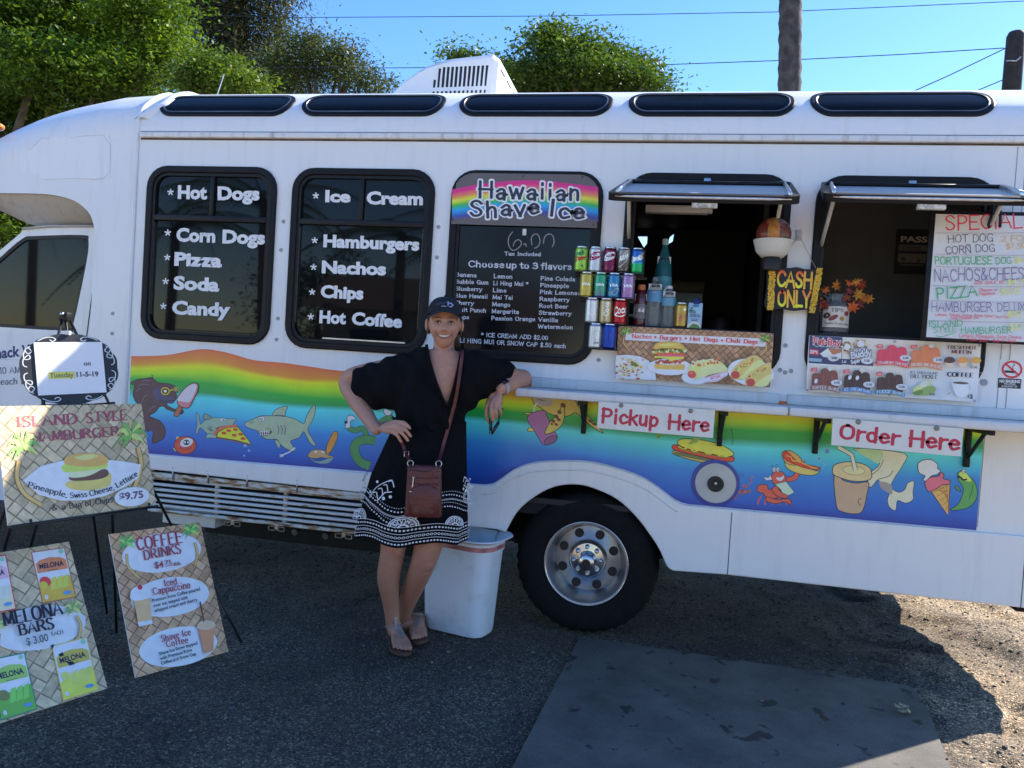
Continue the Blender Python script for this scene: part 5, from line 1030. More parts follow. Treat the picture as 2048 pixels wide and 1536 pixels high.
def palm_art(p, cx, cy, s, trunk, green=None, flip=1):
    g1, g2 = green or (ph(120,165,85), ph(70,120,70)); tr = ph(165,150,105)
    p.line(trunk, ph(110,100,70), s * .26, True); p.line(trunk, tr, s * .18, True)
    for k,(a, l) in enumerate(((200,1.),(165,.95),(135,.85),(100,.75),(70,.8),(40,.9),(10,1.),(-25,.85),(225,.8))):
        a = math.radians(a); ex, ey = cx + s * l * math.cos(a), cy - s * l * math.sin(a) * .8 + s * .28; mx_, my = cx + s * .55 * math.cos(a), cy - s * .7 * math.sin(a) - s * .12
        P = catmull([(cx, cy),(mx_, my),(ex, ey)],5); W = [s * .05, s * .16, s * .2, s * .19, s * .16, s * .13, s * .1, s * .07, s * .04, s * .02,.01]
        up = [(x, y - w) for (x, y), w in zip(P, W)]; dn = [(x + (s * .03 if i % 2 else -s * .03), y + w * (1.1 if i % 2 else .4)) for i,((x, y), w) in enumerate(zip(P, W))]
        p.poly(up + dn[::-1], g1 if k % 2 else g2)

# ---- nachos banner under the pickup hatch
YB = -.034; q = [at(x, y, YB) for x, y in ((1237,652),(1548,667),(1540,774.5),(1231,755.5))]
t = board_thing('food_banner', q,(0,-1,0),.006, 'brown woven print banner of nachos, burgers, hot dogs, below the pickup hatch', WV_BROWN)
p = Pic(wallfn(1220,650,6.0235, YB)); STRIP = ph(205,205,212)
p.poly([(195,95),(1785,160),(1880,215),(1875,262),(180,180)], STRIP); p.off += .0002
REDT = ph(185,45,58)
for t_, x0, y0, x1, y1 in (('Nachos',268,158,500,166),('Burgers',600,172,862,184),('Hot',965,188,1085,194),('Dogs',1135,196,1298,204),('Chili',1398,208,1565,216),('Dogs',1612,220,1775,228)): p.text(t_, x0, y0, x1, y1,50, REDT, 'serif', wt=.2, spacing=.12)
for x, y in ((547,147),(913,163),(1349,187)): p.ell(x, y,13,13, REDT,0,14)
palm_art(p,195,90,78,[(170,150),(165,215),(215,285)]); palm_art(p,1870,175,80,[(1880,240),(1875,300),(1810,370)])
PLATE = ph(205,208,214); BUN = ph(205,150,85); BUN2 = ph(220,175,110)
def plate_art(cx, cy, rx, ry, rot=0.): p.ell(cx, cy, rx, ry, PLATE, rot,40); p.ell(cx, cy + 4, rx * .82, ry * .8, ph(192,196,205), rot,36)
p.poly([(72,370),(200,358),(350,375),(470,430),(540,520),(555,662),(300,655),(72,640)], PLATE, False)
rr = random.Random(5)
for k in range(130):
    x = rr.gauss(250,95); y = rr.gauss(520,70)
    if not (75 < x < 440 and 385 < y < 650): continue
    c = rr.choice([ph(140,70,58), ph(165,100,75), ph(205,175,95), ph(215,190,130), ph(120,55,48), ph(200,190,175)]); a = rr.uniform(0,6.28); s_ = rr.uniform(12,30)
    if y > 600: c = rr.choice([ph(140,70,58), ph(205,195,185)])
    p.step = .00004; p.poly([(x + s_ * math.cos(a + q_), y + s_ * .6 * math.sin(a + q_)) for q_ in (0,2.1,4.2)], c)
p.step = .0002
for k in range(14): p.ell(290 + rr.gauss(0,25),475 + rr.gauss(0,16),12,8, ph(75,110,60), rr.uniform(0,3),8)
p.ell(720,505,265,100, PLATE,.02,44)
p.poly([(545,470),(720,480),(890,478),(895,530),(860,540),(580,530),(540,510)], BUN, True)
for k in range(40): x = lerp(550,890, k / 39); p.step = .00004; p.ell(x,440 + rr.uniform(-22,22),17,13, rr.choice([ph(140,75,62), ph(120,58,48), ph(165,95,78)]),0,8)
p.step = .0002
p.poly([(535,375),(720,365),(890,380),(885,410),(800,415),(735,440),(690,405),(540,395)], ph(215,185,85)); p.poly([(600,355),(720,345),(890,365),(880,382),(600,378)], ph(185,85,110), True); p.poly([(520,335),(600,320),(720,308),(870,340),(900,362),(700,352),(530,358)], ph(205,78,62), True)
for k in range(26): x = lerp(520,915, k / 25); p.step = .00005; p.ell(x,305 + rr.uniform(-14,22) + abs(x - 720) * .05,18,12, rr.choice([ph(120,165,75), ph(75,115,55), ph(185,205,150)]), rr.uniform(0,2),8)
p.step = .0002
p.poly([(530,290),(550,235),(620,205),(720,198),(820,210),(885,255),(905,300),(800,285),(640,282)], BUN, True); p.poly([(590,240),(700,212),(800,225),(760,250),(640,258)], BUN2, True)
p.line([(610,225),(640,212),(670,225),(700,208),(740,222),(770,210),(800,222)], ph(150,85,50),6)
p.ell(1010,640,150,75, PLATE,.1,36)
p.poly([(1110,640),(1420,545),(1410,610),(1290,680),(1110,700)], ph(215,205,220)); p.line([(1130,640),(1415,560)], ph(170,75,150),5); p.line([(1125,690),(1290,665),(1410,600)], ph(170,75,150),5); p.text('HOT DOG',1210,660,1330,625,30, ph(195,50,110), 'sans',.04)
p.poly([(950,530),(1000,450),(1080,425),(1220,415),(1320,440),(1400,510),(1400,550),(1200,600),(1040,650),(1000,640)], ph(222,190,125), True); p.poly([(1050,600),(1130,510),(1250,480),(1340,470),(1400,540),(1200,600),(1040,655)], ph(228,205,150), True)
for k in range(34): x = lerp(985,1290, k / 33); p.step = .00005; p.ell(x,470 - (x - 985) * .12 + rr.uniform(-28,30),17,13, rr.choice([ph(170,60,50), ph(190,105,75), ph(215,205,130), ph(220,215,180)]), rr.uniform(0,3),8)
p.step = .0002; p.ell(985,595,50,44, ph(165,72,72),.2,22); p.ell(975,580,18,12, ph(195,110,105))
p.ell(1690,570,278,160, PLATE,.15,46)
for dx, dy in ((0,0),(165,90)):
    p.poly([(1450 + dx,590 + dy),(1500 + dx,500 + dy),(1600 + dx,420 + dy),(1720 + dx,365 + dy),(1790 + dx,390 + dy),(1840 + dx,440 + dy),(1800 + dx,520 + dy),(1640 + dx,640 + dy),(1560 + dx,660 + dy),(1470 + dx,640 + dy)] if dx == 0 else [(1620,680),(1660,590),(1760,520),(1890,455),(1930,470),(1928,640),(1870,735),(1700,735),(1640,720)], ph(205,160,110), True)
    p.poly([(1560 + dx,640 + dy),(1640 + dx,545 + dy),(1760 + dx,430 + dy),(1838 + dx,445 + dy),(1790 + dx,520 + dy),(1640 + dx,630 + dy)] if dx == 0 else [(1740,725),(1840,640),(1925,590),(1925,650),(1860,735)], ph(222,190,140), True)
    for k in range(18): x = 1510 + dx * .95 + k * 12; y = 555 + dy * .95 - k * 8; p.step = .00005; p.ell(x, y + rr.uniform(-16,16),16,11, rr.choice([ph(165,65,55), ph(120,125,75), ph(210,175,95)]), rr.uniform(0,3),8)
    p.step = .0002; p.line([(1500 + dx * .95 + 24 * k,560 + dy * .95 - 17 * k + (14 if k % 2 else -12)) for k in range(9)], ph(222,195,120),9, True); p.ell(1505 + dx * 1.1,600 + dy,52,46, ph(150,65,62),.2,22)
p.build('food_print', t)
for x, y in ((130,30),(1945,127),(1900,725),(90,625)): q_ = at(1220 + x / 6.0235,650 + y / 6.0235, YB); mb = MB(); mb.lathe([(.0045,-.001),(.004,-.003),(.0005,-.0035)],(q_.x, YB - .004, q_.z), 'Y',10); mb.build('banner_screw', M_METAL, t, True)

# ---- ice cream menu board under the order hatch
q = [at(x, y, YB) for x, y in ((1618.6,670.8),(1962.8,687.8),(1953.5,804.4),(1612,782.5))]
M_MENU = mat('menu_pale_sheet', ph(198,204,218),.4, noise=.04, nscale=12)
t = board_thing('ice_cream_menu', q,(0,-1,0),.006, 'white picture menu of ice cream bars, muffins, pickle and coffee, below the order hatch', M_MENU)
p = Pic(wallfn(1600,660,5.389, YB)); p.step = .00012; NV = ph(48,58,100)
GB = ph(165,178,192)
for a in ([(455,80),(1530,135),(1512,440),(1145,418),(1142,415),(435,378)],[(78,370),(1140,422),(1130,735),(66,655)]): p.poly(a, GB)
p.poly([(102,60),(458,78),(448,378),(92,355)], NV); p.poly([(215,255),(300,195),(448,200),(445,310),(250,290)], ph(212,205,200)); p.poly([(300,195),(448,205),(446,240),(350,270)], ph(140,100,85)); p.poly([(110,205),(200,215),(205,270),(100,262)], ph(180,45,62)); p.text('25%',103,248,190,256,34, W8, 'sans',.05); p.poly([(98,300),(235,312),(230,345),(95,335)], ph(105,150,185)); p.ell(360,300,62,38, W8,0,24)
p.text('Fat-Boy',145,150,430,168,62, ph(165,35,52), 'round', wt=.2, outline=ph(225,225,230), ow=.09, spacing=.16); p.text('ice cream sandwich',165,180,370,190,15, W8, 'sans',.03)
p.poly([(450,310),(790,330),(785,388),(445,370)], NV)
for x, y, s_ in ((505,185,62),(650,150,72)):
    for k in range(30): a = rr.uniform(0,6.28); r_ = s_ * math.sqrt(rr.random()); p.ell(x + r_ * math.cos(a), y + r_ * math.sin(a),14,11, rr.choice([ph(150,130,110), ph(185,175,165), ph(110,92,80)]),0,7)
    p.ell(x, y, s_ * .55, s_ * .5, ph(222,218,212),0,18)
p.text('Nutty',585,248,700,222,42, W8, 'round', wt=.2, outline=NV, ow=.08); p.text('Buddy',552,305,765,270,62, W8, 'round', wt=.24, outline=NV, ow=.08); p.text('Super',545,365,645,345,40, W8, 'sans',.05); p.text('Lil',445,350,490,355,26, W8, 'sans',.03)
def pops(x0, y0, cols, w, h, bite, name, ncol, price, seg=3):
    for k in range(seg):
        x = x0 + (w * .92) * k; hh = h * (.72 if k == 0 else 1.0 if k == 1 else .93); c = cols; yb = y0 + k * 8
        P = [(x, yb),(x - w * .02, yb - hh * .75),(x + w * .12, yb - hh * .95),(x + w * .45, yb - hh),(x + w * .8, yb - hh * .95),(x + w * .94, yb - hh * .72),(x + w * .92, yb + 6)]; p.poly(P, c, True)
        p.line([(x + w * .3, yb - hh * .1),(x + w * .3, yb - hh * .8)], tuple(min(.8, q * 1.5 + .01) for q in c),6)
    if bite: p.ell(x0 + w * 1.95, y0 - h * .95, w * .30, h * .12, GB,.2,14)
    L = w * 2.9; p.poly([(x0 - 20, y0 - 8),(x0 + L * .5, y0 - 18),(x0 + L + 15, y0 + 26),(x0 + L + 8, y0 + 68),(x0 + L * .5, y0 + 28),(x0 - 25, y0 + 38)], ncol); p.text(name, x0 - 5, y0 + 26, x0 + L, y0 + 56,32, ph(222,222,228), 'serif', wt=.18, arc=16)
    p.ell(x0 + L * .92, y0 - 42,62,32, W8,.05,22); p.text(price, x0 + L * .92 - 30, y0 - 34, x0 + L * .92 + 32, y0 - 31,24,(.05,.05,.07), 'sans',.03)
    p.poly([(x0 - 10, y0 - h * .98),(x0 + 55, y0 - h * 1.0),(x0 + 52, y0 - h * .8),(x0 - 14, y0 - h * .8)], ph(182,50,62)); p.line([(x0, y0 - h * .93),(x0 + 45, y0 - h * .93)], W8,5); p.line([(x0, y0 - h * .86),(x0 + 45, y0 - h * .86)], W8,5)
p.text('3.00',332,312,392,316,26,(.05,.05,.07), 'sans',.03); p.ell(715,332,66,36, W8,.05,22); p.text('3.00',682,340,745,344,26,(.05,.05,.07), 'sans',.03)
pops(830,345, ph(168,62,92),112,190, False, 'STRAWBERRY TWIN POPS', ph(178,60,75), '3.00'); pops(1195,365, ph(200,108,85),108,205, True, 'ORANGE DREAM BARS', ph(196,112,85), '3.00')
pops(125,610, ph(98,66,68),98,205, True, 'TOFFEE BARS', ph(112,85,85), '3.00'); pops(470,630, ph(58,48,52),98,205, True, 'ICE CREAM BARS', ph(62,112,175), '3.00'); pops(820,655, ph(62,50,54),98,205, False, 'FUDGE BARS', ph(62,118,160), '3.00')
for x, y in ((163,550),(525,510),(605,515)): p.ell(x, y,18,26, ph(200,205,212),.3,14)
DK = ph(78,38,48)
p.text('FRESH HOT',1575,205,1880,212,36, DK, 'serif', wt=.24); p.text('MUFFIN',1615,252,1825,260,36, DK, 'serif', wt=.24)
for x, c in ((1590, ph(68,55,58)),(1733, ph(200,128,78)),(1870, ph(205,140,82))): p.poly([(x - 45,340),(x + 48,345),(x + 36,400),(x - 30,395)], ph(200,165,165)); p.poly([(x - 58,340),(x - 50,310),(x - 10,290),(x + 40,298),(x + 60,330),(x + 45,350),(x,358),(x - 40,352)], c, True)
p.ell(1862,402,55,22, ph(205,208,220),0,20); p.text('$3.00',1812,410,1888,414,24, DK, 'sans',.03)
p.line([(1515,438),(1935,462)], ph(160,170,188),3); p.line([(1532,145),(1482,745)], ph(160,170,188),3); p.line([(1145,420),(1480,440)], ph(160,170,188),3)
GR = ph(60,68,62); p.text('ICE COLD GIANT',1172,466,1465,480,25, GR, 'serif', wt=.22); p.text('DILL PICKLE',1172,515,1460,527,38, GR, 'serif', wt=.22)
p.poly([(1200,640),(1260,590),(1330,545),(1385,550),(1370,610),(1290,670),(1220,690)], ph(160,180,130), True); p.poly([(1270,660),(1340,610),(1420,605),(1445,640),(1400,690),(1300,700)], ph(110,145,95), True); p.poly([(1200,670),(1290,640),(1300,690),(1220,700)], ph(85,120,65), True); p.poly([(1290,560),(1370,555),(1340,600),(1270,620)], ph(205,215,190), True)
p.text('3.00',1372,700,1432,704,25,(.05,.05,.07), 'sans',.03); p.text('COFFEE',1565,498,1845,510,44,(.015,.02,.035), 'serif', wt=.28)
p.poly([(1620,560),(1700,552),(1800,570),(1790,590),(1790,680),(1740,720),(1680,715),(1640,660)], ph(186,194,210), True); p.ell(1708,570,85,13, ph(70,66,72),.06,26); p.line([(1795,600),(1830,620),(1815,660),(1785,680)], ph(176,184,200),12, True); p.text('$',1778,722,1798,724,30,(.03,.03,.05), 'sans',.05); p.text('2',1802,732,1836,735,40,(.03,.03,.05), 'sans',.07); p.poly([(1560,690),(1590,665),(1605,672),(1575,695)], ph(140,145,150))
p.build('menu_print', t)
for x, y in ((140,70),(1930,168),(1882,762),(78,645),(1015,125),(962,702)): q_ = at(1600 + x / 5.389,660 + y / 5.389, YB); mb = MB(); mb.lathe([(.0055,-.001),(.005,-.0035),(.0005,-.004)],(q_.x, YB - .004, q_.z), 'Y',10); mb.build('menu_screw', M_METAL, t, True)

# ---- specials whiteboard
YS = -.13; q = [at(x, y, YS) for x, y in ((1866,428),(2110,426),(2092,690),(1852,674))]
t = thing('specials_board',((q[0].x + q[1].x) / 2, YS, q[2].z), 'white dry-erase board of handwritten specials hung in the order hatch', 'sign')
XA, XB, ZA, ZB = q[3].x, at(2095,560, YS).x, q[3].z, q[0].z
mb = MB(); mb.bbox(XA - .022, XB + .02, YS, YS + .014, ZA - .012, ZB + .018,.004); mb.build('frame', M_BLKMETAL, t, True,30)
mb = MB(); mb.box(XA, XB, YS - .003, YS - .0002, ZA, ZB); mb.build('white_panel', mat('whiteboard',(.74,.75,.77),.22, noise=.03), t)
p = Pic(wallfn(1560,320,3.0717, YS - .003)); HW = dict(style='round', jitter=.05)
R_, PU, GN, OR_, YE = ph(190,45,78), ph(92,88,145), ph(38,140,105), ph(220,150,105), ph(215,200,110)
for i,(tx, x0, y0, x1, y1, h, c, w_) in enumerate((('SPECIALS',1020,432,1560,412,86, R_,.1),('HOT DOG',1032,508,1310,500,46, ph(62,62,98),.09),('or',1145,530,1170,528,18, ph(62,62,98),.12),('CORN DOG',1018,576,1320,562,44, ph(62,62,98),.09),('2 FOR',1358,500,1540,498,34, OR_,.11),('$7.50',1390,548,1510,540,34, OR_,.11),('PORTUGUESE',950,640,1300,640,44, GN,.11),('DOG',1322,640,1420,636,40, GN,.11),('$4',1440,630,1520,628,32, YE,.12),
        ('NACHOS&CHEESE',945,745,1540,732,72, PU,.085),('ADD CHILE .50',1190,765,1372,760,18, R_,.12),('$4.75',1392,768,1520,766,32, YE,.12),('PIZZA',962,855,1210,835,66, GN,.1),('Cheese or',1220,808,1332,806,17, R_,.13),('Pepperoni',1220,830,1318,828,17, R_,.13),('$4.25',1352,828,1475,820,34, YE,.12),('HAMBURGER',925,930,1300,932,56, PU,.09),('DELUXE',1330,930,1530,925,48, PU,.09),('Lettuce, Tomato, Onions, Pickle Spear/',950,958,1310,966,16, R_,.13),('Bag of Chips',1318,970,1400,972,15, R_,.13),('Add Cheese .50',1042,980,1212,976,16, R_,.13),('$9.',1390,965,1490,960,34, YE,.12),
        ('ISLAND',905,1026,1115,1022,36, GN,.11),('STYLE',940,1062,1078,1056,32, GN,.11),('HAMBURGER',1105,1066,1415,1064,38, GN,.11),('$9.75',1405,1045,1540,1040,36, YE,.12),('Lettuce, Pineapple, Swiss Cheese,',1092,1088,1480,1098,17, R_,.13),('Pickle Spear + Bag of Chips!'.replace('+', '-'),1140,1112,1440,1120,18, R_,.13))):
    p.text(tx, x0, y0, x1, y1, h, c, wt=w_, spacing=.1, seed=i, **HW)
for x0, y0, x1, y1 in ((955,452,1560,450),(948,582,1560,590),(945,657,1560,668),(922,774,1560,782),(918,866,1560,876),(905,988,1560,1000)): p.line([(x0, y0),((x0 + x1) / 2,(y0 + y1) / 2 + 3),(x1, y1)], ph(120,118,135),3)
p.line([(950,1080),(985,1086),(1060,1066)], GN,4, True); p.build('specials_lettering', t)
mb = MB(); k0 = at(1985,392,-.1); kz = ZB; mb.tube([(k0.x + .0,-.10, kz + .10),(k0.x - .012,-.15, kz + .01),(k0.x - .025,-.15, kz - .045),(k0.x - .02,-.15, kz - .06)],.006); mb.tube([(k0.x,-.10, kz + .10),(k0.x + .02,-.15, kz + .01),(k0.x + .022,-.15, kz - .055)],.006); mb.tube([(k0.x,-.10, kz + .10),(k0.x,-.03, kz + .16)],.008); mb.build('hanging_hook', M_BLACK, t, True)
# ---- no smoking sticker
q = [at(x, y,-.001) for x, y in ((2000,719),(2044,721),(2042,778),(1995,774))]
X0, X1, Z0, Z1 = q[3].x, q[1].x, q[2].z, q[0].z
st = plate('no_smoking_sticker',[(X0, Z0),(X1, Z0),(X1, Z1),(X0, Z1)],[],-.0022,-.0006, mat('sticker_white',(.78,.78,.78),.4)); setp(st, 'small square no smoking notice with a red ring, on the wall by the order hatch', 'notice')
p = Pic(wallfn(1560,320,3.0717,-.0024)); p.poly([(1341,1338),(1483,1346),(1478,1406),(1336,1398)],(.02,.022,.03)); p.text('NO SMOKING',1348,1366,1474,1370,18, W8, 'sans',.05); p.text('INCLUDING',1376,1379,1446,1382,10, W8, 'sans',.02); p.text('E-CIGARETTES',1362,1394,1456,1397,10, W8, 'sans',.02)
p.poly([(1380,1292),(1450,1296),(1450,1310),(1380,1306)],(.02,.02,.025)); p.line([(1432,1285),(1428,1270),(1440,1260),(1436,1250)],(.05,.05,.06),4, True)
p.line([(1425 + 58 * math.cos(a),1287 + 48 * math.sin(a)) for a in [2 * math.pi * k / 30 for k in range(31)]], ph(150,40,60),12); p.line([(1385,1252),(1466,1322)], ph(150,40,60),11); p.build('sticker_print', st)

# ---- shave ice model on a bracket
c = at(1547,470,-.11); t = thing('shave_ice_model',(c.x, c.y, c.z - .14), 'red and orange shave ice ball model in a white bowl on the window post', 'display model')
mb = MB(); R = .081; rr2 = random.Random(3)
for k in range(28):
    a0 = 2 * math.pi * k / 28; xx = math.cos(a0 + .11)
    for j in range(14):
        def sp(a, b_): r_ = R * (1 + .0); return (c.x + r_ * math.cos(b_) * math.cos(a), c.y + r_ * math.cos(b_) * math.sin(a), c.z + r_ * math.sin(b_))
        b0, b1 = [lerp(-1.2,1.57,(j + q_) / 14) for q_ in (0,1)]; cxm = math.cos((b0 + b1) / 2) * xx
        col = (.16,.03,.022) if cxm < -.45 else (.46,.20,.05) if cxm < .12 else (.17,.06,.045)
        col = tuple(v * rr2.uniform(.75,1.2) for v in col); mb.add([sp(a0, b0), sp(a0 + 2 * math.pi / 28, b0), sp(a0 + 2 * math.pi / 28, b1), sp(a0, b1)],[(0,1,2,3)], col)
mb.build('ice_ball', attr_mat('syrup_ice', rough=.35, noise=.3, nscale=90), t, True)
mb = MB(); zb_ = c.z - .105; mb.lathe([(.0005, zb_ + .0),(.05, zb_),(.075, zb_ + .025),(.084, zb_ + .06),(.090, zb_ + .078),(.086, zb_ + .080),(.076, zb_ + .05),(.0005, zb_ + .02)],(c.x, c.y,0), 'Z',40); mb.build('bowl', mat('bowl_ivory',(.66,.65,.60),.45, noise=.06), t, True,50)
mb = MB(); mb.lathe([(.035, zb_),(.045, zb_ - .02),(.042, zb_ - .06),(.0005, zb_ - .06)],(c.x, c.y,0), 'Z',24); mb.tube([(c.x, c.y, zb_ - .03),(c.x,-.012, zb_ - .03)],.014); mb.build('stand', M_BLACK, t, True,40)

# ---- cash only sign on a string
YC = -.06; t_pts = [at(1560 + x / 1., y, YC) for x, y in ((0,0),)]
Zs = (1120,320,3.3389)
def zz(x, y, Y=YC): return at(Zs[0] + x / Zs[2], Zs[1] + y / Zs[2], Y)
b0 = zz(1540,1010); t = thing('cash_only_sign',(b0.x, YC, b0.z), 'black cash only sign with gold sequin side strips hanging from a string', 'sign')
op = [(1385,735),(1440,722),(1530,722),(1580,716),(1640,730),(1735,738),(1722,850),(1712,1005),(1640,1000),(1560,1008),(1480,995),(1370,985),(1378,860)]
pl_ = [(zz(x, y).x, zz(x, y).z) for x, y in op]; plate('sign_panel', catmull(pl_,3, True)[::-1],[], YC - .004, YC + .004, mat('chalk_black',(.012,.012,.014),.6), t)
p = Pic(wallfn(*Zs, YC - .004)); gr = (ph(215,185,55), ph(205,70,45))
p.text('CASH',1450,838,1682,852,95, W8, 'round', wt=.2, spacing=.1, grad=gr); p.text('ONLY',1455,970,1668,978,95, W8, 'round', wt=.2, spacing=.1, grad=gr); p.build('cash_lettering', t)
for x0, x1, yt_, yb_ in ((1397,1437,705,1000),(1715,1752,725,1022)):
    mb = MB(); rr = random.Random(x0)
    a, b_ = zz(x0, yt_), zz(x1, yt_); cz, dz = zz((x0 + x1) / 2 - 15, yb_),0
    for k in range(420):
        u, v = rr.random(), rr.random(); x = lerp(a.x, b_.x, u) + lerp(0, zz(x0 - 14 if x0 < 1500 else x0 - 55, yb_).x - a.x, v); z = lerp(a.z, cz.z, v)
        n = Vector((rr.uniform(-.6,.6),-1, rr.uniform(-.6,.6))).normalized(); u_ = n.orthogonal().normalized(); w_ = n.cross(u_); q_ = Vector((x, YC - .0075 - rr.uniform(0,.006), z)); r_ = .0042
        mb.add([q_ + (u_ * math.cos(g) + w_ * math.sin(g)) * r_ for g in [math.pi * 2 * i / 6 for i in range(6)]],[tuple(range(6))])
    mb.build('sequin_strip', mat('gold_sequin',(.78,.50,.06),.3,.25), t)
hk = at(1598,472,-.01); mb = MB()
for e in (zz(1437,712), zz(1708,722)): mb.tube([(hk.x,-.02, hk.z),(e.x, YC - .001, e.z)],.0014,6)
mb.build('hanging_string', mat('string_grey',(.35,.34,.32),.7), t)
mb = MB(); mb.bbox(hk.x - .014, hk.x + .014,-.010,-.001, hk.z - .022, hk.z + .03,.004); mb.tube([(hk.x,-.01, hk.z - .012),(hk.x,-.022, hk.z - .012),(hk.x,-.024, hk.z + .002)],.003); mb.build('wall_hook', mat('clear_hook',(.55,.56,.58),.25), BUS, True,40)
# ---- tip jar with autumn leaves
ZT = q0.z if False else at(1667,668,.05).z; c = at(1667,668,.05)
mb = MB(); mb.bbox(WIN[4][0] + .05, WIN[4][1] - .05,.0,.16, ZT - .02, ZT - .0,.003); mb.build('display_ledge', M_IND, BUS, True,30)
t = thing('tip_jar',(c.x,.07, ZT), 'clear glass tip jar with a TIPS label and autumn leaves round its neck', 'jar')
mb = MB(); mb.lathe([(.0005, ZT),(.064, ZT),(.070, ZT + .01),(.070, ZT + .13),(.060, ZT + .155),(.052, ZT + .16),(.052, ZT + .185),(.055, ZT + .187),(.055, ZT + .192),(.048, ZT + .192),(.048, ZT + .16),(.066, ZT + .13),(.066, ZT + .012),(.0005, ZT + .008)],(c.x,.07,0), 'Z',36); mb.build('glass', mat('jar_glass',(.80,.82,.82),.03, trans=.9, ior=1.3), t, True,50)
pc = Pic(wrapfn((c.x,.07),.0705, ZT + .03,.10)); 
for k in range(6): pc.poly([(lerp(-.62,.62, k / 6),0),(lerp(-.62,.62,(k + 1) / 6),0),(lerp(-.62,.62,(k + 1) / 6),1),(lerp(-.62,.62, k / 6),1)],(.66,.62,.54))
pc.text('TIPS',-.25,.74,.25,.74,.16,(.05,.04,.04), 'serif', wt=.15, up=UP)
for x, y, a_, b_, c_ in ((-.42,.55,.16,.14,(.07,.04,.03)),(-.15,.45,.22,.1,(.25,.04,.05)),(.42,.68,.12,.12,(.28,.03,.04)),(.2,.42,.1,.1,(.45,.2,.03))): pc.ell(x, y, a_, b_, c_,.6,14)
pc.text('Thankful for your giving',-.5,.14,.55,.14,.09,(.05,.04,.04), 'round', wt=.12, up=UP); pc.build('jar_label', t)
rr = random.Random(11); LC = [(.55,.13,.02),(.60,.28,.03),(.40,.05,.02),(.30,.04,.03),(.62,.20,.02)]
mbS = MB()
for k,(dx, dz, yy) in enumerate([(-.06,.10,-.04),(-.085,.05,-.03),(-.075,.02,-.05),(-.05,.0,-.06),(.0,.13,-.01),(.05,.15,-.03),(.085,.16,-.02),(.11,.145,0),(.055,.10,-.05),(.09,.08,-.05),(.12,.06,-.03),(.15,.06,-.01),(.04,.05,-.06),(.10,.02,-.05),(-.09,-.02,-.04),(.07,.0,-.06)]):
    mb = MB(); o = Vector((c.x + dx,.07 + yy, ZT + .13 + dz * .8)); s_ = rr.uniform(.022,.036); nrm = Vector((rr.uniform(-.5,.5),-1, rr.uniform(-.5,.7))).normalized(); u_ = nrm.orthogonal().normalized(); w_ = nrm.cross(u_); ang = rr.uniform(0,6.28); P = []
    for j in range(14):
        g = 2 * math.pi * j / 14; r_ = s_ * (1.0 if j % 2 == 0 else .5) * (1.2 if j in (0,) else 1); P.append(o + (u_ * math.cos(g + ang) + w_ * math.sin(g + ang)) * r_ + nrm * (.006 * math.cos(2 * g)))
    mb.add(P + [o + nrm * .004],[(j,(j + 1) % 14,14) for j in range(14)], tuple(v * rr.uniform(.7,1.1) for v in LC[k % 5])); mb.build('autumn_leaf', attr_mat('autumn_leaf', rough=.6), t)
    mbS.tube([(c.x + dx * .2,.07, ZT + .15), o],.0015,5)
mbS.build('leaf_stems', mat('stem_brown',(.12,.05,.03),.7), t)
# ================================================================== sign boards on easels (left)
def board_frame(P):
    P = [Vector(p) for p in P]; r = (P[1] - P[0]).normalized(); u = (P[0] - P[3]).normalized(); n = r.cross(u).normalized()
    if n.dot(Vector(CAMP) - P[0]) < 0: n = -n
    return P, r, u, n
M_EASEL = mat('easel_black',(.014,.014,.016),.35, noise=.2)
Z1 = (0,780,2.2596)
# ---- coffee board
P, r, u, n = board_frame([(-2.2991,-1.0098,.5396),(-2.1079,-.6374,.5396),(-1.8476,-.7707,.002),(-2.0389,-1.143,.002)])
t = board_thing('coffee_sign', P, n,.008, 'tan woven print coffee drinks board leaning low, beside the louvred bus panel', WV_TAN)
p = Pic(boardfn(*Z1, P[0], n)); OV = ph(186,200,218); RD = (.42,.06,.075)
p.ell(730,735,180,88, OV,-.14,40); p.ell(768,935,178,88, OV,-.14,40); p.ell(805,1160,178,88, OV,-.17,40)
palm_art(p,572,695,50,[(572,740),(580,800),(632,852)],(ph(120,185,105), ph(70,150,95))); palm_art(p,862,640,48,[(878,690),(890,740),(880,795)],(ph(130,190,100), ph(70,150,95)))
for tx, x0, y0, x1, y1, h in (('COFFEE',620,725,825,690,54),('DRINKS',652,770,818,738,42)): p.text(tx, x0, y0, x1, y1, h, RD, 'serif', wt=.19, spacing=.13)
p.text('$4',697,808,738,802,30, RD, 'sans',.015); p.text('75',744,792,774,787,20, RD, 'sans',.01); p.line([(742,799),(778,793)], RD,2.5); p.text('ea.',782,798,818,790,22, RD, 'sans',.01)
p.text('Iced',740,890,798,880,30, RD, 'serif', wt=.17); p.text('Cappuccino',690,928,858,896,30, RD, 'serif', wt=.17); p.text('Shave Ice',727,1140,860,1108,28, RD, 'serif', wt=.17); p.text('Coffee',750,1165,848,1144,28, RD, 'serif', wt=.17)
TK = (.03,.035,.05)
for tx, x0, y0, x1, y1 in (('Premium Kona Coffee poured',685,962,900,908),('over ice, topped with',690,985,845,946),('whipped cream and cherry.',694,1008,890,955),('Shave Ice Snow topped',716,1202,888,1152),('with Premium Kona',720,1224,864,1182),('Coffee and Snow Cap',724,1245,882,1200)): p.text(tx, x0, y0, x1, y1,15, TK, 'sans',.02)
p.poly([(598,945),(672,935),(682,1058),(622,1070)], ph(188,150,122)); p.poly([(616,1052),(682,1042),(684,1060),(622,1072)], ph(205,210,215)); p.poly([(586,950),(585,915),(605,895),(640,885),(672,905),(680,935),(650,948),(620,955)], ph(200,212,228), True); p.ell(627,895,11,11, ph(165,35,45))
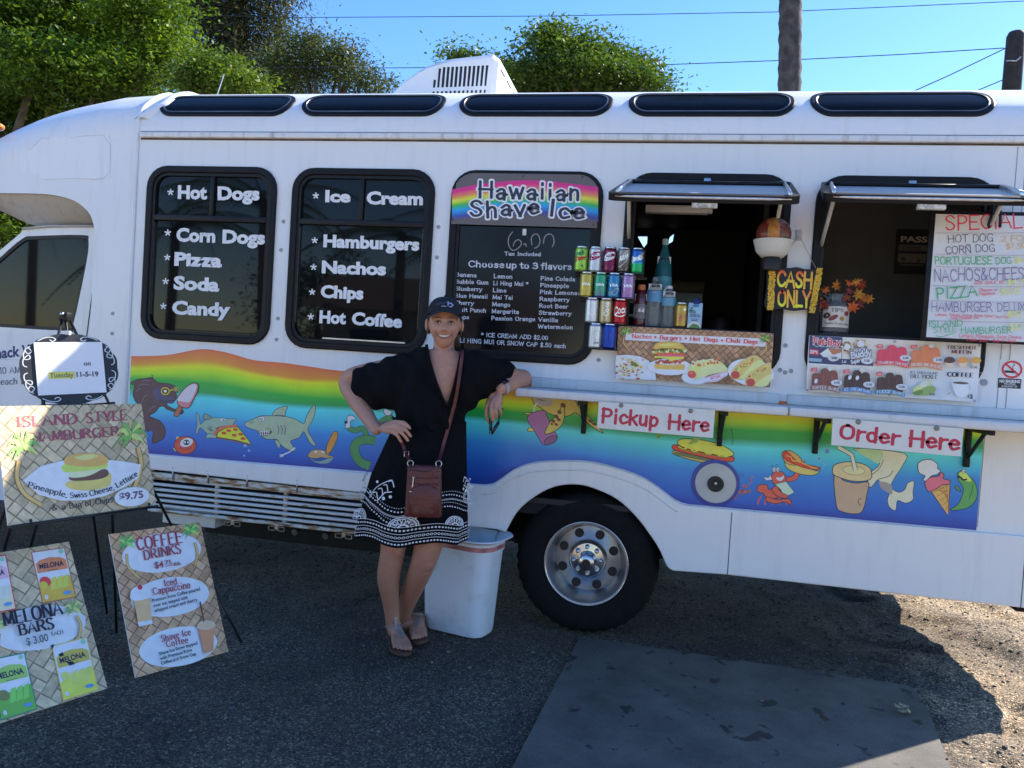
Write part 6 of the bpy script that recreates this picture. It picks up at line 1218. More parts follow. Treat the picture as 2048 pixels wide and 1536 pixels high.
p.poly([(890,1080),(962,1062),(958,1180),(918,1195)], ph(168,122,98)); p.poly([(885,1078),(892,1055),(925,1042),(960,1052),(966,1072),(925,1088)], ph(172,155,142), True); p.line([(898,960),(915,1050)], ph(70,50,55),7)
p.build('coffee_print', t)
te = thing('display_easel', tuple(gnd(482,1284)), 'thin black easel strut behind the coffee drinks board', 'easel')
mb = MB(); hub = (P[0] + P[1]) / 2 - n * .05 - u * .08; mb.tube([P[1] - u * .20 - r * .02 - n * .016, gnd(483,1285,.004)],.006,8); mb.build('leg', M_EASEL, te, True)
mb = MB(); mb.tube([P[0] - u * .1 + r * .04 - n * .016, P[3] + r * .04 - n * .05 + u * .02 + Vector((0,0,-.005))],.006,8); mb.build('leg', M_EASEL, te, True)
mb = MB(); mb.tube([P[0] - u * .12 + r * .06 - n * .018, P[1] - u * .12 - r * .04 - n * .018],.006,8); mb.tube([hub, hub - n * .05 - Vector((n.x, n.y,0)) * .16 - Vector((0,0, hub.z - .005))],.006,8); mb.build('back_strut', M_EASEL, te, True)
# ---- melona board
P, r, u, n = board_frame([(-2.5455,-1.5174,.5254),(-2.3904,-1.1336,.5251),(-2.0743,-1.2617,.002),(-2.2294,-1.6456,.002)])
t = board_thing('ice_bar_sign', P, n,.008, 'grey woven print ice bar board with four boxed pictures, standing lowest on the gravel', WV_GREY)
Zm = (0,1000,3.3391); p = Pic(boardfn(*Zm, P[0], n))
p.ell(255,855,320,145, OV,-.16,46)
def box_art(q, band, edge, fruit, fill, mark):
    A = [Vector((*v,0)) for v in q]
    def B(a, b): v = A[0].lerp(A[1], a).lerp(A[3].lerp(A[2], a), b); return (v.x, v.y)
    p.poly([B(0,0), B(1,0), B(1,1), B(0,1)], edge); p.poly([B(.03,.02), B(.97,.02), B(.97,.98), B(.03,.98)], ph(196,205,222))
    p.poly([B(.06,.42), B(.06,.24), B(.2,.18), B(.5,.15), B(.8,.18), B(.95,.24), B(.95,.42)], band); a, b = B(.14,.345), B(.86,.345); c_ = B(.14,.25); p.text('MELONA', *a, *b, math.hypot(c_[0] - a[0], c_[1] - a[1]) * 1.0,(.02,.025,.06), 'sans',.035)
    a, b = B(.35,.40), B(.65,.40); p.line([a, b],(.05,.05,.08),3)
    p.poly([B(.03,.68), B(.3,.60), B(.6,.58), B(.97,.55), B(.97,.98), B(.03,.98)], fill)
    for k in range(3): p.poly([B(.32 + .18 * k,.78), B(.42 + .18 * k,.55), B(.56 + .18 * k,.53), B(.50 + .18 * k,.76)], tuple(min(.8, v * 1.35 + .02) for v in fill))
    for (x, y, a_, c2) in fruit: e = B(x, y); p.ell(e[0], e[1],26 * a_,22 * a_, c2,.3,16)
    e = B(.1,.93); f_ = B(.2,.93); p.text('8', *e, *f_,28, ph(212,214,220), 'sans',.05); e = B(.78,.88); p.ell(e[0], e[1],30,13, ph(70,125,190),-.2,14); e = B(.86,.07); p.ell(e[0], e[1],16,16, ph(110,165,160),0,16); return B
box_art([(205,347),(432,315),(508,650),(282,693)], ph(178,112,82), ph(140,85,78),[(.22,.60,1.5, ph(175,60,60)),(.15,.66,1.1, ph(215,165,70))], ph(190,150,65),0)
B = box_art([(340,975),(578,915),(655,1270),(418,1345)], ph(150,150,80), ph(170,160,95),[(.2,.58,1.2, ph(190,190,120)),(.28,.60,1.0, ph(200,195,110))], ph(190,188,85),0)
for q in ([(385,1035),(412,1020),(425,1040),(398,1050)],[(440,1085),(480,1080),(495,1100),(462,1108)],[(335,975),(358,966),(352,985),(345,1000)]): p.poly(q,(.015,.015,.02))
box_art([(-80,1070),(160,1020),(245,1400),(0,1478)], ph(120,165,95), ph(50,110,95),[(.2,.62,1.6, ph(95,110,70))], ph(85,150,70),0)
box_art([(-190,405),(32,372),(102,735),(-120,782)], ph(190,150,185), ph(160,55,75),[(.3,.62,1.4, ph(200,160,160))], ph(205,175,165),0)
palm_art(p,480,735,75,[(500,780),(530,840),(520,920)],(ph(150,175,115), ph(100,140,95))); palm_art(p,-15,850,60,[(-10,900),(-20,960),(-10,1000)],(ph(150,175,115), ph(100,140,95)))
BK = (.02,.015,.025)
p.text('MELONA',18,852,410,770,88, BK, 'serif', wt=.23); p.text('BARS',122,915,352,865,72, BK, 'serif', wt=.23); p.text('$ 3.00',165,982,312,950,52, ph(75,85,100), 'sans',.02); p.text('EACH',333,918,408,902,24, BK, 'serif', wt=.2)
p.build('ice_bar_print', t)
te = thing('display_easel', tuple((P[2] + P[3]) / 2 - n * .3), 'thin black easel propping the ice bar board from behind', 'easel')
for a in (.15,.85):
    mb = MB(); a0 = P[0].lerp(P[1], a) - n * .016 - u * .06; a1 = P[3].lerp(P[2], a) - n * .016 + u * .02; a1.z = .006; mb.tube([a0, a1],.006,8); mb.build('leg', M_EASEL, te, True)
mb = MB(); a0 = (P[0] + P[1]) / 2 - n * .018 - u * .08; nh = Vector((n.x, n.y,0)).normalized(); mb.tube([P[0].lerp(P[1],.15) - n * .018 - u * .1, P[0].lerp(P[1],.85) - n * .018 - u * .1],.006,8); mb.tube([a0 - n * .012, Vector((a0.x, a0.y,.006)) - nh * .22],.006,8); mb.build('back_strut', M_EASEL, te, True)
# ---- island style hamburger board on a tall easel
P, r, u, n = board_frame([(-2.5106,-1.4074,1.0964),(-2.3034,-.8336,1.0964),(-2.1739,-.8776,.6572),(-2.381,-1.4513,.6572)])
t = board_thing('hamburger_sign', P, n,.008, 'wide grey woven print hamburger board on an easel above the two low boards', WV_GREY)
p = Pic(boardfn(*Z1, P[0], n)); RD = (.42,.09,.12)
for tx, x0, y0, x1, y1, h in (('ISLAND',75,168,350,152,46),('STYLE',390,150,578,134,46),('HAMBURGER',147,236,540,206,42)): p.text(tx, x0, y0, x1, y1, h, RD, 'serif', wt=.20, spacing=.12)
palm_art(p,105,260,88,[(85,320),(75,400),(110,470),(185,520)],(ph(150,180,115), ph(95,145,85))); palm_art(p,590,210,85,[(620,260),(635,330),(620,400),(605,440)],(ph(150,175,115), ph(95,145,85)))
p.poly([(98,410),(180,345),(290,318),(420,312),(540,322),(632,338),(620,400),(560,440),(470,480),(380,500),(270,502),(170,475)], ph(190,206,234), False)
p.poly([(290,425),(340,405),(430,395),(490,375),(498,410),(480,440),(400,455),(320,450)], ph(200,165,105), True); p.poly([(310,395),(400,380),(470,358),(485,385),(440,405),(330,412)], ph(82,66,62), True); p.poly([(310,378),(380,352),(470,345),(400,388),(320,398)], ph(205,205,165), True); p.poly([(275,345),(320,332),(400,345),(472,330),(478,352),(420,362),(330,372),(285,372)], ph(150,180,95), True); p.poly([(288,335),(292,305),(340,290),(430,288),(475,305),(478,335),(400,348),(330,345)], ph(190,145,90), True); p.poly([(330,305),(400,292),(440,300),(380,320)], ph(212,175,125), True)
TK = (.03,.03,.045)
for tx, a, b_ in (('Pineapple,',(120,440),(298,488)),('Swiss',(312,490),(388,484)),('Cheese,',(402,482),(512,452)),('Lettuce',(525,444),(618,388))): p.text(tx, *a, *b_,24, TK, 'serif', wt=.17)
for tx, a, b_ in (('&',(230,546),(252,544)),('a',(274,542),(290,540)),('Bag',(308,538),(362,530)),('of',(378,528),(408,523)),('Chips',(424,520),(502,508))): p.text(tx, *a, *b_,26, TK, 'serif', wt=.17)
p.ell(588,485,80,44, ph(196,208,226),-.12,34, ph(130,135,140),2); p.text('$9.75',532,500,640,488,32, ph(80,62,95), 'sans',.035)
p.build('hamburger_print', t)
hb = P[0].lerp(P[1],.5) - n * .03 + u * .02
te = thing('display_easel',(hb.x, hb.y,0), 'tall black easel carrying the hamburger board', 'easel')
def leg(te, pts, rad=.0065, name='leg', m=None): mb = MB(); mb.tube(pts, rad,10); return mb.build(name, m or M_EASEL, te, True)
rf = gnd(392,1148,.005); lf = gnd(-12,1185,.005)
leg(te,[P[0].lerp(P[1],.72) - n * .022 - u * .01, P[1].lerp(P[2],.78) - n * .022 + r * -.0, rf]); leg(te,[P[0].lerp(P[1],.30) - n * .022 - u * .01, P[3].lerp(P[2],.04) - n * .022 + u * .02, lf])
nh = Vector((n.x, n.y,0)).normalized(); leg(te,[hb, Vector((hb.x, hb.y,.005)) - nh * .42]); leg(te,[P[3] - u * .008 + n * .012, P[2] - u * .008 + n * .012],.006, 'ledge'); leg(te,[P[0].lerp(P[1],.30) - n * .02, P[0].lerp(P[1],.72) - n * .02],.009, 'head')
for a in (.12,.93): leg(te,[P[3].lerp(P[2], a) - n * .02 - u * .01, P[3].lerp(P[2], a) + n * .016 - u * .008, P[3].lerp(P[2], a) + n * .016 + u * .012],.005, 'hook')
# ---- scalloped chalkboard with a printed sheet
C0 = Vector((-2.4896,-1.05,1.2464)); yaw = .92; lean = .22
r = Vector((math.cos(yaw), math.sin(yaw),0)); bk = Vector((-math.sin(yaw), math.cos(yaw),0)); u = (Vector((0,0,1)) * math.cos(lean) + bk * math.sin(lean)).normalized(); n = r.cross(u).normalized()
rl = .072; r, u = (r * math.cos(rl) + u * math.sin(rl)),(u * math.cos(rl) - r * math.sin(rl))
CB = C0 - n * .006 + u * -.003
t = thing('chalkboard_sign',(CB.x, CB.y, CB.z - .17), 'black scalloped oval chalkboard with white scrolls on a tall easel', 'chalkboard')
mb = MB(); ring = []
for k in range(120):
    a = 2 * math.pi * k / 120; s_ = 1 + .022 * abs(math.sin(a * 8)) ; ring.append((.184 * s_ * math.copysign(abs(math.cos(a)) ** .92, math.cos(a)),.150 * s_ * math.copysign(abs(math.sin(a)) ** .85, math.sin(a))))
mb.loft([[CB + r * x + u * y - n * d for x, y in ring] for d in (.0,.010)], True, True); mb.build('chalkboard_panel', mat('chalkboard_black',(.016,.016,.019),.5, noise=.3, nscale=6), t, True,40)
pc = Pic(lambda x, y, off: tuple(CB + r * (x * .184) + u * (y * .150) + n * off))
for sx_ in (-1,1):
    for sy_ in (-1,1):
        pc.line([(sx_ * x, sy_ * y) for x, y in catmull([(.78,.66),(.88,.58),(.84,.46),(.76,.52),(.84,.62),(.92,.44),(.90,.30),(.80,.32),(.82,.42),(.93,.30),(.94,.14),(.87,.08)],6)],(.7,.7,.7),.022)
        pc.line([(sx_ * x, sy_ * y) for x, y in catmull([(.62,.82),(.48,.90),(.34,.92),(.26,.86),(.32,.80),(.38,.85)],6)],(.7,.7,.7),.022); pc.build('chalk_scroll', t); pc = Pic(pc.fn)

sh = thing('paper_notice', tuple(C0 - u * .108), 'white printed sheet dated Tuesday 11-5-19 fixed to the scalloped chalkboard', 'notice')
mb = MB(); w_, h_ = .130,.1125; mb.add([C0 + r * (sx_ * w_) + u * (sy_ * h_) + n * d for d in (-.0005,-.0018) for sx_, sy_ in ((-1,1),(1,1),(1,-1),(-1,-1))],[(0,1,2,3),(7,6,5,4),(0,4,5,1),(1,5,6,2),(2,6,7,3),(3,7,4,0)]); mb.build('paper_sheet', mat('white_paper',(.82,.82,.82),.7), sh)
pc = Pic(lambda x, y, off: tuple(C0 + r * (x * w_) + u * (y * h_) + n * off))
TX_ = (.10,.10,.13); pc.text('on',.38,.08,.60,.08,.17, TX_, 'sans',.03, up=UP); pc.build('notice_lettering', sh); pc = Pic(pc.fn); pc.poly([(-.66,-.40),(.10,-.40),(.10,-.14),(-.66,-.14)],(.75,.68,.12)); pc.text('Tuesday',-.64,-.35,.06,-.35,.19,(.22,.2,.08), 'sans',.025, up=UP); pc.text('11-5-19',.14,-.35,.80,-.35,.19, TX_, 'sans',.04, up=UP)
for x in (-.42,-.02,.34): pc.text({-.42: 'Closed',-.02: '',.34: 'for'}.get(x) or '-', x,.5, x + (.3 if x < 0 else .12),.5,.13,(.5,.5,.5), 'sans',0., up=UP) if False else None
pc.build('notice_lettering', sh)
hub = at(131,634,-1.0); te = thing('display_easel',(hub.x, hub.y,0), 'tall black metal easel with a clamp top carrying the scalloped chalkboard', 'easel')
leg(te,[hub - r * .012, CB - r * .115 - u * .16 - n * .022, Vector((hub.x - .30, hub.y - .20,.005))],.006); leg(te,[hub + r * .012, CB + r * .14 - u * .15 - n * .022, Vector((hub.x + .14, hub.y + .24,.005))],.006); leg(te,[hub - n * .01, Vector((hub.x - .08, hub.y + .45,.005))],.006)
leg(te,[CB - r * .16 - u * .166 + n * .004, CB + r * .16 - u * .158 + n * .004],.005, 'ledge'); leg(te,[CB - r * .105 - u * .10 - n * .026, CB - r * .125 - u * .35 - n * .028],.008, 'inner_leg')
mb = MB(); mb.bbox(-.022,.022,-.018,.018,-.018,.02,.005, M=Matrix.Translation(hub)); mb.build('clamp', M_BLKMETAL, te, True,40); mb = MB(); mb.sphere(hub + Vector((.0,-.02,.012)),.009); mb.build('knob', M_METAL, te, True)
mb = MB(); tp = CB + u * .153; mb.bbox(-.012,.012,-.006,.006,-.006,.012,.002, M=Matrix.Translation(tp + n * .004)); mb.build('top_clip', mat('clip_white',(.7,.7,.7),.4), te, True,40)

# ================================================================== waste bin
c = Vector((-.955,-.085,0)); rot = math.radians(-14)
def rr_ring(hw, hd, rad, z, n=8, tx=0., ty=0.):
    hw *= 1.14; hd *= 1.05; z *= 1.07; P = rrect(-hw, hw,-hd, hd, rad, n); q = []
    for x, y in P: q.append((c.x + tx + x * math.cos(rot) - y * math.sin(rot), c.y + ty + x * math.sin(rot) + y * math.cos(rot), z))
    return q
t = thing('waste_bin', tuple(c), 'tall white plastic waste bin with a faded red band under its rim', 'bin')
M_BIN = dirty_white('bin_plastic',(.72,.75,.79),(.50,.50,.47), rough=.45, streak=False, coat=0)
mb = MB(); prof_ = [(.140,.085,.06,.004),(.147,.092,.065,.0),(.152,.097,.068,.02),(.166,.118,.085,.30),(.172,.126,.09,.40),(.178,.132,.095,.402),(.180,.134,.097,.445),(.186,.140,.10,.45),(.206,.160,.115,.458),(.212,.166,.12,.463),(.209,.163,.118,.468),(.188,.142,.105,.464),(.176,.130,.095,.44),(.160,.112,.08,.28),(.148,.092,.065,.02)]
mb.loft([rr_ring(*q) for q in prof_], True, True); mb.build('bin_body', M_BIN, t, True,45)
mb = MB(); mb.loft([rr_ring(.1800,.1340,.097,.412), rr_ring(.1812,.1352,.098,.434)], False, False); mb.build('red_band', mat('faded_red',(.52,.20,.20),.5, noise=.45, nscale=14), t, True)
mb = MB(); mb.loft([rr_ring(.152,.104,.076,.30), rr_ring(.150,.10,.074,.301)], True, True); mb.build('bin_liner', mat('liner_white',(.62,.65,.70),.5, bump=.6, bscale=9), t, True)
# ================================================================== the woman leaning on the counter
from mathutils.bvhtree import BVHTree
def J(x, y, Y): return np.array(at(x, y, Y))
PERSON = thing('person',(-1.13,-.45,0), 'smiling woman in a black print-hem dress and cap leaning on the counter', 'person')
def sweep(mb, pts, rads, n=20, sub=5, ry=None):
    """smooth tube; rads per point; ry = optional second radius per point (across)"""
    P = catmull([tuple(p) for p in pts], sub); R = catmull([(r,) for r in rads], sub); mb.tube([Vector(p) for p in P],[max(.002, r[0]) for r in R], n)
    for p, r in ((P[0], R[0][0]),(P[-1], R[-1][0])): mb.sphere(p, r * .98,16,10)
def remesh(mb, voxel, name, smooth=4):
    me = mb.mesh('tmp'); ob = bpy.data.objects.new('tmp', me); COL.objects.link(ob)
    m = ob.modifiers.new('r', 'REMESH'); m.mode = 'VOXEL'; m.voxel_size = voxel; m.use_smooth_shade = True
    s = ob.modifiers.new('s', 'SMOOTH'); s.factor = .5; s.iterations = smooth
    dg = bpy.context.evaluated_depsgraph_get(); out = bpy.data.meshes.new_from_object(ob.evaluated_get(dg)); out.name = name
    bpy.data.objects.remove(ob); bpy.data.meshes.remove(me); out.materials.clear(); return out
def verts_np(me): a = np.empty(len(me.vertices) * 3, np.float32); me.vertices.foreach_get('co', a); return a.reshape(-1,3).astype(float)
def proj_np(P): c = (P - CAMP) @ CM.T; return np.stack([1024 + FPX * c[:,0] / c[:,2],768 + FPX * c[:,1] / c[:,2]],1)
# ---- head
HC = J(889,649,-.49); fw = CAMP - HC; fw[2] = 0; fw = fw / np.linalg.norm(fw); fw = fw * .996 + np.array([0,0,-.05]); fw /= np.linalg.norm(fw); rt = np.cross(fw,[0,0,1.]); rt /= np.linalg.norm(rt); upv = np.cross(rt, fw)
roll = -.03; rt, upv = rt * math.cos(roll) + upv * math.sin(roll), upv * math.cos(roll) - rt * math.sin(roll)
if (CM[0] @ rt) < 0: rt = -rt
HB = [(0,-.004,.016,.0085,.020),(0,-.020,.013,.0115,.010),(.011,-.022,.005,.006,.006),(-.011,-.022,.005,.006,.006),(.027,.024,.006,.016,.007),(-.027,.024,.006,.016,.007),(.029,.010,-.010,.013,.009),(-.029,.010,-.010,.013,.009),
      (.036,-.026,.008,.016,.015),(-.036,-.026,.008,.016,.015),(0,-.050,.003,.026,.014),(0,-.092,.010,.020,.014),(.034,-.050,-.004,.010,.012),(-.034,-.050,-.004,.010,.012),(0,.062,.004,.04,.02)]
def hw_at(y): return .0715 * (1 - (.34 * max(0,-y / .11) ** 1.7))
def head_front(x, y, extra=0.):
    a = hw_at(y); q = 1 - (x / a) ** 2 * .98 - (y / .1135) ** 2; z = .088 * math.sqrt(max(.0, q)) if q > 0 else 0.
    if y < -.03: z -= .0 + .06 * (-.03 - y) ** 1.2
    for bx, by, h, sx, sy in HB: z += h * math.exp(-((x - bx) / sx) ** 2 / 2 - ((y - by) / sy) ** 2 / 2)
    return z
def HL(x, y, z): return HC + rt * x + upv * y + fw * z
body = MB(); rings = []
for i in range(49):
    y = -.1115 + .223 * (.5 - .5 * math.cos(math.pi * i / 48)); ring = []; a = hw_at(y); rr_ = math.sqrt(max(0,1 - (y / .1135) ** 2))
    for k in range(64):
        th = 2 * math.pi * k / 64; x = a * rr_ * math.sin(th); zc = math.cos(th)
        z = head_front(x, y) if zc > 0 else .100 * rr_ * zc * (1.0 if y > -.03 else max(.45,1 + (y + .03) * 6))
        ring.append(HL(x, y, z))
    rings.append(ring)
body.loft(rings)
for s in (-1,1):
    M_ = Matrix(((rt[0], upv[0], fw[0]),(rt[1], upv[1], fw[1]),(rt[2], upv[2], fw[2]))).to_4x4()
    e = MB(); e.sphere((0,0,0),(.010,.031,.019),14,10)
    R_ = Matrix.Rotation(s * .35,4, 'Y'); body.add([Vector(HL(s * .0785,-.004,-.002)) + (M_ @ R_ @ Vector(v)) for v in e.v], e.f)
# neck and torso
nb = J(887,712,-.455)
sweep(body,[HL(0,-.055,-.028), HL(0,-.10,-.028), nb],[.050,.048,.058],20)
def ring_h(c, rx, ry, n=28, tilt=0.): return [(c[0] + rx * math.cos(2 * math.pi * k / n), c[1] + ry * math.sin(2 * math.pi * k / n), c[2] + tilt * rx * math.cos(2 * math.pi * k / n)) for k in range(n)]
TOR = [(J(886,700,-.45),.075,.06),(J(883,716,-.45),.135,.075),(J(878,735,-.45),.165,.093),(J(870,765,-.45),.160,.112),(J(865,800,-.45),.150,.108),(J(858,850,-.45),.140,.10),(J(845,900,-.45),.165,.115),(J(838,945,-.45),.185,.125),(J(836,985,-.45),.175,.12)]
body.loft([ring_h(c, rx, ry) for c, rx, ry in TOR])
# legs
sweep(body,[J(800,950,-.45), J(792,1030,-.50), J(786,1098,-.52), J(777,1155,-.49), J(782,1210,-.42), J(786,1248,-.385)],[.086,.074,.058,.053,.038,.034],24)
body.sphere(J(790,1097,-.545),(.044,.034,.05))
sweep(body,[J(880,955,-.44), J(868,1040,-.49), J(848,1122,-.50), J(826,1175,-.39), J(811,1215,-.27), J(804,1243,-.20)],[.088,.076,.059,.051,.039,.034],24)
body.sphere(J(851,1122,-.525),(.045,.034,.05))
# feet
def foot(ankle, heel, toe, side, toes=True):
    ankle, heel, toe = map(np.array,(ankle, heel, toe)); d = toe - heel; L = np.linalg.norm(d[:2]); d = d / np.linalg.norm(d); w = np.array([d[1],-d[0],0]) * side    # w towards the big toe
    heel = heel.copy(); sweep(body,[ankle, heel + np.array([0,0,.042]) + d * .035, heel + np.array([0,0,.036]) - d * .0],[.036,.036,.031])
    sweep(body,[ankle + d * .01 - np.array([0,0,.01]), heel + d * L * .45 + np.array([0,0,.052]), heel + d * L * .68 + np.array([0,0,.036]) + w * .006],[.034,.030,.022])
    rr0 = []
    for t, hw, hz in ((.04,.026,.026),(.2,.030,.026),(.45,.034,.026),(.62,.042,.022),(.74,.045,.018),(.80,.043,.014)):
        c = heel + d * L * t + w * .004 * t; rr0.append([tuple(c + w * hw * math.cos(a) + np.array([0,0,.018 + hz + hz * math.sin(a)])) for a in [2 * math.pi * k / 16 for k in range(16)]])
    body.loft(rr0)
    for k,(o, ln, r_) in enumerate(((.033,1.0,.0125),(.014,.99,.0088),(-.003,.955,.0083),(-.019,.91,.008),(-.034,.85,.0078))):
        b0 = heel + d * L * .74 + w * o * .92; b1 = heel + d * L * (ln * .96) + w * o; sweep(body,[b0 + np.array([0,0,.034]),(b0 + b1) / 2 + np.array([0,0,.036]), b1 + np.array([0,0,.018 + r_])],[r_, r_, r_ * .95],12,4)
    return heel, d, w, L
RF = foot(J(786,1248,-.385),(-1.228,-.322,0), tuple(gnd(806,1312)),-1); LF = foot(J(804,1243,-.20),(-1.165,-.135,0), tuple(gnd(838,1289)),1)
# arms
el_r, wr_r = J(697,760,-.37), J(752,859,-.535)
sweep(body,[J(822,735,-.45), J(760,742,-.42), el_r, J(715,802,-.43), wr_r],[.060,.052,.046,.045,.028],20)
el_l, wr_l = J(1046,757,-.19), J(1003,777,-.375)
sweep(body,[J(945,735,-.44), J(1000,751,-.32), el_l],[.056,.047,.045],20); sweep(body,[el_l, J(1030,762,-.26), wr_l],[.045,.043,.029],20)
def hand(wr, kn, tips, palm_r, thumb, fr=.0088, mids=None):
    kc = sum(kn) / 4; 
    for k in range(4):
        sweep(body,[wr * .75 + kc * .25, wr * .35 + kn[k] * .65, kn[k]],[palm_r * .75, palm_r * .80, fr * 1.25],12,4)
        m = mids[k] if mids else (kn[k] + tips[k]) / 2
        sweep(body,[kn[k], m, tips[k]],[fr * 1.18, fr * 1.02, fr * .82],12,4)
    sweep(body, thumb,[.014,.0115,.0085],12,4)
Z = lambda x, y: (670 + x / 7.678,720 + y / 7.678)
kn = [J(*Z(915,950),-.60), J(*Z(905,992),-.612), J(*Z(890,1040),-.615), J(*Z(868,1098),-.61)]
tp = [J(*Z(1150,1050),-.625), J(*Z(1162,1170),-.635), J(*Z(1118,1236),-.635), J(*Z(1015,1255),-.63)]
md = [J(*Z(1060,965),-.632), J(*Z(1060,1055),-.645), J(*Z(1020,1115),-.645), J(*Z(950,1150),-.638)]
hand(wr_r, kn, tp,.017,[J(*Z(640,1010),-.54), J(*Z(740,985),-.50), J(*Z(830,960),-.48)], mids=md)
Z = lambda x, y: (920 + x / 8.53,700 + y / 8.53)
kn = [J(*Z(462,950),-.425), J(*Z(530,945),-.440), J(*Z(600,955),-.440), J(*Z(672,975),-.425)]
tp = [J(*Z(492,1238),-.415), J(*Z(572,1225),-.43), J(*Z(622,1150),-.425), J(*Z(690,1110),-.405)]
md = [J(*Z(450,1110),-.435), J(*Z(540,1100),-.455), J(*Z(615,1065),-.455), J(*Z(690,1045),-.435)]
hand(wr_l, kn, tp,.0165,[J(*Z(560,780),-.40), J(*Z(470,920),-.40), J(*Z(470,1060),-.40)], mids=md)
me = remesh(body,.0036, 'body',3); V = verts_np(me)
# skin tint: lips, cheeks, knees, knuckles slightly redder
col = np.tile(np.array([.51,.26,.175]),(len(V),1)); rgn = np.random.default_rng(1)
loc = V - HC; lx, ly, lz = loc @ rt, loc @ upv, loc @ fw
def blot(mask_c, rad, c, amt):
    global col
    d = np.exp(-((V - np.array(mask_c)) ** 2).sum(1) / (2 * rad ** 2))[:, None] * amt; col = col * (1 - d) + np.array(c) * d
for s in (-1,1): blot(HL(s * .036,-.024,.075),.014,(.56,.24,.19),.55)
blot(HL(0,-.02,.10),.010,(.55,.25,.20),.5)
for p_ in (J(789,1100,-.56), J(851,1128,-.55)): blot(p_,.032,(.50,.20,.15),.55)
col[V[:,2] < .6] *= np.array([.88,.84,.84])  # lower legs painted darker, for the weaker light down there
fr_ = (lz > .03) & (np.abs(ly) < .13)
for s in (-1,1):  # shade painted into the eye sockets and smile creases
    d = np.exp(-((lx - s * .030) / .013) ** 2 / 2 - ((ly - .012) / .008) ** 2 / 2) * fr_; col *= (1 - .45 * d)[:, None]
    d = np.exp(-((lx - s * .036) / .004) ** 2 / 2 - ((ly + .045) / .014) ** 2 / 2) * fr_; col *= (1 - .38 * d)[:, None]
ca = me.color_attributes.new('Col', 'FLOAT_COLOR', 'POINT'); ca.data.foreach_set('color', np.concatenate([col, np.ones((len(V),1))],1).astype(np.float32).ravel())
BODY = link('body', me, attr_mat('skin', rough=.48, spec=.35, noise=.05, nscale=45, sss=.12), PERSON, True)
# ---- face details
class FacePic(Pic): pass
fp = Pic(lambda x, y, off: tuple(HL(x, y, head_front(x, y) + .0012 + off)), step=.00025)
def grid_patch(p, pts_top, pts_bot, col, n=10, m=3):
    p.off += p.step
    for i in range(n):
        for j in range(m):
            q = []
            for a, b in ((i, j),(i + 1, j),(i + 1, j + 1),(i, j + 1)):
                t = a / n * (len(pts_top) - 1); k = min(int(t), len(pts_top) - 2); f_ = t - k; T_ = [lerp(pts_top[k][c], pts_top[k + 1][c], f_) for c in (0,1)]; B_ = [lerp(pts_bot[k][c], pts_bot[k + 1][c], f_) for c in (0,1)]; q.append((lerp(T_[0], B_[0], b / m), lerp(T_[1], B_[1], b / m)))
            p.mb.add([p.fn(x, y, p.off) for x, y in q],[(0,1,2,3)], col)
grid_patch(fp,[(-.032,-.045),(-.018,-.0425),(0,-.0425),(.018,-.0425),(.032,-.045)],[(-.032,-.047),(-.020,-.0615),(0,-.0665),(.020,-.0615),(.032,-.047)],(.38,.13,.12),14,3)
grid_patch(fp,[(-.029,-.0465),(-.016,-.0455),(0,-.046),(.016,-.0455),(.029,-.0465)],[(-.029,-.0475),(-.018,-.057),(0,-.0605),(.018,-.057),(.029,-.0475)],(.05,.015,.015),14,3)
grid_patch(fp,[(-.0255,-.0468),(-.014,-.0458),(0,-.0462),(.014,-.0458),(.0255,-.0468)],[(-.0255,-.0478),(-.016,-.0545),(0,-.0575),(.016,-.0545),(.0255,-.0478)],(.66,.63,.59),14,3)
for x in (-.012,-.004,.004,.012): fp.line([(x,-.0462),(x,-.056)],(.45,.40,.37),.0006)
for s in (-1,1):
    grid_patch(fp,[(s * .018,.0095),(s * .026,.0142),(s * .034,.0142),(s * .042,.0085)],[(s * .018,.0085),(s * .026,.0060),(s * .034,.0058),(s * .042,.0075)],(.62,.56,.53),8,3)
    fp.ell(s * .0300,.0100,.0060,.0050,(.035,.02,.015),0,14); fp.ell(s * .0290,.0118,.0011,.0011,(.8,.8,.8),0,8)  # small white dot is a glint painted on the iris
    fp.line(catmull([(s * .0165,.0090),(s * .025,.0150),(s * .034,.0152),(s * .044,.0085)],5),(.06,.03,.022),.0036); fp.line(catmull([(s * .018,.0078),(s * .028,.0052),(s * .041,.0070)],5),(.22,.10,.08),.0012)
    fp.line(catmull([(s * .013,.0265),(s * .026,.0325),(s * .046,.0250)],6),(.10,.055,.035),.0040, taper=True); fp.ell(s * .0062,-.0275,.0030,.0018,(.16,.06,.05),0,10)
fp.build('face_details', PERSON, attr_mat('face_paint', rough=.35))
# ---- hair
mb = MB()
def hshell(u, v):
    th = lerp(-1.72,1.72, u) + math.pi; y = lerp(-.045,.07, v); rr_ = math.sqrt(1 - (y / .12) ** 2); w = .006 * math.sin(u * 60) * (1 - v); return HL((.0785 + w) * rr_ * math.sin(th), y - .004 * math.sin(u * 37),(.107 + w) * rr_ * math.cos(th))
mb.grid(hshell,60,12)
for s in (-1,1):
    for k in range(9): a = random.Random(k + s).uniform(0,1); mb.tube([HL(s * .073,.045 - k * .004,.012 - k * .004), HL(s * (.079 + .003 * a),.012 - .004 * k,.004 - k * .005), HL(s * (.076 + .004 * a),-.016 - .006 * k * a,-.014 - k * .006)],[.004,.004,.0012],5)
for k in range(14): a = random.Random(k * 3).uniform(-1,1); mb.tube([HL(.03 * a,.0,-.107), HL(.04 + .03 * a,-.045,-.118), HL(.055 + .02 * a,-.11 - .02 * abs(a),-.095)],[.010,.009,.002],6)
mb.build('hair', mat('brown_hair',(.055,.032,.02),.45, noise=.4, nscale=120), PERSON, True)
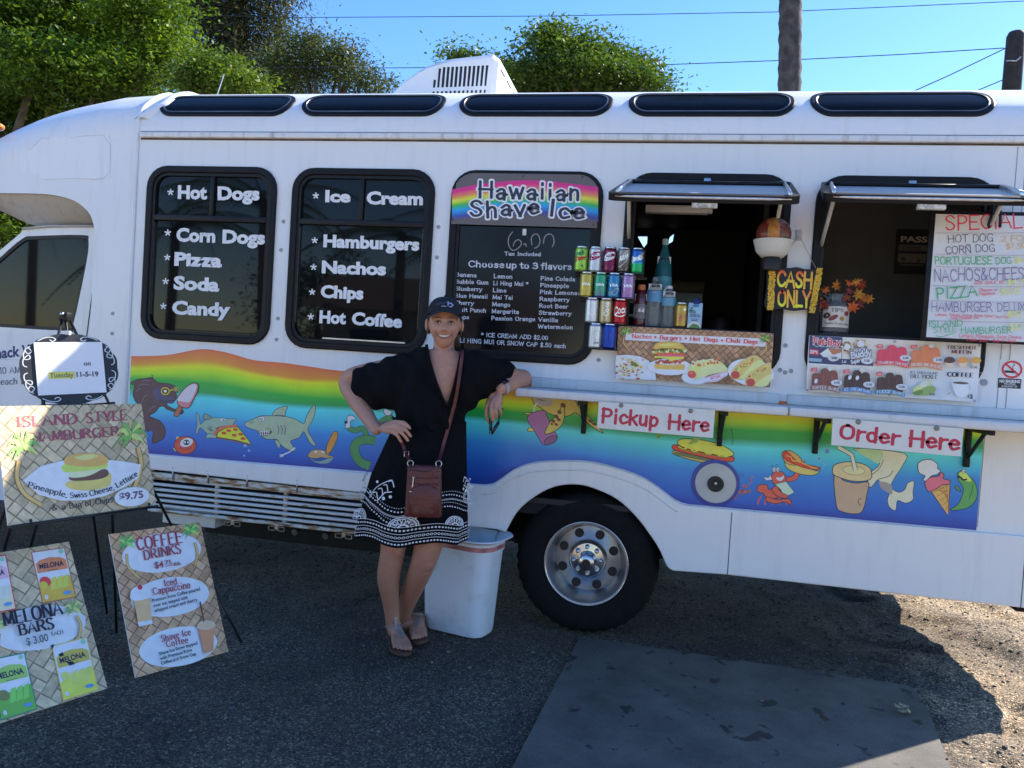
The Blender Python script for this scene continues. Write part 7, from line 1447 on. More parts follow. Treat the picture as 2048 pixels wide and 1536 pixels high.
# ---- cap
mb = MB(); rings = []
for i in range(15):
    t = i / 14; ring = []
    for k in range(48):
        th = 2 * math.pi * k / 48; fz = math.cos(th); y0 = .040 + .018 * max(0, fz) - .016 * max(0,-fz); y = lerp(y0,.128, math.sin(t * math.pi / 2)); q = math.cos(t * math.pi / 2) ** .8
        ring.append(HL(.0815 * q * math.sin(th), y,(.097 if fz > 0 else .108) * q * fz - .004))
    rings.append(ring)
mb.loft(rings, False, True); cap = mb.build('cap', mat('navy_cap',(.008,.010,.015),.85, noise=.15, nscale=60, bump=.25, bscale=400), PERSON, True,60)
def bill(u, v, h=0.):
    x = lerp(-.074,.074, u); e = 1 - (x / .078) ** 2; zb = .096 * math.sqrt(max(.02,1 - (x / .083) ** 2)) - .004; L = .062 * max(0., e) ** .5 + .004; return HL(x * (1 + .05 * v),.064 - 6.2 * x * x - .006 * v + h + .004 * (1 - v), zb + L * v)
mb = MB(); mb.grid(lambda u, v: bill(u, v,.0035),24,6); mb.grid(lambda u, v: bill(u, v,-.0015),24,6); mb.loft([[bill(u / 24,1,.0035), bill(u / 24,1,-.0015)] for u in range(25)], False, False, closed=False); mb.build('cap_bill', mat('navy_cap'), cap, True,50)
mb = MB(); mb.sphere(HL(0,.129,-.004),.006); mb.build('cap_button', mat('navy_cap'), cap, True)
def capf(x, y, off):
    t = min(1, max(0,(y - .058) / .070)); q = math.cos(math.asin(t)) ** .8; sx = x / (.0815 * q); z = .097 * q * math.sqrt(max(.05,1 - min(.95, sx * sx))) - .004; n_ = np.array(fw) * .9 + np.array([0,0,.4]); return tuple(HL(x, y, z) + n_ * (off + .0012))
fp = Pic(capf); LV = (.55,.55,.75)
fp.line([(.014,.083),(.013,.104),(.020,.094),(.025,.098),(.036,.088),(.026,.080),(.020,.081)], LV,.0042); fp.line([(.016,.084),(.017,.096)],(.05,.08,.35),.003); fp.line(catmull([(-.040,.085),(-.034,.094),(-.028,.088),(-.020,.098),(-.012,.092),(-.004,.099),(.004,.096),(.008,.102)],4),(.10,.11,.13),.002); fp.line([(-.016,.082),(.006,.082)],(.5,.5,.55),.0025)
fp.build('cap_embroidery', cap)
# ---- dress bodice
d = MB()
DT = [(J(888,690,-.45),.070,.065),(J(886,700,-.45),.125,.080),(J(880,722,-.45),.175,.100),(J(870,760,-.45),.182,.128),(J(864,800,-.45),.176,.132),(J(860,835,-.45),.170,.122),(J(857,856,-.45),.168,.118)]
d.loft([ring_h(c, rx, ry,36) for c, rx, ry in DT])
def sleeve(rows):
    rings = []
    for x, yt, yb, Y, ry in rows:
        a, b = at(x, yt, Y), at(x, yb, Y); c = (a + b) / 2; rz = (a.z - b.z) / 2
        rings.append([(c.x + .015 * math.sin(t) * .3, Y + ry * math.cos(t), c.z + rz * math.copysign(abs(math.sin(t)) ** .8, math.sin(t))) for t in [2 * math.pi * k / 28 for k in range(28)]])
    R2 = []
    for i in range(len(rings) - 1):
        for s in range(4): R2.append([tuple(lerp(p[c], q[c], s / 4) for c in range(3)) for p, q in zip(rings[i], rings[i + 1])])
    R2.append(rings[-1]); d.loft(R2)
sleeve([(860,690,790,-.45,.09),(820,700,822,-.45,.10),(785,711,822,-.44,.095),(750,723,815,-.43,.085),(722,732,800,-.41,.072),(711,737,780,-.40,.064)])
sleeve([(900,692,800,-.45,.09),(938,699,836,-.45,.10),(962,707,808,-.42,.092),(990,714,788,-.36,.088),(1014,722,778,-.30,.080),(1029,729,774,-.262,.072)])
bme = remesh(d,.0065, 'bodice',5); BV = verts_np(bme)
# soft folds
nrm = np.array([v.normal[:] for v in bme.vertices]); px_ = proj_np(BV)
fold = .008 * np.sin((px_[:,0] * .075 + px_[:,1] * .03)) * np.sin(px_[:,1] * .02 + px_[:,0] * .035) + .005 * np.sin(px_[:,0] * .16 - px_[:,1] * .10) + .006 * np.clip((px_[:,1] - 800) / 50,0,1) * np.sin(px_[:,0] * .22)
BV = BV + nrm * fold[:, None]; bme.vertices.foreach_set('co', BV.astype(np.float32).ravel()); bme.update()
bvh_b = BVHTree.FromPolygons([Vector(v) for v in BV],[tuple(p.vertices) for p in bme.polygons])
VN = catmull([(851,676),(853,690),(859,722),(872,765),(890,808),(895,812),(900,803),(912,760),(921,715),(925,695),(922,676)],5)
def inpoly(pts, poly):
    x, y = pts[:,0], pts[:,1]; c = np.zeros(len(pts), bool); n = len(poly)
    for i in range(n):
        x0, y0 = poly[i]; x1, y1 = poly[(i + 1) % n]
        if y0 == y1: continue
        c ^= ((y0 > y) != (y1 > y)) & (x < (x1 - x0) * (y - y0) / (y1 - y0) + x0)
    return c
inside = inpoly(proj_np(BV), VN + [(925,640),(848,640)]); ymax = HC[1] + .14
bm = bmesh.new(); bm.from_mesh(bme); bm.verts.ensure_lookup_table(); bmesh.ops.delete(bm, geom=[v for v in bm.verts if inside[v.index] and BV[v.index][1] < -.37], context='VERTS'); bm.to_mesh(bme); bm.free()
# ---- skirt
SK = [(838,788,931),(865,784,931),(900,768,931),(950,745,931),(1000,731,931),(1040,722,931),(1072,717,931)]
SD = [.112,.118,.135,.158,.178,.190,.196]
def S(u, v, off=0.):
    y = lerp(838,1072, v); l = interp(y,[q[0] for q in SK],[q[1] for q in SK]); r_ = interp(y,[q[0] for q in SK],[q[2] for q in SK]); A = at(l, y - (l - 825) * 0 + (l - 825) * .062,-.45); B = at(r_, y + (r_ - 825) * .062,-.45)
    c = (A + B) / 2; rx = (B.x - A.x) / 2; ry = interp(y,[q[0] for q in SK], SD); th = math.pi + math.pi * u
    f = 1 + v ** 1.2 * (.024 * math.sin(7 * th + 1.2) + .018 * math.sin(11 * th + .4) + .012 * math.sin(17 * th + 2.)) + .012 * math.sin(23 * th) * (1 - v)
    cx = c.x + (rx * f + off) * math.cos(th); cy = c.y + (ry * f + off) * math.sin(th); return Vector((cx, cy, lerp(A.z, B.z,.5 + .5 * math.cos(th)) * 1. + .012 * v * math.sin(5 * th)))
sk = MB(); NU = 150; NVV = 36; sk.loft([[S(2 * k / NU, i / NVV) for k in range(NU)] for i in range(NVV + 1)], False, False); sk.loft([[S(2 * k / NU,1,-.004) for k in range(NU)],[S(2 * k / NU,.9,-.012) for k in range(NU)]], False, False)
bm = bmesh.new(); bm.from_mesh(bme); tmpm = sk.mesh('sk'); bm.from_mesh(tmpm); dm = bpy.data.meshes.new('dress'); bm.to_mesh(dm); bm.free()
for p_ in dm.polygons: p_.use_smooth = True
bvh_s = BVHTree.FromPolygons([Vector(v) for v in sk.v],[tuple(f) for f in sk.f])
M_DRESS = mat('black_jersey',(.0045,.0045,.006),.9, noise=.25, nscale=9, bump=.25, bscale=160, spec=.14); DRESS = link('dress', dm, M_DRESS, PERSON)
def onbody(x, y, off=.004):
    dr = Vector(ray(x, y)).normalized(); o = Vector(CAMP); best = None
    for b in (bvh_b, bvh_s):
        h = b.ray_cast(o, dr)
        if h[0] is not None and (best is None or h[3] < best[1]): best = (h[0], h[3])
    return (best[0] - dr * off) if best else at(x, y,-.5)
mb = MB(); mb.tube([onbody(x, y,.003) for x, y in VN if 686 < y],.0075,8); mb.build('neckline_trim', M_DRESS, DRESS, True)
mb = MB(); mb.tube([S(.04 + .92 * k / 30,0.,.002) + Vector((0,0,.004)) for k in range(31)],.0045,8); mb.build('waist_seam', M_DRESS, DRESS, True)
mb = MB(); mb.add([HC * 0 + J(889,818,-.0) * 0 + np.array(onbody(893,822,-.012)) + np.array([dx,0, dz]) for dx, dz in ((-.014,.03),(.014,.03),(0,-.004))],[(0,1,2)]); mb.build('undertop', mat('navy_top',(.02,.02,.06),.7), PERSON)
# ---- printed hem
WH = (.72,.72,.74)
hp = Pic(lambda x, y, off: tuple(S(x, y,.0012 + off)), step=.00006, base=.0002)
U0, U1 = -.06,1.06
def row(v, n, r_, ring=False):
    for k in range(n):
        u = lerp(U0, U1,(k + .5) / n)
        if ring: hp.line([(u + r_ * math.cos(a), v + r_ * math.sin(a)) for a in [2 * math.pi * q / 10 for q in range(11)]], WH, r_ * .5)
        else: hp.ell(u, v, r_, r_, WH,0,9)
def ln(v, w_=.006, f=None, n=80, a=U0, b=U1): hp.line([(lerp(a, b, k / n), v + (f(lerp(a, b, k / n)) if f else 0)) for k in range(n + 1)], WH, w_)
row(.974,58,.0068); ln(.948,.004); row(.920,52,.0078, True); ln(.892,.004); row(.864,52,.0074); ln(.836,.004)
wv = lambda u: -.055 * math.sin(u * 6.2 * 1.55 + .3) + .035 * abs(u - .5) * -2
for v, n, r_ in ((.762,56,.0066),(.728,80,.0036),(.664,56,.0066),(.634,84,.0034)):
    for k in range(n): u = lerp(U0, U1,(k + .5) / n); hp.ell(u, v + wv(u), r_ * .9, r_, WH,0,8)
ln(.702,.0035, wv); ln(.694,.003, wv)
for uc, vc, R in ((.22,.834,.080),(.53,.834,.080),(.82,.834,.070)):
    for q in (1.,.86): hp.line([(uc + R * q * math.cos(a), vc - R * q * 1.05 * math.sin(a)) for a in [math.pi * k / 20 for k in range(21)]], WH,.006)
    for k in range(7):
        a = math.pi * (k + .5) / 7; hp.line([(uc + R * q * math.cos(a + s_), vc - R * q * math.sin(a + s_)) for q, s_ in ((.45,-.2),(.8,-.12),(.84,0),(.8,.12),(.45,.2))], WH,.005)
    hp.line([(uc + R * .3 * math.cos(a), vc - R * .3 * math.sin(a)) for a in [math.pi * k / 10 for k in range(11)]], WH,.012)
for uc, vc, R, m_ in ((.40,.56,.12,1),(.06,.47,.10,1),(.90,.50,.09,-1)):
    hp.line([(uc - R * .9 * m_, vc + R * .8),(uc - R * .6 * m_, vc),(uc, vc - R * .6),(uc + R * .2 * m_, vc - R * .7)], WH,.006, True)
    for k in range(4): x = uc - R * (.75 - .25 * k) * m_; y = vc + R * (.45 - .33 * k); hp.line([(x, y),(x + R * .2 * m_, y - R * .1),(x + R * .35 * m_, y + R * .28)], WH,.007, True)
    hp.line([(uc - R * .4 * m_, vc + R * .9),(uc - R * .05 * m_, vc + R * .2),(uc + R * .3 * m_, vc + R * .05)], WH,.008); hp.ell(uc - R * .05 * m_, vc + R * .6,.012,.014, WH,0,10); hp.ell(uc + R * .28 * m_, vc + R * .38,.010,.012, WH,0,10); hp.ell(uc - R * .95 * m_, vc + R * .4,.010,.011, WH,0,10); hp.ell(uc - R * .65 * m_, vc - R * .35,.010,.011, WH,0,10)
for q in (.05,.038,.024): hp.line([(.915 + q * .8 * math.cos(a),.60 + q * math.sin(a)) for a in [2 * math.pi * k / 16 for k in range(17)]], WH,.005)
hp.build('hem_print', DRESS, attr_mat('dress_print', rough=.8))
# ---- sandals
M_SOLE = mat('sandal_sole',(.10,.05,.032),.7, noise=.2); M_STRAP = mat('glitter_strap',(.30,.26,.24),.4,.3, noise=.5, nscale=400)
for (heel, dd, w, L), lab in ((RF, 'r'),(LF, 'l')):
    P = []
    for t, o in ((-.06,0),(-.04,.02),(.05,.032),(.25,.034),(.45,.036),(.62,.046),(.78,.051),(.92,.046),(1.02,.028),(1.045,.008),(1.02,-.012),(.94,-.034),(.84,-.046),(.70,-.050),(.5,-.040),(.25,-.034),(.05,-.032),(-.04,-.02)): P.append(heel + dd * L * t + w * o)
    P = catmull([(p[0], p[1]) for p in P],3, True); mb = MB(); mb.loft([[(x, y, z) for x, y in P] for z in (.003,.008,.017)]); sd = mb.build('sandal', M_SOLE, PERSON, True,40)
    ft = BVHTree.FromPolygons([v.co.copy() for v in me.vertices],[tuple(p.vertices) for p in me.polygons]) if lab == 'r' else ft
    def onfoot(t, o, off=.0025):
        q = Vector(heel + dd * L * t + w * o); h = ft.ray_cast(Vector((q.x, q.y,.16 if t > .36 else .11)), Vector((0,0,-1))); return (h[0] + Vector((0,0, off))) if h[0] is not None else Vector((q.x, q.y,.05))
    mb = MB(); rows_ = []
    for t, o0, o1 in ((.72,.008,.014),(.66,.003,.018),(.60,-.004,.020),(.54,-.010,.023),(.48,-.016,.026),(.43,-.022,.028)): rows_.append([onfoot(t, lerp(o0, o1, k / 5)) for k in range(6)])
    mb.loft(rows_, False, False, closed=False); mb.build('toe_strap', M_STRAP, sd, True)
    mb = MB(); ank = Vector(heel + dd * L * .17); ringp = []
    for k in range(25): a = 2 * math.pi * k / 24; c_ = ank + Vector((0,0,.066 + .020 * math.cos(a))); dirv = Vector(dd) * math.cos(a) + Vector(w) * math.sin(a); h = ft.ray_cast(c_ + dirv * .12,-dirv); ringp.append((h[0] + dirv * .003) if h[0] is not None and (h[0] - c_).length < .07 else c_ + dirv * .040)
    mb.tube(ringp,.0045,8, flat=.6, cap=False); mb.build('ankle_strap', M_STRAP, sd, True)
# ---- watch
ax = (wr_l - el_l) / np.linalg.norm(wr_l - el_l); c_ = wr_l - ax * .012; u_ = np.cross(ax,[0,0,1.]); u_ /= np.linalg.norm(u_); v_ = np.cross(u_, ax); mb = MB(); rg_ = [[tuple(c_ + ax * o + (u_ * math.cos(a) + v_ * math.sin(a)) * (.0315 + h)) for a in [2 * math.pi * k / 28 for k in range(28)]] for o, h in ((-.011,0),(-.010,.0025),(.010,.0025),(.011,0))]
mb.loft(rg_, False, False); wt_ = mb.build('watch', mat('watch_band',(.40,.40,.43),.6), PERSON, True)
tc_ = Vector(CAMP) - Vector(c_); tc_ = (tc_ - Vector(ax) * tc_.dot(Vector(ax))).normalized() * .45 + Vector((0,0,.9)) ; tc_ = (tc_ - Vector(ax) * tc_.dot(Vector(ax))).normalized(); b2 = Vector(ax).cross(tc_); M_ = Matrix((Vector(ax), b2, tc_)).transposed().to_4x4(); M_.translation = Vector(c_) + tc_ * .0335; mb = MB(); mb.bbox(-.019,.019,-.016,.016,-.003,.008,.004, M=M_); mb.build('watch_face', mat('watch_black',(.01,.01,.012),.1), wt_, True,40)
# ---- purse with cross-body strap
M_LEA = mat('oxblood_leather',(.105,.020,.018),.42, noise=.25, nscale=25, bump=.35, bscale=60)
pc0 = at(848,982,-.672); PU_ = thing('purse', tuple(pc0 - Vector((0,0,.12))), 'small dark red leather cross-body purse hanging at the woman\'s front', 'bag')
yawp = .22; R_ = Vector((math.cos(yawp), math.sin(yawp),0)); N_ = Vector((math.sin(yawp),-math.cos(yawp),0)); U_ = Vector((0,0,1)); rl = .03; R2_, U2_ = R_ * math.cos(rl) + U_ * math.sin(rl), U_ * math.cos(rl) - R_ * math.sin(rl)
def PP(x, y, z): return pc0 + R2_ * x + U2_ * y + N_ * z
mb = MB(); rings = []
for z, s_ in ((-.022,.90),(-.020,.96),(-.012,1.),(.012,1.),(.020,.965),(.024,.90),(.026,.6),(.0262,.1)):
    rings.append([PP(x * s_ * (1 + .06 * (-y / .115)), y * (1 - (1 - s_) * .7), z + .004 * math.sin(x * 40) * (1 if z > .02 else 0)) for x, y in rrect(-.078,.078,-.115,.115,.014,5)])
mb.loft(rings); mb.build('bag_body', M_LEA, PU_, True,60)
mb = MB(); rings = []
for z, s_ in ((.020,1.),(.030,.985),(.034,.93),(.035,.5),(.0352,.1)): rings.append([PP(x * s_ + .004,(y + .06) * s_ - .06, z) for x, y in [(-.066,-.108),(.070,-.108),(.072,-.02)] + [(.072 * math.cos(a) + .002,-.02 + .055 * math.sin(a)) for a in [math.pi * k / 10 for k in range(1,10)]] + [(-.068,-.02)]])
mb.loft(rings, False, True); mb.build('front_pocket', M_LEA, PU_, True,60)
for yv, nm in ((.092, 'top_zip'),(.062, 'front_zip'),(.035, 'lower_seam')):
    mb = MB(); mb.tube([PP(lerp(-.07,.07, k / 10), yv + .002 * math.sin(k),.0275 - .004 * abs(k / 5 - 1)) for k in range(11)],.0022,6); mb.build(nm, mat('dark_zip',(.05,.012,.012),.5), PU_, True)
mb = MB(); mb.tube([PP(-.045,.062,.031), PP(-.047,.035,.034), PP(-.049,.02,.035)],.002,6); mb.bbox(-.006,.006,-.014,.010,-.002,.002,.001, M=Matrix.Translation(PP(-.051,.004,.037))); mb.bbox(-.006,.006,-.005,.005,-.002,.003,.001, M=Matrix.Translation(PP(-.044,.064,.031))); mb.build('zip_pull', M_METAL, PU_, True,40)
def ribbon(pts, w, m, nm, th=.0025):
    mb = MB(); pts = [Vector(p) for p in catmull([tuple(p) for p in pts],4)]; rr_ = []
    for i, p_ in enumerate(pts):
        t_ = (pts[min(i + 1, len(pts) - 1)] - pts[max(0, i - 1)]).normalized(); vw = (Vector(CAMP) - p_).normalized(); s_ = t_.cross(vw).normalized(); rr_.append([p_ + s_ * w, p_ + s_ * w + vw * th, p_ - s_ * w + vw * th, p_ - s_ * w])
    mb.loft(rr_); return mb.build(nm, m, PU_, True,40)
ribbon([PP(.062,.130,.01)] + [onbody(x, y,.013) for x, y in ((884,900),(893,868),(902,835),(911,800),(917,765),(921,735),(924,712),(925,698))],.0075, M_LEA, 'strap')
ribbon([PP(-.062,.128,.01)] + [onbody(x, y,.010) for x, y in ((811,905),(805,888),(797,872),(788,850))],.0075, M_LEA, 'strap')
for x, y in ((.062,.124),(-.062,.122)):
    mb = MB(); c_ = PP(x, y,.012); mb.tube([c_ + R2_ * .013 * math.cos(a) + U2_ * .013 * math.sin(a) for a in [2 * math.pi * k / 20 for k in range(21)]],.0022,6, cap=False); mb.build('ring', M_METAL, PU_, True)
    mb = MB(); mb.bbox(-.010,.010,-.020,.006,-.003,.003,.002, M=Matrix.Translation(PP(x, y - .016,.014))); mb.build('strap_tab', M_LEA, PU_, True,40)
mb = MB(); c_ = onbody(813,908,.010); mb.tube([c_ + R2_ * x + U2_ * y for x, y in ((-.010,-.012),(.010,-.012),(.010,.012),(-.010,.012),(-.010,-.012))],.0018,6); mb.build('buckle', M_METAL, PU_)
# ---- sunglasses held in the hanging hand
SG_ = thing('sunglasses', tuple(J(983,868,-.43)), 'folded dark sunglasses dangling from the woman\'s hand over the counter end', 'sunglasses'); M_SG = mat('black_acetate',(.008,.008,.010),.15)
mb = MB(); mb.tube([J(980,836,-.425), J(979.5,852,-.43), J(979.5,866,-.435), J(981,869,-.435)],.0032,8); mb.build('temple', M_SG, SG_, True)
mb = MB(); mb.tube([J(1006,816,-.415), J(999,832,-.42), J(997,845,-.425)],.0032,8); mb.build('temple', M_SG, SG_, True)
mb = MB(); mb.tube([J(997.5,844,-.425), J(990,857,-.43), J(982,869,-.435)],[.0075,.0085,.006],10, flat=.45); mb.build('lens', mat('lens_black',(.01,.012,.016),.05), SG_, True)
mb = MB(); mb.tube([J(983,840,-.44), J(983,853,-.445), J(982,862,-.44)],[.003,.005,.004],8, flat=.5); mb.build('lens', mat('lens_black'), SG_, True); mb = MB(); mb.sphere(J(981,867,-.44),.0035,8,6); mb.build('hinge', M_CHROME, SG_, True)
# ================================================================== ground, slab, gravel
def noise2(x, y, s):                                     # cheap smooth value noise
    def h(i, j): return np.modf(np.abs(np.sin(i * 127.1 + j * 311.7 + s * 17.3) * 43758.5453))[0]
    i, j = np.floor(x), np.floor(y); fx, fy = x - i, y - j; fx = fx * fx * (3 - 2 * fx); fy = fy * fy * (3 - 2 * fy)
    return (h(i, j) * (1 - fx) + h(i + 1, j) * fx) * (1 - fy) + (h(i, j + 1) * (1 - fx) + h(i + 1, j + 1) * fx) * fy
def gheight(x, y):
    a = -.012 * noise2(x * 1.3, y * 1.3,1) - .008 * noise2(x * 5, y * 5,2) - .006 * noise2(x * 14, y * 14,3)
    r = np.clip((x - 1.0) / .35,0,1) * np.clip((4.5 - x) / .5,0,1) * np.clip((y + 3.5),0,1) * np.clip((5 - y),0,1)
    b = -.055 * noise2(x * 2.6 + 3, y * 3.4,5) - .035 * np.clip(noise2(x * 6, y * 7,6) - .45,0,1) * 2 - .012 * noise2(x * 22, y * 22,8)
    near = np.exp(-((x + .33) ** 2 + (y - .1) ** 2) / .5)
    return (a + r * (b + .03)) * (1 - .8 * near) - .002
gx = np.unique(np.concatenate([np.linspace(-400,-12,14), np.linspace(-12,-3.6,22), np.arange(-3.6,.9,.045), np.arange(.9,2.8,.022), np.linspace(2.8,12,22), np.linspace(12,400,14)]))
gy = np.unique(np.concatenate([np.linspace(-400,-12,14), np.linspace(-12,-2.4,20), np.arange(-2.4,2.2,.03), np.linspace(2.2,12,18), np.linspace(12,400,14)]))
XX, YY = np.meshgrid(gx, gy, indexing='ij'); ZZ = gheight(XX, YY); nx_, ny_ = len(gx), len(gy)
idx = np.arange(nx_ * ny_).reshape(nx_, ny_); quads = np.stack([idx[:-1, :-1], idx[1:, :-1], idx[1:,1:], idx[:-1,1:]],-1).reshape(-1,4)
me = bpy.data.meshes.new('ground'); me.from_pydata(np.stack([XX, YY, ZZ],-1).reshape(-1,3).tolist(),[], quads.tolist()); me.shade_smooth()
def gravel_mat():
    m = mat('gravel_ground',(.07,.07,.07),.9); nt = m.node_tree; b = bsdf_of(m); N = nt.nodes.new; L = nt.links.new
    tc = N('ShaderNodeTexCoord'); v = N('ShaderNodeTexVoronoi'); v.inputs['Scale'].default_value = 150; v.feature = 'F1'
    r = N('ShaderNodeValToRGB'); e = r.color_ramp.elements; e[0].position = .0; e[0].color = (.014,.012,.0095,1); e[1].position = 1.; e[1].color = (.35,.29,.22,1); k = e.new(.5); k.color = (.079,.066,.051,1); k = e.new(.85); k.color = (.15,.122,.090,1)
    sep = N('ShaderNodeSeparateColor'); L(tc.outputs['Object'], v.inputs['Vector']); L(v.outputs['Color'], sep.inputs[0]); L(sep.outputs[0], r.inputs[0])
    n = N('ShaderNodeTexNoise'); n.inputs['Scale'].default_value = 1.0; n.inputs['Detail'].default_value = 8; L(tc.outputs['Object'], n.inputs['Vector'])
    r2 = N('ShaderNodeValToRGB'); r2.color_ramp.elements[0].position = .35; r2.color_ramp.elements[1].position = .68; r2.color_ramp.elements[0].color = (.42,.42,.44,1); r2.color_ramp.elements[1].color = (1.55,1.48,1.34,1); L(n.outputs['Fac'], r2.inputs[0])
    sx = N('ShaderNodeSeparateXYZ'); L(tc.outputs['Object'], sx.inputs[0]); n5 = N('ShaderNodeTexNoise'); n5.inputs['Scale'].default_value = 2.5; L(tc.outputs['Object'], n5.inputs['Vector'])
    ad = N('ShaderNodeMath'); ad.operation = 'ADD'; L(sx.outputs[0], ad.inputs[0]); L(n5.outputs['Fac'], ad.inputs[1]); mra = N('ShaderNodeMapRange'); mra.inputs[1].default_value = 1.6; mra.inputs[2].default_value = 2.1; L(ad.outputs[0], mra.inputs[0]); ady = N('ShaderNodeMath'); ady.operation = 'SUBTRACT'; L(n5.outputs['Fac'], ady.inputs[0]); L(sx.outputs[1], ady.inputs[1]); mrb = N('ShaderNodeMapRange'); mrb.inputs[1].default_value = 2.6; mrb.inputs[2].default_value = 3.4; L(ady.outputs[0], mrb.inputs[0]); mr = N('ShaderNodeMath'); mr.operation = 'MAXIMUM'; L(mra.outputs[0], mr.inputs[0]); L(mrb.outputs[0], mr.inputs[1])  # gravel painted lighter in the sunlit strip, darker in the bus's shade
    tint = N('ShaderNodeMix'); tint.data_type = 'RGBA'; tint.inputs[6].default_value = (1,1,1,1); tint.inputs[7].default_value = (2.2,2.0,1.75,1); L(mra.outputs[0], tint.inputs[0]); tint2 = N('ShaderNodeMix'); tint2.data_type = 'RGBA'; tint2.inputs[7].default_value = (4.6,4.2,3.7,1); L(mrb.outputs[0], tint2.inputs[0]); L(tint.outputs[2], tint2.inputs[6])  # ground behind the camera brightened to bounce light onto the shaded bus side
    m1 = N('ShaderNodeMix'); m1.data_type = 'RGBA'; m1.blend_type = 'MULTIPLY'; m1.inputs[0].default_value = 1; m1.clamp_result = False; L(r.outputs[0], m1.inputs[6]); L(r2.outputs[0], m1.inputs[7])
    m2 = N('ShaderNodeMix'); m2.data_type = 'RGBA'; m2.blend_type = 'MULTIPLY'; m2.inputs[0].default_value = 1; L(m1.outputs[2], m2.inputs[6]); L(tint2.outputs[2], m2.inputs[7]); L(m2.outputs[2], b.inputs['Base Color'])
    bp = N('ShaderNodeBump'); bp.inputs['Strength'].default_value = .9; bp.inputs['Distance'].default_value = .008; L(v.outputs['Distance'], bp.inputs['Height']); bp.invert = True
    n3 = N('ShaderNodeTexNoise'); n3.inputs['Scale'].default_value = 45; n3.inputs['Detail'].default_value = 6; bp2 = N('ShaderNodeBump'); bp2.inputs['Strength'].default_value = .7; bp2.inputs['Distance'].default_value = .012; L(tc.outputs['Object'], n3.inputs['Vector']); L(n3.outputs['Fac'], bp2.inputs['Height']); L(bp.outputs[0], bp2.inputs['Normal']); L(bp2.outputs[0], b.inputs['Normal'])
    return m
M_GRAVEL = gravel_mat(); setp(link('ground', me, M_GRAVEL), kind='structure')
# concrete slab
SLAB = [(-.334,.004),(1.10,-.066),(1.19,-.075),(1.222,-.10),(1.222,-.17),(1.20,-.40),(1.128,-.845),(.90,-2.9),(-.52,-2.9),(-.42,-1.345)]
mb = MB(); S2 = [Vector((x, y,.006)) for x, y in SLAB]; mb.add([(x, y,.006) for x, y in SLAB] + [(x, y,-.08) for x, y in SLAB],[tuple(range(len(SLAB)))[::-1]] + [(k,(k + 1) % len(SLAB), len(SLAB) + (k + 1) % len(SLAB), len(SLAB) + k) for k in range(len(SLAB))])
def slab_mat():
    m = mat('worn_concrete',(.15,.15,.15),.85); nt = m.node_tree; b = bsdf_of(m); N = nt.nodes.new; L = nt.links.new
    tc = N('ShaderNodeTexCoord'); n = N('ShaderNodeTexNoise'); n.inputs['Scale'].default_value = 3.; n.inputs['Detail'].default_value = 9; n.inputs['Roughness'].default_value = .65
    r = N('ShaderNodeValToRGB'); r.color_ramp.elements[0].position = .3; r.color_ramp.elements[0].color = (.062,.056,.049,1); r.color_ramp.elements[1].position = .72; r.color_ramp.elements[1].color = (.155,.142,.122,1); L(tc.outputs['Object'], n.inputs['Vector']); L(n.outputs['Fac'], r.inputs[0])
    n2 = N('ShaderNodeTexNoise'); n2.inputs['Scale'].default_value = 7.5; n2.inputs['Detail'].default_value = 3.5; n2.inputs['Distortion'].default_value = .5
    r2 = N('ShaderNodeValToRGB'); r2.color_ramp.elements[0].position = .625; r2.color_ramp.elements[0].color = (1,1,1,1); r2.color_ramp.elements[1].position = .665; r2.color_ramp.elements[1].color = (.30,.28,.26,1); L(tc.outputs['Object'], n2.inputs['Vector']); L(n2.outputs['Fac'], r2.inputs[0])
    n4 = N('ShaderNodeTexNoise'); n4.inputs['Scale'].default_value = 220; n4.inputs['Detail'].default_value = 2; r4 = N('ShaderNodeValToRGB'); r4.color_ramp.elements[0].position = .35; r4.color_ramp.elements[0].color = (.8,.8,.8,1); r4.color_ramp.elements[1].position = .65; r4.color_ramp.elements[1].color = (1.15,1.15,1.15,1); L(tc.outputs['Object'], n4.inputs['Vector']); L(n4.outputs['Fac'], r4.inputs[0])
    mx = N('ShaderNodeMix'); mx.data_type = 'RGBA'; mx.blend_type = 'MULTIPLY'; mx.inputs[0].default_value = 1; L(r.outputs[0], mx.inputs[6]); L(r2.outputs[0], mx.inputs[7]); mx2 = N('ShaderNodeMix'); mx2.data_type = 'RGBA'; mx2.blend_type = 'MULTIPLY'; mx2.inputs[0].default_value = 1; L(mx.outputs[2], mx2.inputs[6]); L(r4.outputs[0], mx2.inputs[7]); L(mx2.outputs[2], b.inputs['Base Color'])
    bp = N('ShaderNodeBump'); bp.inputs['Strength'].default_value = .4; bp.inputs['Distance'].default_value = .004; L(n4.outputs['Fac'], bp.inputs['Height']); L(bp.outputs[0], b.inputs['Normal']); return m
o = mb.build('pavement_slab', slab_mat()); setp(o, kind='structure')
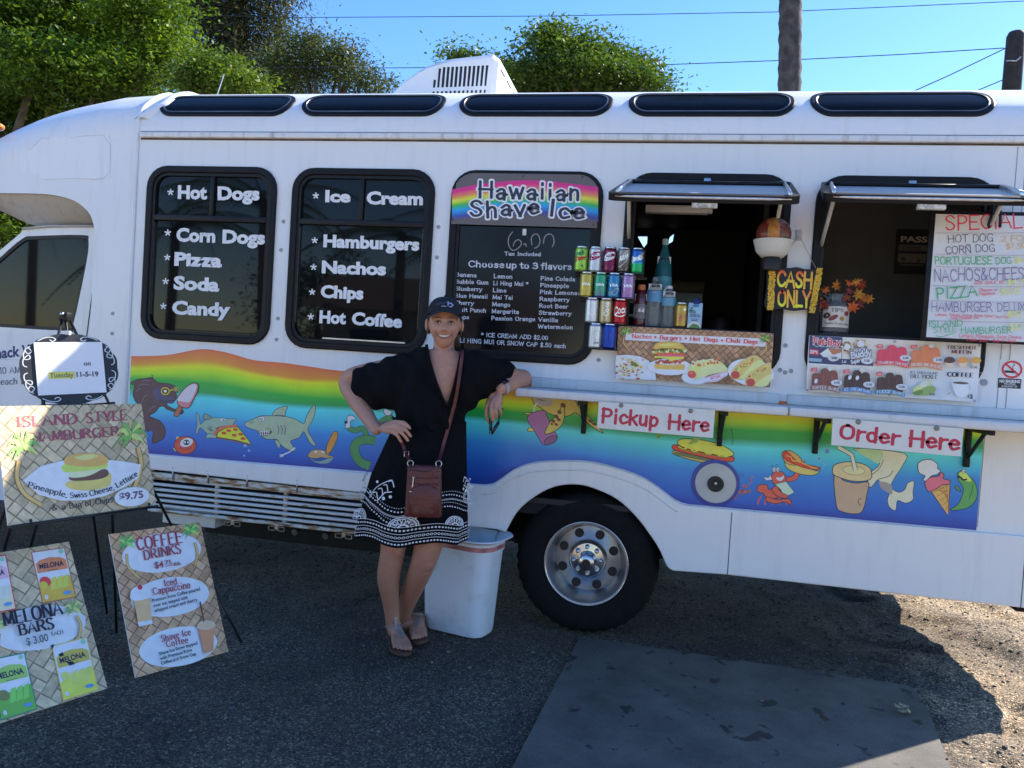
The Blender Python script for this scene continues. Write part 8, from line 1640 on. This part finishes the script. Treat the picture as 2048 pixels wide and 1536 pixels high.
# loose stones
def in_slab(x, y): return -.45 < x < 1.24 and y < .01 - .05 * (x + .33)
ico_v = []; 
bm = bmesh.new(); bmesh.ops.create_icosphere(bm, subdivisions=1, radius=1); bm.verts.index_update(); IV = np.array([v.co[:] for v in bm.verts]); IF = np.array([[v.index for v in f.verts] for f in bm.faces]); bm.free()
def stones(n, x0, x1, y0, y1, s0, s1, seed):
    rg = np.random.default_rng(seed); V = []; F = []; C = []; k = 0
    while k < n:
        x, y = rg.uniform(x0, x1), rg.uniform(y0, y1)
        if in_slab(x, y) and rg.random() > .025: continue
        s = s0 * (s1 / s0) ** (rg.random() ** 2.2); a = rg.uniform(0,6.28); M_ = np.array([[math.cos(a),-math.sin(a),0],[math.sin(a), math.cos(a),0],[0,0,1]])
        v = IV * (1 + rg.uniform(-.28,.28,(len(IV),1))) * np.array([s * rg.uniform(.7,1.3), s * rg.uniform(.7,1.2), s * rg.uniform(.4,.75)]); v = v @ M_.T
        z = .006 if in_slab(x, y) else float(gheight(np.array(x), np.array(y))); V.append(v + np.array([x, y, z + s * .18])); F.append(IF + k * len(IV)); g = rg.choice([.05,.07,.09,.12,.2,.34], p=[.25,.25,.2,.15,.1,.05]); g *= 1.5 if x > 1.1 else 1.; g *= .62; C.append(np.tile(np.array([[g, g * .97, g * .92,1]]),(len(IV),1))); k += 1  # chips painted lighter on the sunlit right side
    V = np.concatenate(V); F = np.concatenate(F); C = np.concatenate(C)
    me = bpy.data.meshes.new('loose_gravel'); me.vertices.add(len(V)); me.vertices.foreach_set('co', V.ravel()); me.loops.add(F.size); me.loops.foreach_set('vertex_index', F.ravel().astype(np.int32)); me.polygons.add(len(F)); me.polygons.foreach_set('loop_start', np.arange(0, F.size,3, dtype=np.int32)); me.update(calc_edges=True); me.validate()
    ca = me.color_attributes.new('Col', 'FLOAT_COLOR', 'POINT'); ca.data.foreach_set('color', C.astype(np.float32).ravel()); return me
M_STONE = attr_mat('stone_chips', rough=.85, noise=.2, nscale=300)
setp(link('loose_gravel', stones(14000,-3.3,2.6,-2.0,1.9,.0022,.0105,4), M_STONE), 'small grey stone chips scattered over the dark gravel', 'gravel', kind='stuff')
# a dry leaf on the slab
q = gnd(1805,1425,.012); mb = MB(); rr = random.Random(2)
for k,(dx, dy, a) in enumerate(((0,0,.3),(.018,-.008,1.4),(-.014,.010,-1.0),(.008,.016,2.4))):
    P = [(-.026,0),(-.008,.012),(.012,.010),(.026,0),(.01,-.011),(-.01,-.010)]; mb.add([(q.x + dx + x * math.cos(a) - y * math.sin(a), q.y + dy + x * math.sin(a) + y * math.cos(a),.012 + .006 * k + .012 * abs(x) / .026) for x, y in P],[(0,1,2,3),(0,3,4,5)])
lf_ = mb.build('dry_leaf', mat('dry_leaf',(.34,.28,.16),.7, noise=.3, nscale=60)); setp(lf_, 'crumpled pale dry leaf lying on the concrete slab', 'leaf')

# ================================================================== trees
def leaf_mat(name, c_dark, c_light, trans=.34):
    m = bpy.data.materials.new(name); m.use_nodes = True; nt = m.node_tree; N = nt.nodes.new; L = nt.links.new; nt.nodes.remove(bsdf_of(m)); out = nt.nodes['Material Output']
    a = N('ShaderNodeVertexColor'); a.layer_name = 'Col'; d = N('ShaderNodeBsdfPrincipled'); d.inputs['Roughness'].default_value = .5; d.inputs['Specular IOR Level'].default_value = .35; tr = N('ShaderNodeBsdfTranslucent'); mx = N('ShaderNodeMixShader'); mx.inputs[0].default_value = trans
    g = N('ShaderNodeMix'); g.data_type = 'RGBA'; g.blend_type = 'MULTIPLY'; g.inputs[0].default_value = 1; g.inputs[7].default_value = (1.5,1.35,.6,1); L(a.outputs[0], g.inputs[6]); L(a.outputs[0], d.inputs['Base Color']); L(g.outputs[2], tr.inputs[0]); L(d.outputs[0], mx.inputs[1]); L(tr.outputs[0], mx.inputs[2]); L(mx.outputs[0], out.inputs[0]); return m
M_LEAF = leaf_mat('leaf_green',0,0)
M_BARK = mat('tree_bark',(.10,.075,.055),.9, noise=.5, nscale=6, bump=.8, bscale=14); M_BARKL = mat('pale_bark',(.20,.17,.14),.9, noise=.4, nscale=5, bump=.6, bscale=12)
def leaves_mesh(name, centers, radii, per, size, c0, c1, seed, flat=.5, droop=0., aspect=.45):
    """centers: (n,3) clump centres; per leaves round each"""
    rg = np.random.default_rng(seed); n = len(centers); C = np.repeat(centers, per,0); R = np.repeat(radii, per,0); P = C + rg.normal(0,1,(n * per,3)) * R[:, None] * np.array([1,1, flat])
    P[:,2] -= droop * rg.random(n * per) * R
    N_ = len(P); d = rg.normal(0,1,(N_,3)); d[:,2] *= .55; d /= np.linalg.norm(d, axis=1)[:, None]; up = rg.normal(0,.55,(N_,3)) + np.array([0,0,1.]); s = np.cross(d, up); s /= np.linalg.norm(s, axis=1)[:, None] + 1e-9
    L = size * rg.uniform(.6,1.35, N_)[:, None]; nrm = np.cross(s, d); a = P - d * L * .5; b_ = P + s * L * aspect * .5 + nrm * L * .06; c = P + d * L * .5; e = P - s * L * aspect * .5 + nrm * L * .06
    V = np.stack([a, b_, c, e],1).reshape(-1,3); F = np.arange(N_ * 4).reshape(-1,4)
    me = bpy.data.meshes.new(name); me.vertices.add(len(V)); me.vertices.foreach_set('co', V.ravel()); me.loops.add(F.size); me.loops.foreach_set('vertex_index', F.ravel().astype(np.int32)); me.polygons.add(N_); me.polygons.foreach_set('loop_start', np.arange(0, F.size,4, dtype=np.int32)); me.update(calc_edges=True)
    t = np.clip(np.repeat(rg.random(n), per) * .6 + rg.random(N_) * .4,0,1)[:, None]; col = np.array(c0) * (1 - t) + np.array(c1) * t; col = np.repeat(np.concatenate([col, np.ones((N_,1))],1),4,0)
    ca = me.color_attributes.new('Col', 'FLOAT_COLOR', 'POINT'); ca.data.foreach_set('color', col.astype(np.float32).ravel()); return me
def tree(name, label, Y, blobs, trunk_px, trunk_r, per, size, c0, c1, seed, clump=.3, dens=1., flat=.5, droop=0., bark=None, group='trees beyond the bus', aspect=.45, cat='tree', limbs=True):
    """blobs in photo pixels at depth Y: (px, py, half width, half height)"""
    rg = np.random.default_rng(seed); cs = []; rs = []; bc = []
    for px, py, hw, hh in blobs:
        c = np.array(at(px, py, Y + rg.uniform(-.8,.8))); m_ = (c[1] - CAMP[1]) / FPX * 1.02; rx, rz = hw * m_, hh * m_; ry = min(rx,2.6); bc.append((c, rx, ry, rz))
        n = max(6, int(dens * 16 * (rx * rz * 2 + rx * ry) / clump ** 2 * .16))
        v = rg.normal(0,1,(n,3)); v /= np.linalg.norm(v, axis=1)[:, None]; v *= (rg.random(n) ** .45)[:, None]; v *= (1 + .18 * np.sin(v[:, :1] * 5 + seed) )
        cs.append(c + v * np.array([rx, ry, rz])); rs.append(np.full(n, clump) * rg.uniform(.7,1.3, n))
    cs = np.concatenate(cs); rs = np.concatenate(rs); keep = cs[:,2] > .2; cs, rs = cs[keep], rs[keep]
    base = at(*trunk_px, Y); t = thing(name,(base.x, Y,0), label, cat, group)
    link('crown', leaves_mesh('crown', cs, rs, per, size, c0, c1, seed, flat, droop, aspect), M_LEAF, t)
    if limbs:
        rr = random.Random(seed); zc = min(b[0][2] for b in bc); fork = Vector((base.x, Y, max(.8, zc * .55))); mb = MB(); mb.tube([(base.x, Y,-.1),(base.x + .05, Y, fork.z * .5), fork],[trunk_r * 1.35, trunk_r * 1.05, trunk_r],12); mb.build('trunk', bark or M_BARK, t, True)
        for c, rx, ry, rz in bc:
            for q in range(2):
                e = Vector(c) + Vector((rr.uniform(-.5,.5) * rx, rr.uniform(-.4,.4) * ry, rr.uniform(.0,.6) * rz)); mdl = fork.lerp(e,.5) + Vector((rr.uniform(-.3,.3), rr.uniform(-.3,.3), rr.uniform(0,.5)))
                mb = MB(); mb.tube([Vector(v) for v in catmull([tuple(fork), tuple(mdl), tuple(e)],5)],[lerp(trunk_r * .55,.02, k / 10) for k in range(11)],7); mb.build('limb', bark or M_BARK, t, True)
    return t
tree('monkeypod_tree', 'broad bright green feathery tree rising behind the cab roof',8.5,[(40,40,150,100),(210,50,150,100),(130,150,160,70),(300,100,62,90),(-70,120,130,110),(30,215,110,45),(230,175,110,45),(-60,300,110,90),(290,20,60,60),(-30,440,80,60)],(0,600),.26,230,.088,(.020,.058,.010),(.165,.275,.022),21,.29,.95,.34)
tree('ironwood_tree', 'tall dark grey-green tree with drooping needles and pale dead twigs',19,[(440,60,110,130),(545,60,58,120),(400,-70,120,90),(520,-90,100,100),(480,170,100,60),(560,160,50,50)],(470,600),.3,90,.19,(.016,.024,.012),(.085,.10,.055),22,.42,.95,.9,1.6, M_BARKL, aspect=.22)
tree('acacia_tree', 'loose olive green tree with thin twigs against the blue sky',14,[(640,130,82,55),(625,82,36,24),(690,105,40,32),(725,158,50,30),(570,150,60,55),(762,172,18,14)],(640,600),.2,90,.085,(.02,.034,.012),(.10,.135,.05),23,.24,.8,.6,.4)
tree('small_tree', 'small rounded bright green tree just behind the bus roof',6.5,[(440,150,76,30),(490,168,44,26),(400,170,40,30)],(440,600),.12,120,.07,(.03,.07,.012),(.15,.24,.025),24,.18,1.0,.26)
tree('monkeypod_tree', 'domed green tree with stepped crown right of the roof air conditioner',9,[(1150,160,125,32),(1088,95,26,28),(1150,100,42,24),(1255,160,60,26),(1215,125,50,22),(925,116,30,9),(1045,155,55,32),(1295,172,32,14),(1105,68,20,14)],(1150,600),.22,210,.078,(.016,.048,.010),(.10,.175,.025),25,.22,.9,.36)
# dead twigs in the ironwood
# ---- palm whose trunk crosses the sky
def palm(name, X, Y, H, r, label, seed, group, nf=16, lean=0., parts=True, fl=2.6):
    rr = random.Random(seed); t = thing(name,(X, Y,0), label, 'palm', group); mb = MB(); rings = []; n = 20; m_ = int(H * 11)
    for k in range(m_ + 1):
        z = H * k / m_ - .05; R = r * (1.25 - .25 * min(1, z / 1.0) if z < 1 else 1 - .15 * z / H) * (1 + (.05 if k % 2 else -.03)); cx_ = X + lean * z
        rings.append([(cx_ + R * (1 + rr.uniform(-.05,.05)) * math.cos(2 * math.pi * j / n), Y + R * (1 + rr.uniform(-.05,.05)) * math.sin(2 * math.pi * j / n), z) for j in range(n)])
    mb.loft(rings); mb.build('trunk', mat('palm_bark',(.06,.052,.052),.95, noise=.6, nscale=9, bump=1., bscale=22), t, True,60)
    top = Vector((X + lean * H, Y, H - .1))
    for k in range(nf):
        a = 2 * math.pi * k / nf + rr.uniform(-.2,.2); el = rr.uniform(-.2,1.1); L = fl * rr.uniform(.85,1.1); d = Vector((math.cos(a), math.sin(a),0)); mb = MB(); pts = []
        for j in range(9):
            s = j / 8; pts.append(top + d * (L * s * math.cos(el * (1 - s * .8))) + Vector((0,0, L * (s * math.sin(el) - .75 * s * s))))
        mb.tube(pts,[.025 * (1 - .85 * j / 8) for j in range(9)],5, col=(.10,.12,.03)); side = Vector((-d.y, d.x,0))
        for j in range(1,34):
            s = j / 34; q = pts[int(s * 8)].lerp(pts[min(8, int(s * 8) + 1)], s * 8 - int(s * 8)); ll = .62 * math.sin(math.pi * (.12 + .83 * s)) 
            for sg in (-1,1):
                tip = q + side * sg * ll * .8 + d * ll * .35 + Vector((0,0,-ll * .45)); w_ = d * .022; mb.add([q - w_, q + w_, tip],[(0,1,2)],(.05 + .05 * rr.random(),.09 + .05 * rr.random(),.02))
        mb.build('frond', M_LEAF, t)
    return t
pc_ = at(1577,100,6.); pb = at(1579,185,6.); palm('palm_tree', pc_.x + .35,6.,12.5,.140, 'tall palm with a rough grey trunk crossing the sky behind the roof',31, 'palms', lean=-.062)
# ---- utility pole and wires
UPX = at(2028,120,9.).x; UPT = at(2030,62,9.).z
t = thing('utility_pole',(UPX,9.,0), 'dark round-topped wooden utility pole behind the rear of the bus', 'pole')
mb = MB(); mb.lathe([(.16,-.2),(.13, UPT - .5),(.125, UPT - .08),(.10, UPT - .02),(.05, UPT),(.0005, UPT)],(UPX,9.,0), 'Z',24); mb.build('pole_shaft', mat('creosote_wood',(.028,.022,.022),.8, noise=.4, nscale=8, bump=.4, bscale=30), t, True,50)
mb = MB(); mb.lathe([(.132, UPT - .97),(.136, UPT - .965),(.132, UPT - .95)],(UPX,9.,0), 'Z',24); mb.tube([(UPX - .14,8.9, UPT - .48),(UPX - .02,8.86, UPT - .50),(UPX + .03,8.86, UPT - .44)],.012); mb.build('pole_band', M_METAL, t, True)
def wire(label, pts, rad=.007): mb = MB(); mb.tube(pts, rad,6); o = mb.build('overhead_wire', mat('wire_black',(.03,.035,.04),.6)); setp(o, label, 'wire', 'overhead wires')
w1 = [at(x, y,12.) for x, y in ((-700,-22),(-300,-2),(0,15),(300,28),(600,35),(1100,32),(1550,24),(2048,2),(2600,-40))]; wire('topmost thin black wire running the whole width of the sky', w1)
w2 = [at(x, y,9. + (2010 - x) / 900.) for x, y in ((-500,95),(0,122),(400,134),(760,136),(1100,133),(1310,130),(1560,121),(1800,109),(2008,96))]; wire('thin black wire from the pole passing behind the air conditioner', w2)
pt = at(2012,96,8.9); e3 = at(1645,264,8.5); wire('slanting service wire dropping from the pole top to behind the bus',[pt, at(1900,150,8.8), e3, at(1400,376,8.2), gnd(1000,800,.05) if False else Vector((-6.0,7.6,.4))],.008)
wire('short slanting wire leaving the lower pole band',[at(2010,158,8.88), at(1962,178,8.8), at(1800,246,8.5), Vector((-4.0,8.6,.4))],.008)
# ---- what stands across the yard behind the photographer (seen in the window reflections)
GB_ = 'palms'
for k,(x, y, h, sd) in enumerate(((-19,-16,5.2,41),(-13.4,-15,4.5,42),(-10.0,-14,5.0,43),(-7.0,-15.5,4.6,44),(-3.8,-14,4.3,45))): palm('palm_tree', x, y, h,.14, 'palm standing across the yard from the bus, facing its windows', sd, GB_,13, random.Random(sd).uniform(-.04,.04), fl=3.0)
def far_tree(x, y, h, w, sd, label):
    rg = np.random.default_rng(sd); n = 170; v = rg.normal(0,1,(n,3)); v /= np.linalg.norm(v, axis=1)[:, None]; v *= (rg.random(n) ** .4)[:, None]; cs = np.array([x, y, h * .58]) + v * np.array([w, w * .8, h * .42]); t = thing('yard_tree',(x, y,0), label, 'tree', 'trees across the yard')
    link('crown', leaves_mesh('crown', cs, np.full(n,.6),34,.30,(.012,.024,.008),(.06,.085,.025), sd,.6), M_LEAF, t); mb = MB(); mb.tube([(x, y,-.1),(x, y, h * .5)],[.25,.15],10); mb.build('trunk', M_BARK, t, True)
for k,(x, y, h, w) in enumerate(((-20,-38,7,4.5),(-10,-40,6.5,4.5),(0,-39,7,4.5),(10,-40,7,4.5),(20,-38,7,4.5))): far_tree(x, y, h, w,60 + k, 'dark bushy tree across the yard facing the bus')
t = thing('yard_shop',(-7,-19.5,0), 'low cream shop building with a pale awning across the yard', 'building')
mb = MB(); mb.box(-11,-3,-22,-19.5,0,2.9); mb.build('wall', mat('cream_wall',(.55,.52,.46),.8, noise=.1), t); mb = MB(); mb.loft([[(-11.4,-18.6,2.7),(-11.4,-22.4,2.9),(-11.4,-20.6,3.9)],[(-2.6,-18.6,2.7),(-2.6,-22.4,2.9),(-2.6,-20.6,3.9)]]); mb.build('roof', mat('roof_brown',(.14,.10,.08),.8), t)
mb = MB(); mb.box(-7.6,-6.6,-19.49,-19.4,0,2.1); mb.build('door', mat('door_brown',(.10,.06,.04),.6), t)
for x in (-10,-5): mb = MB(); mb.box(x, x + 1.3,-19.49,-19.42,1,2.1); mb.build('window', M_GLASS, t)
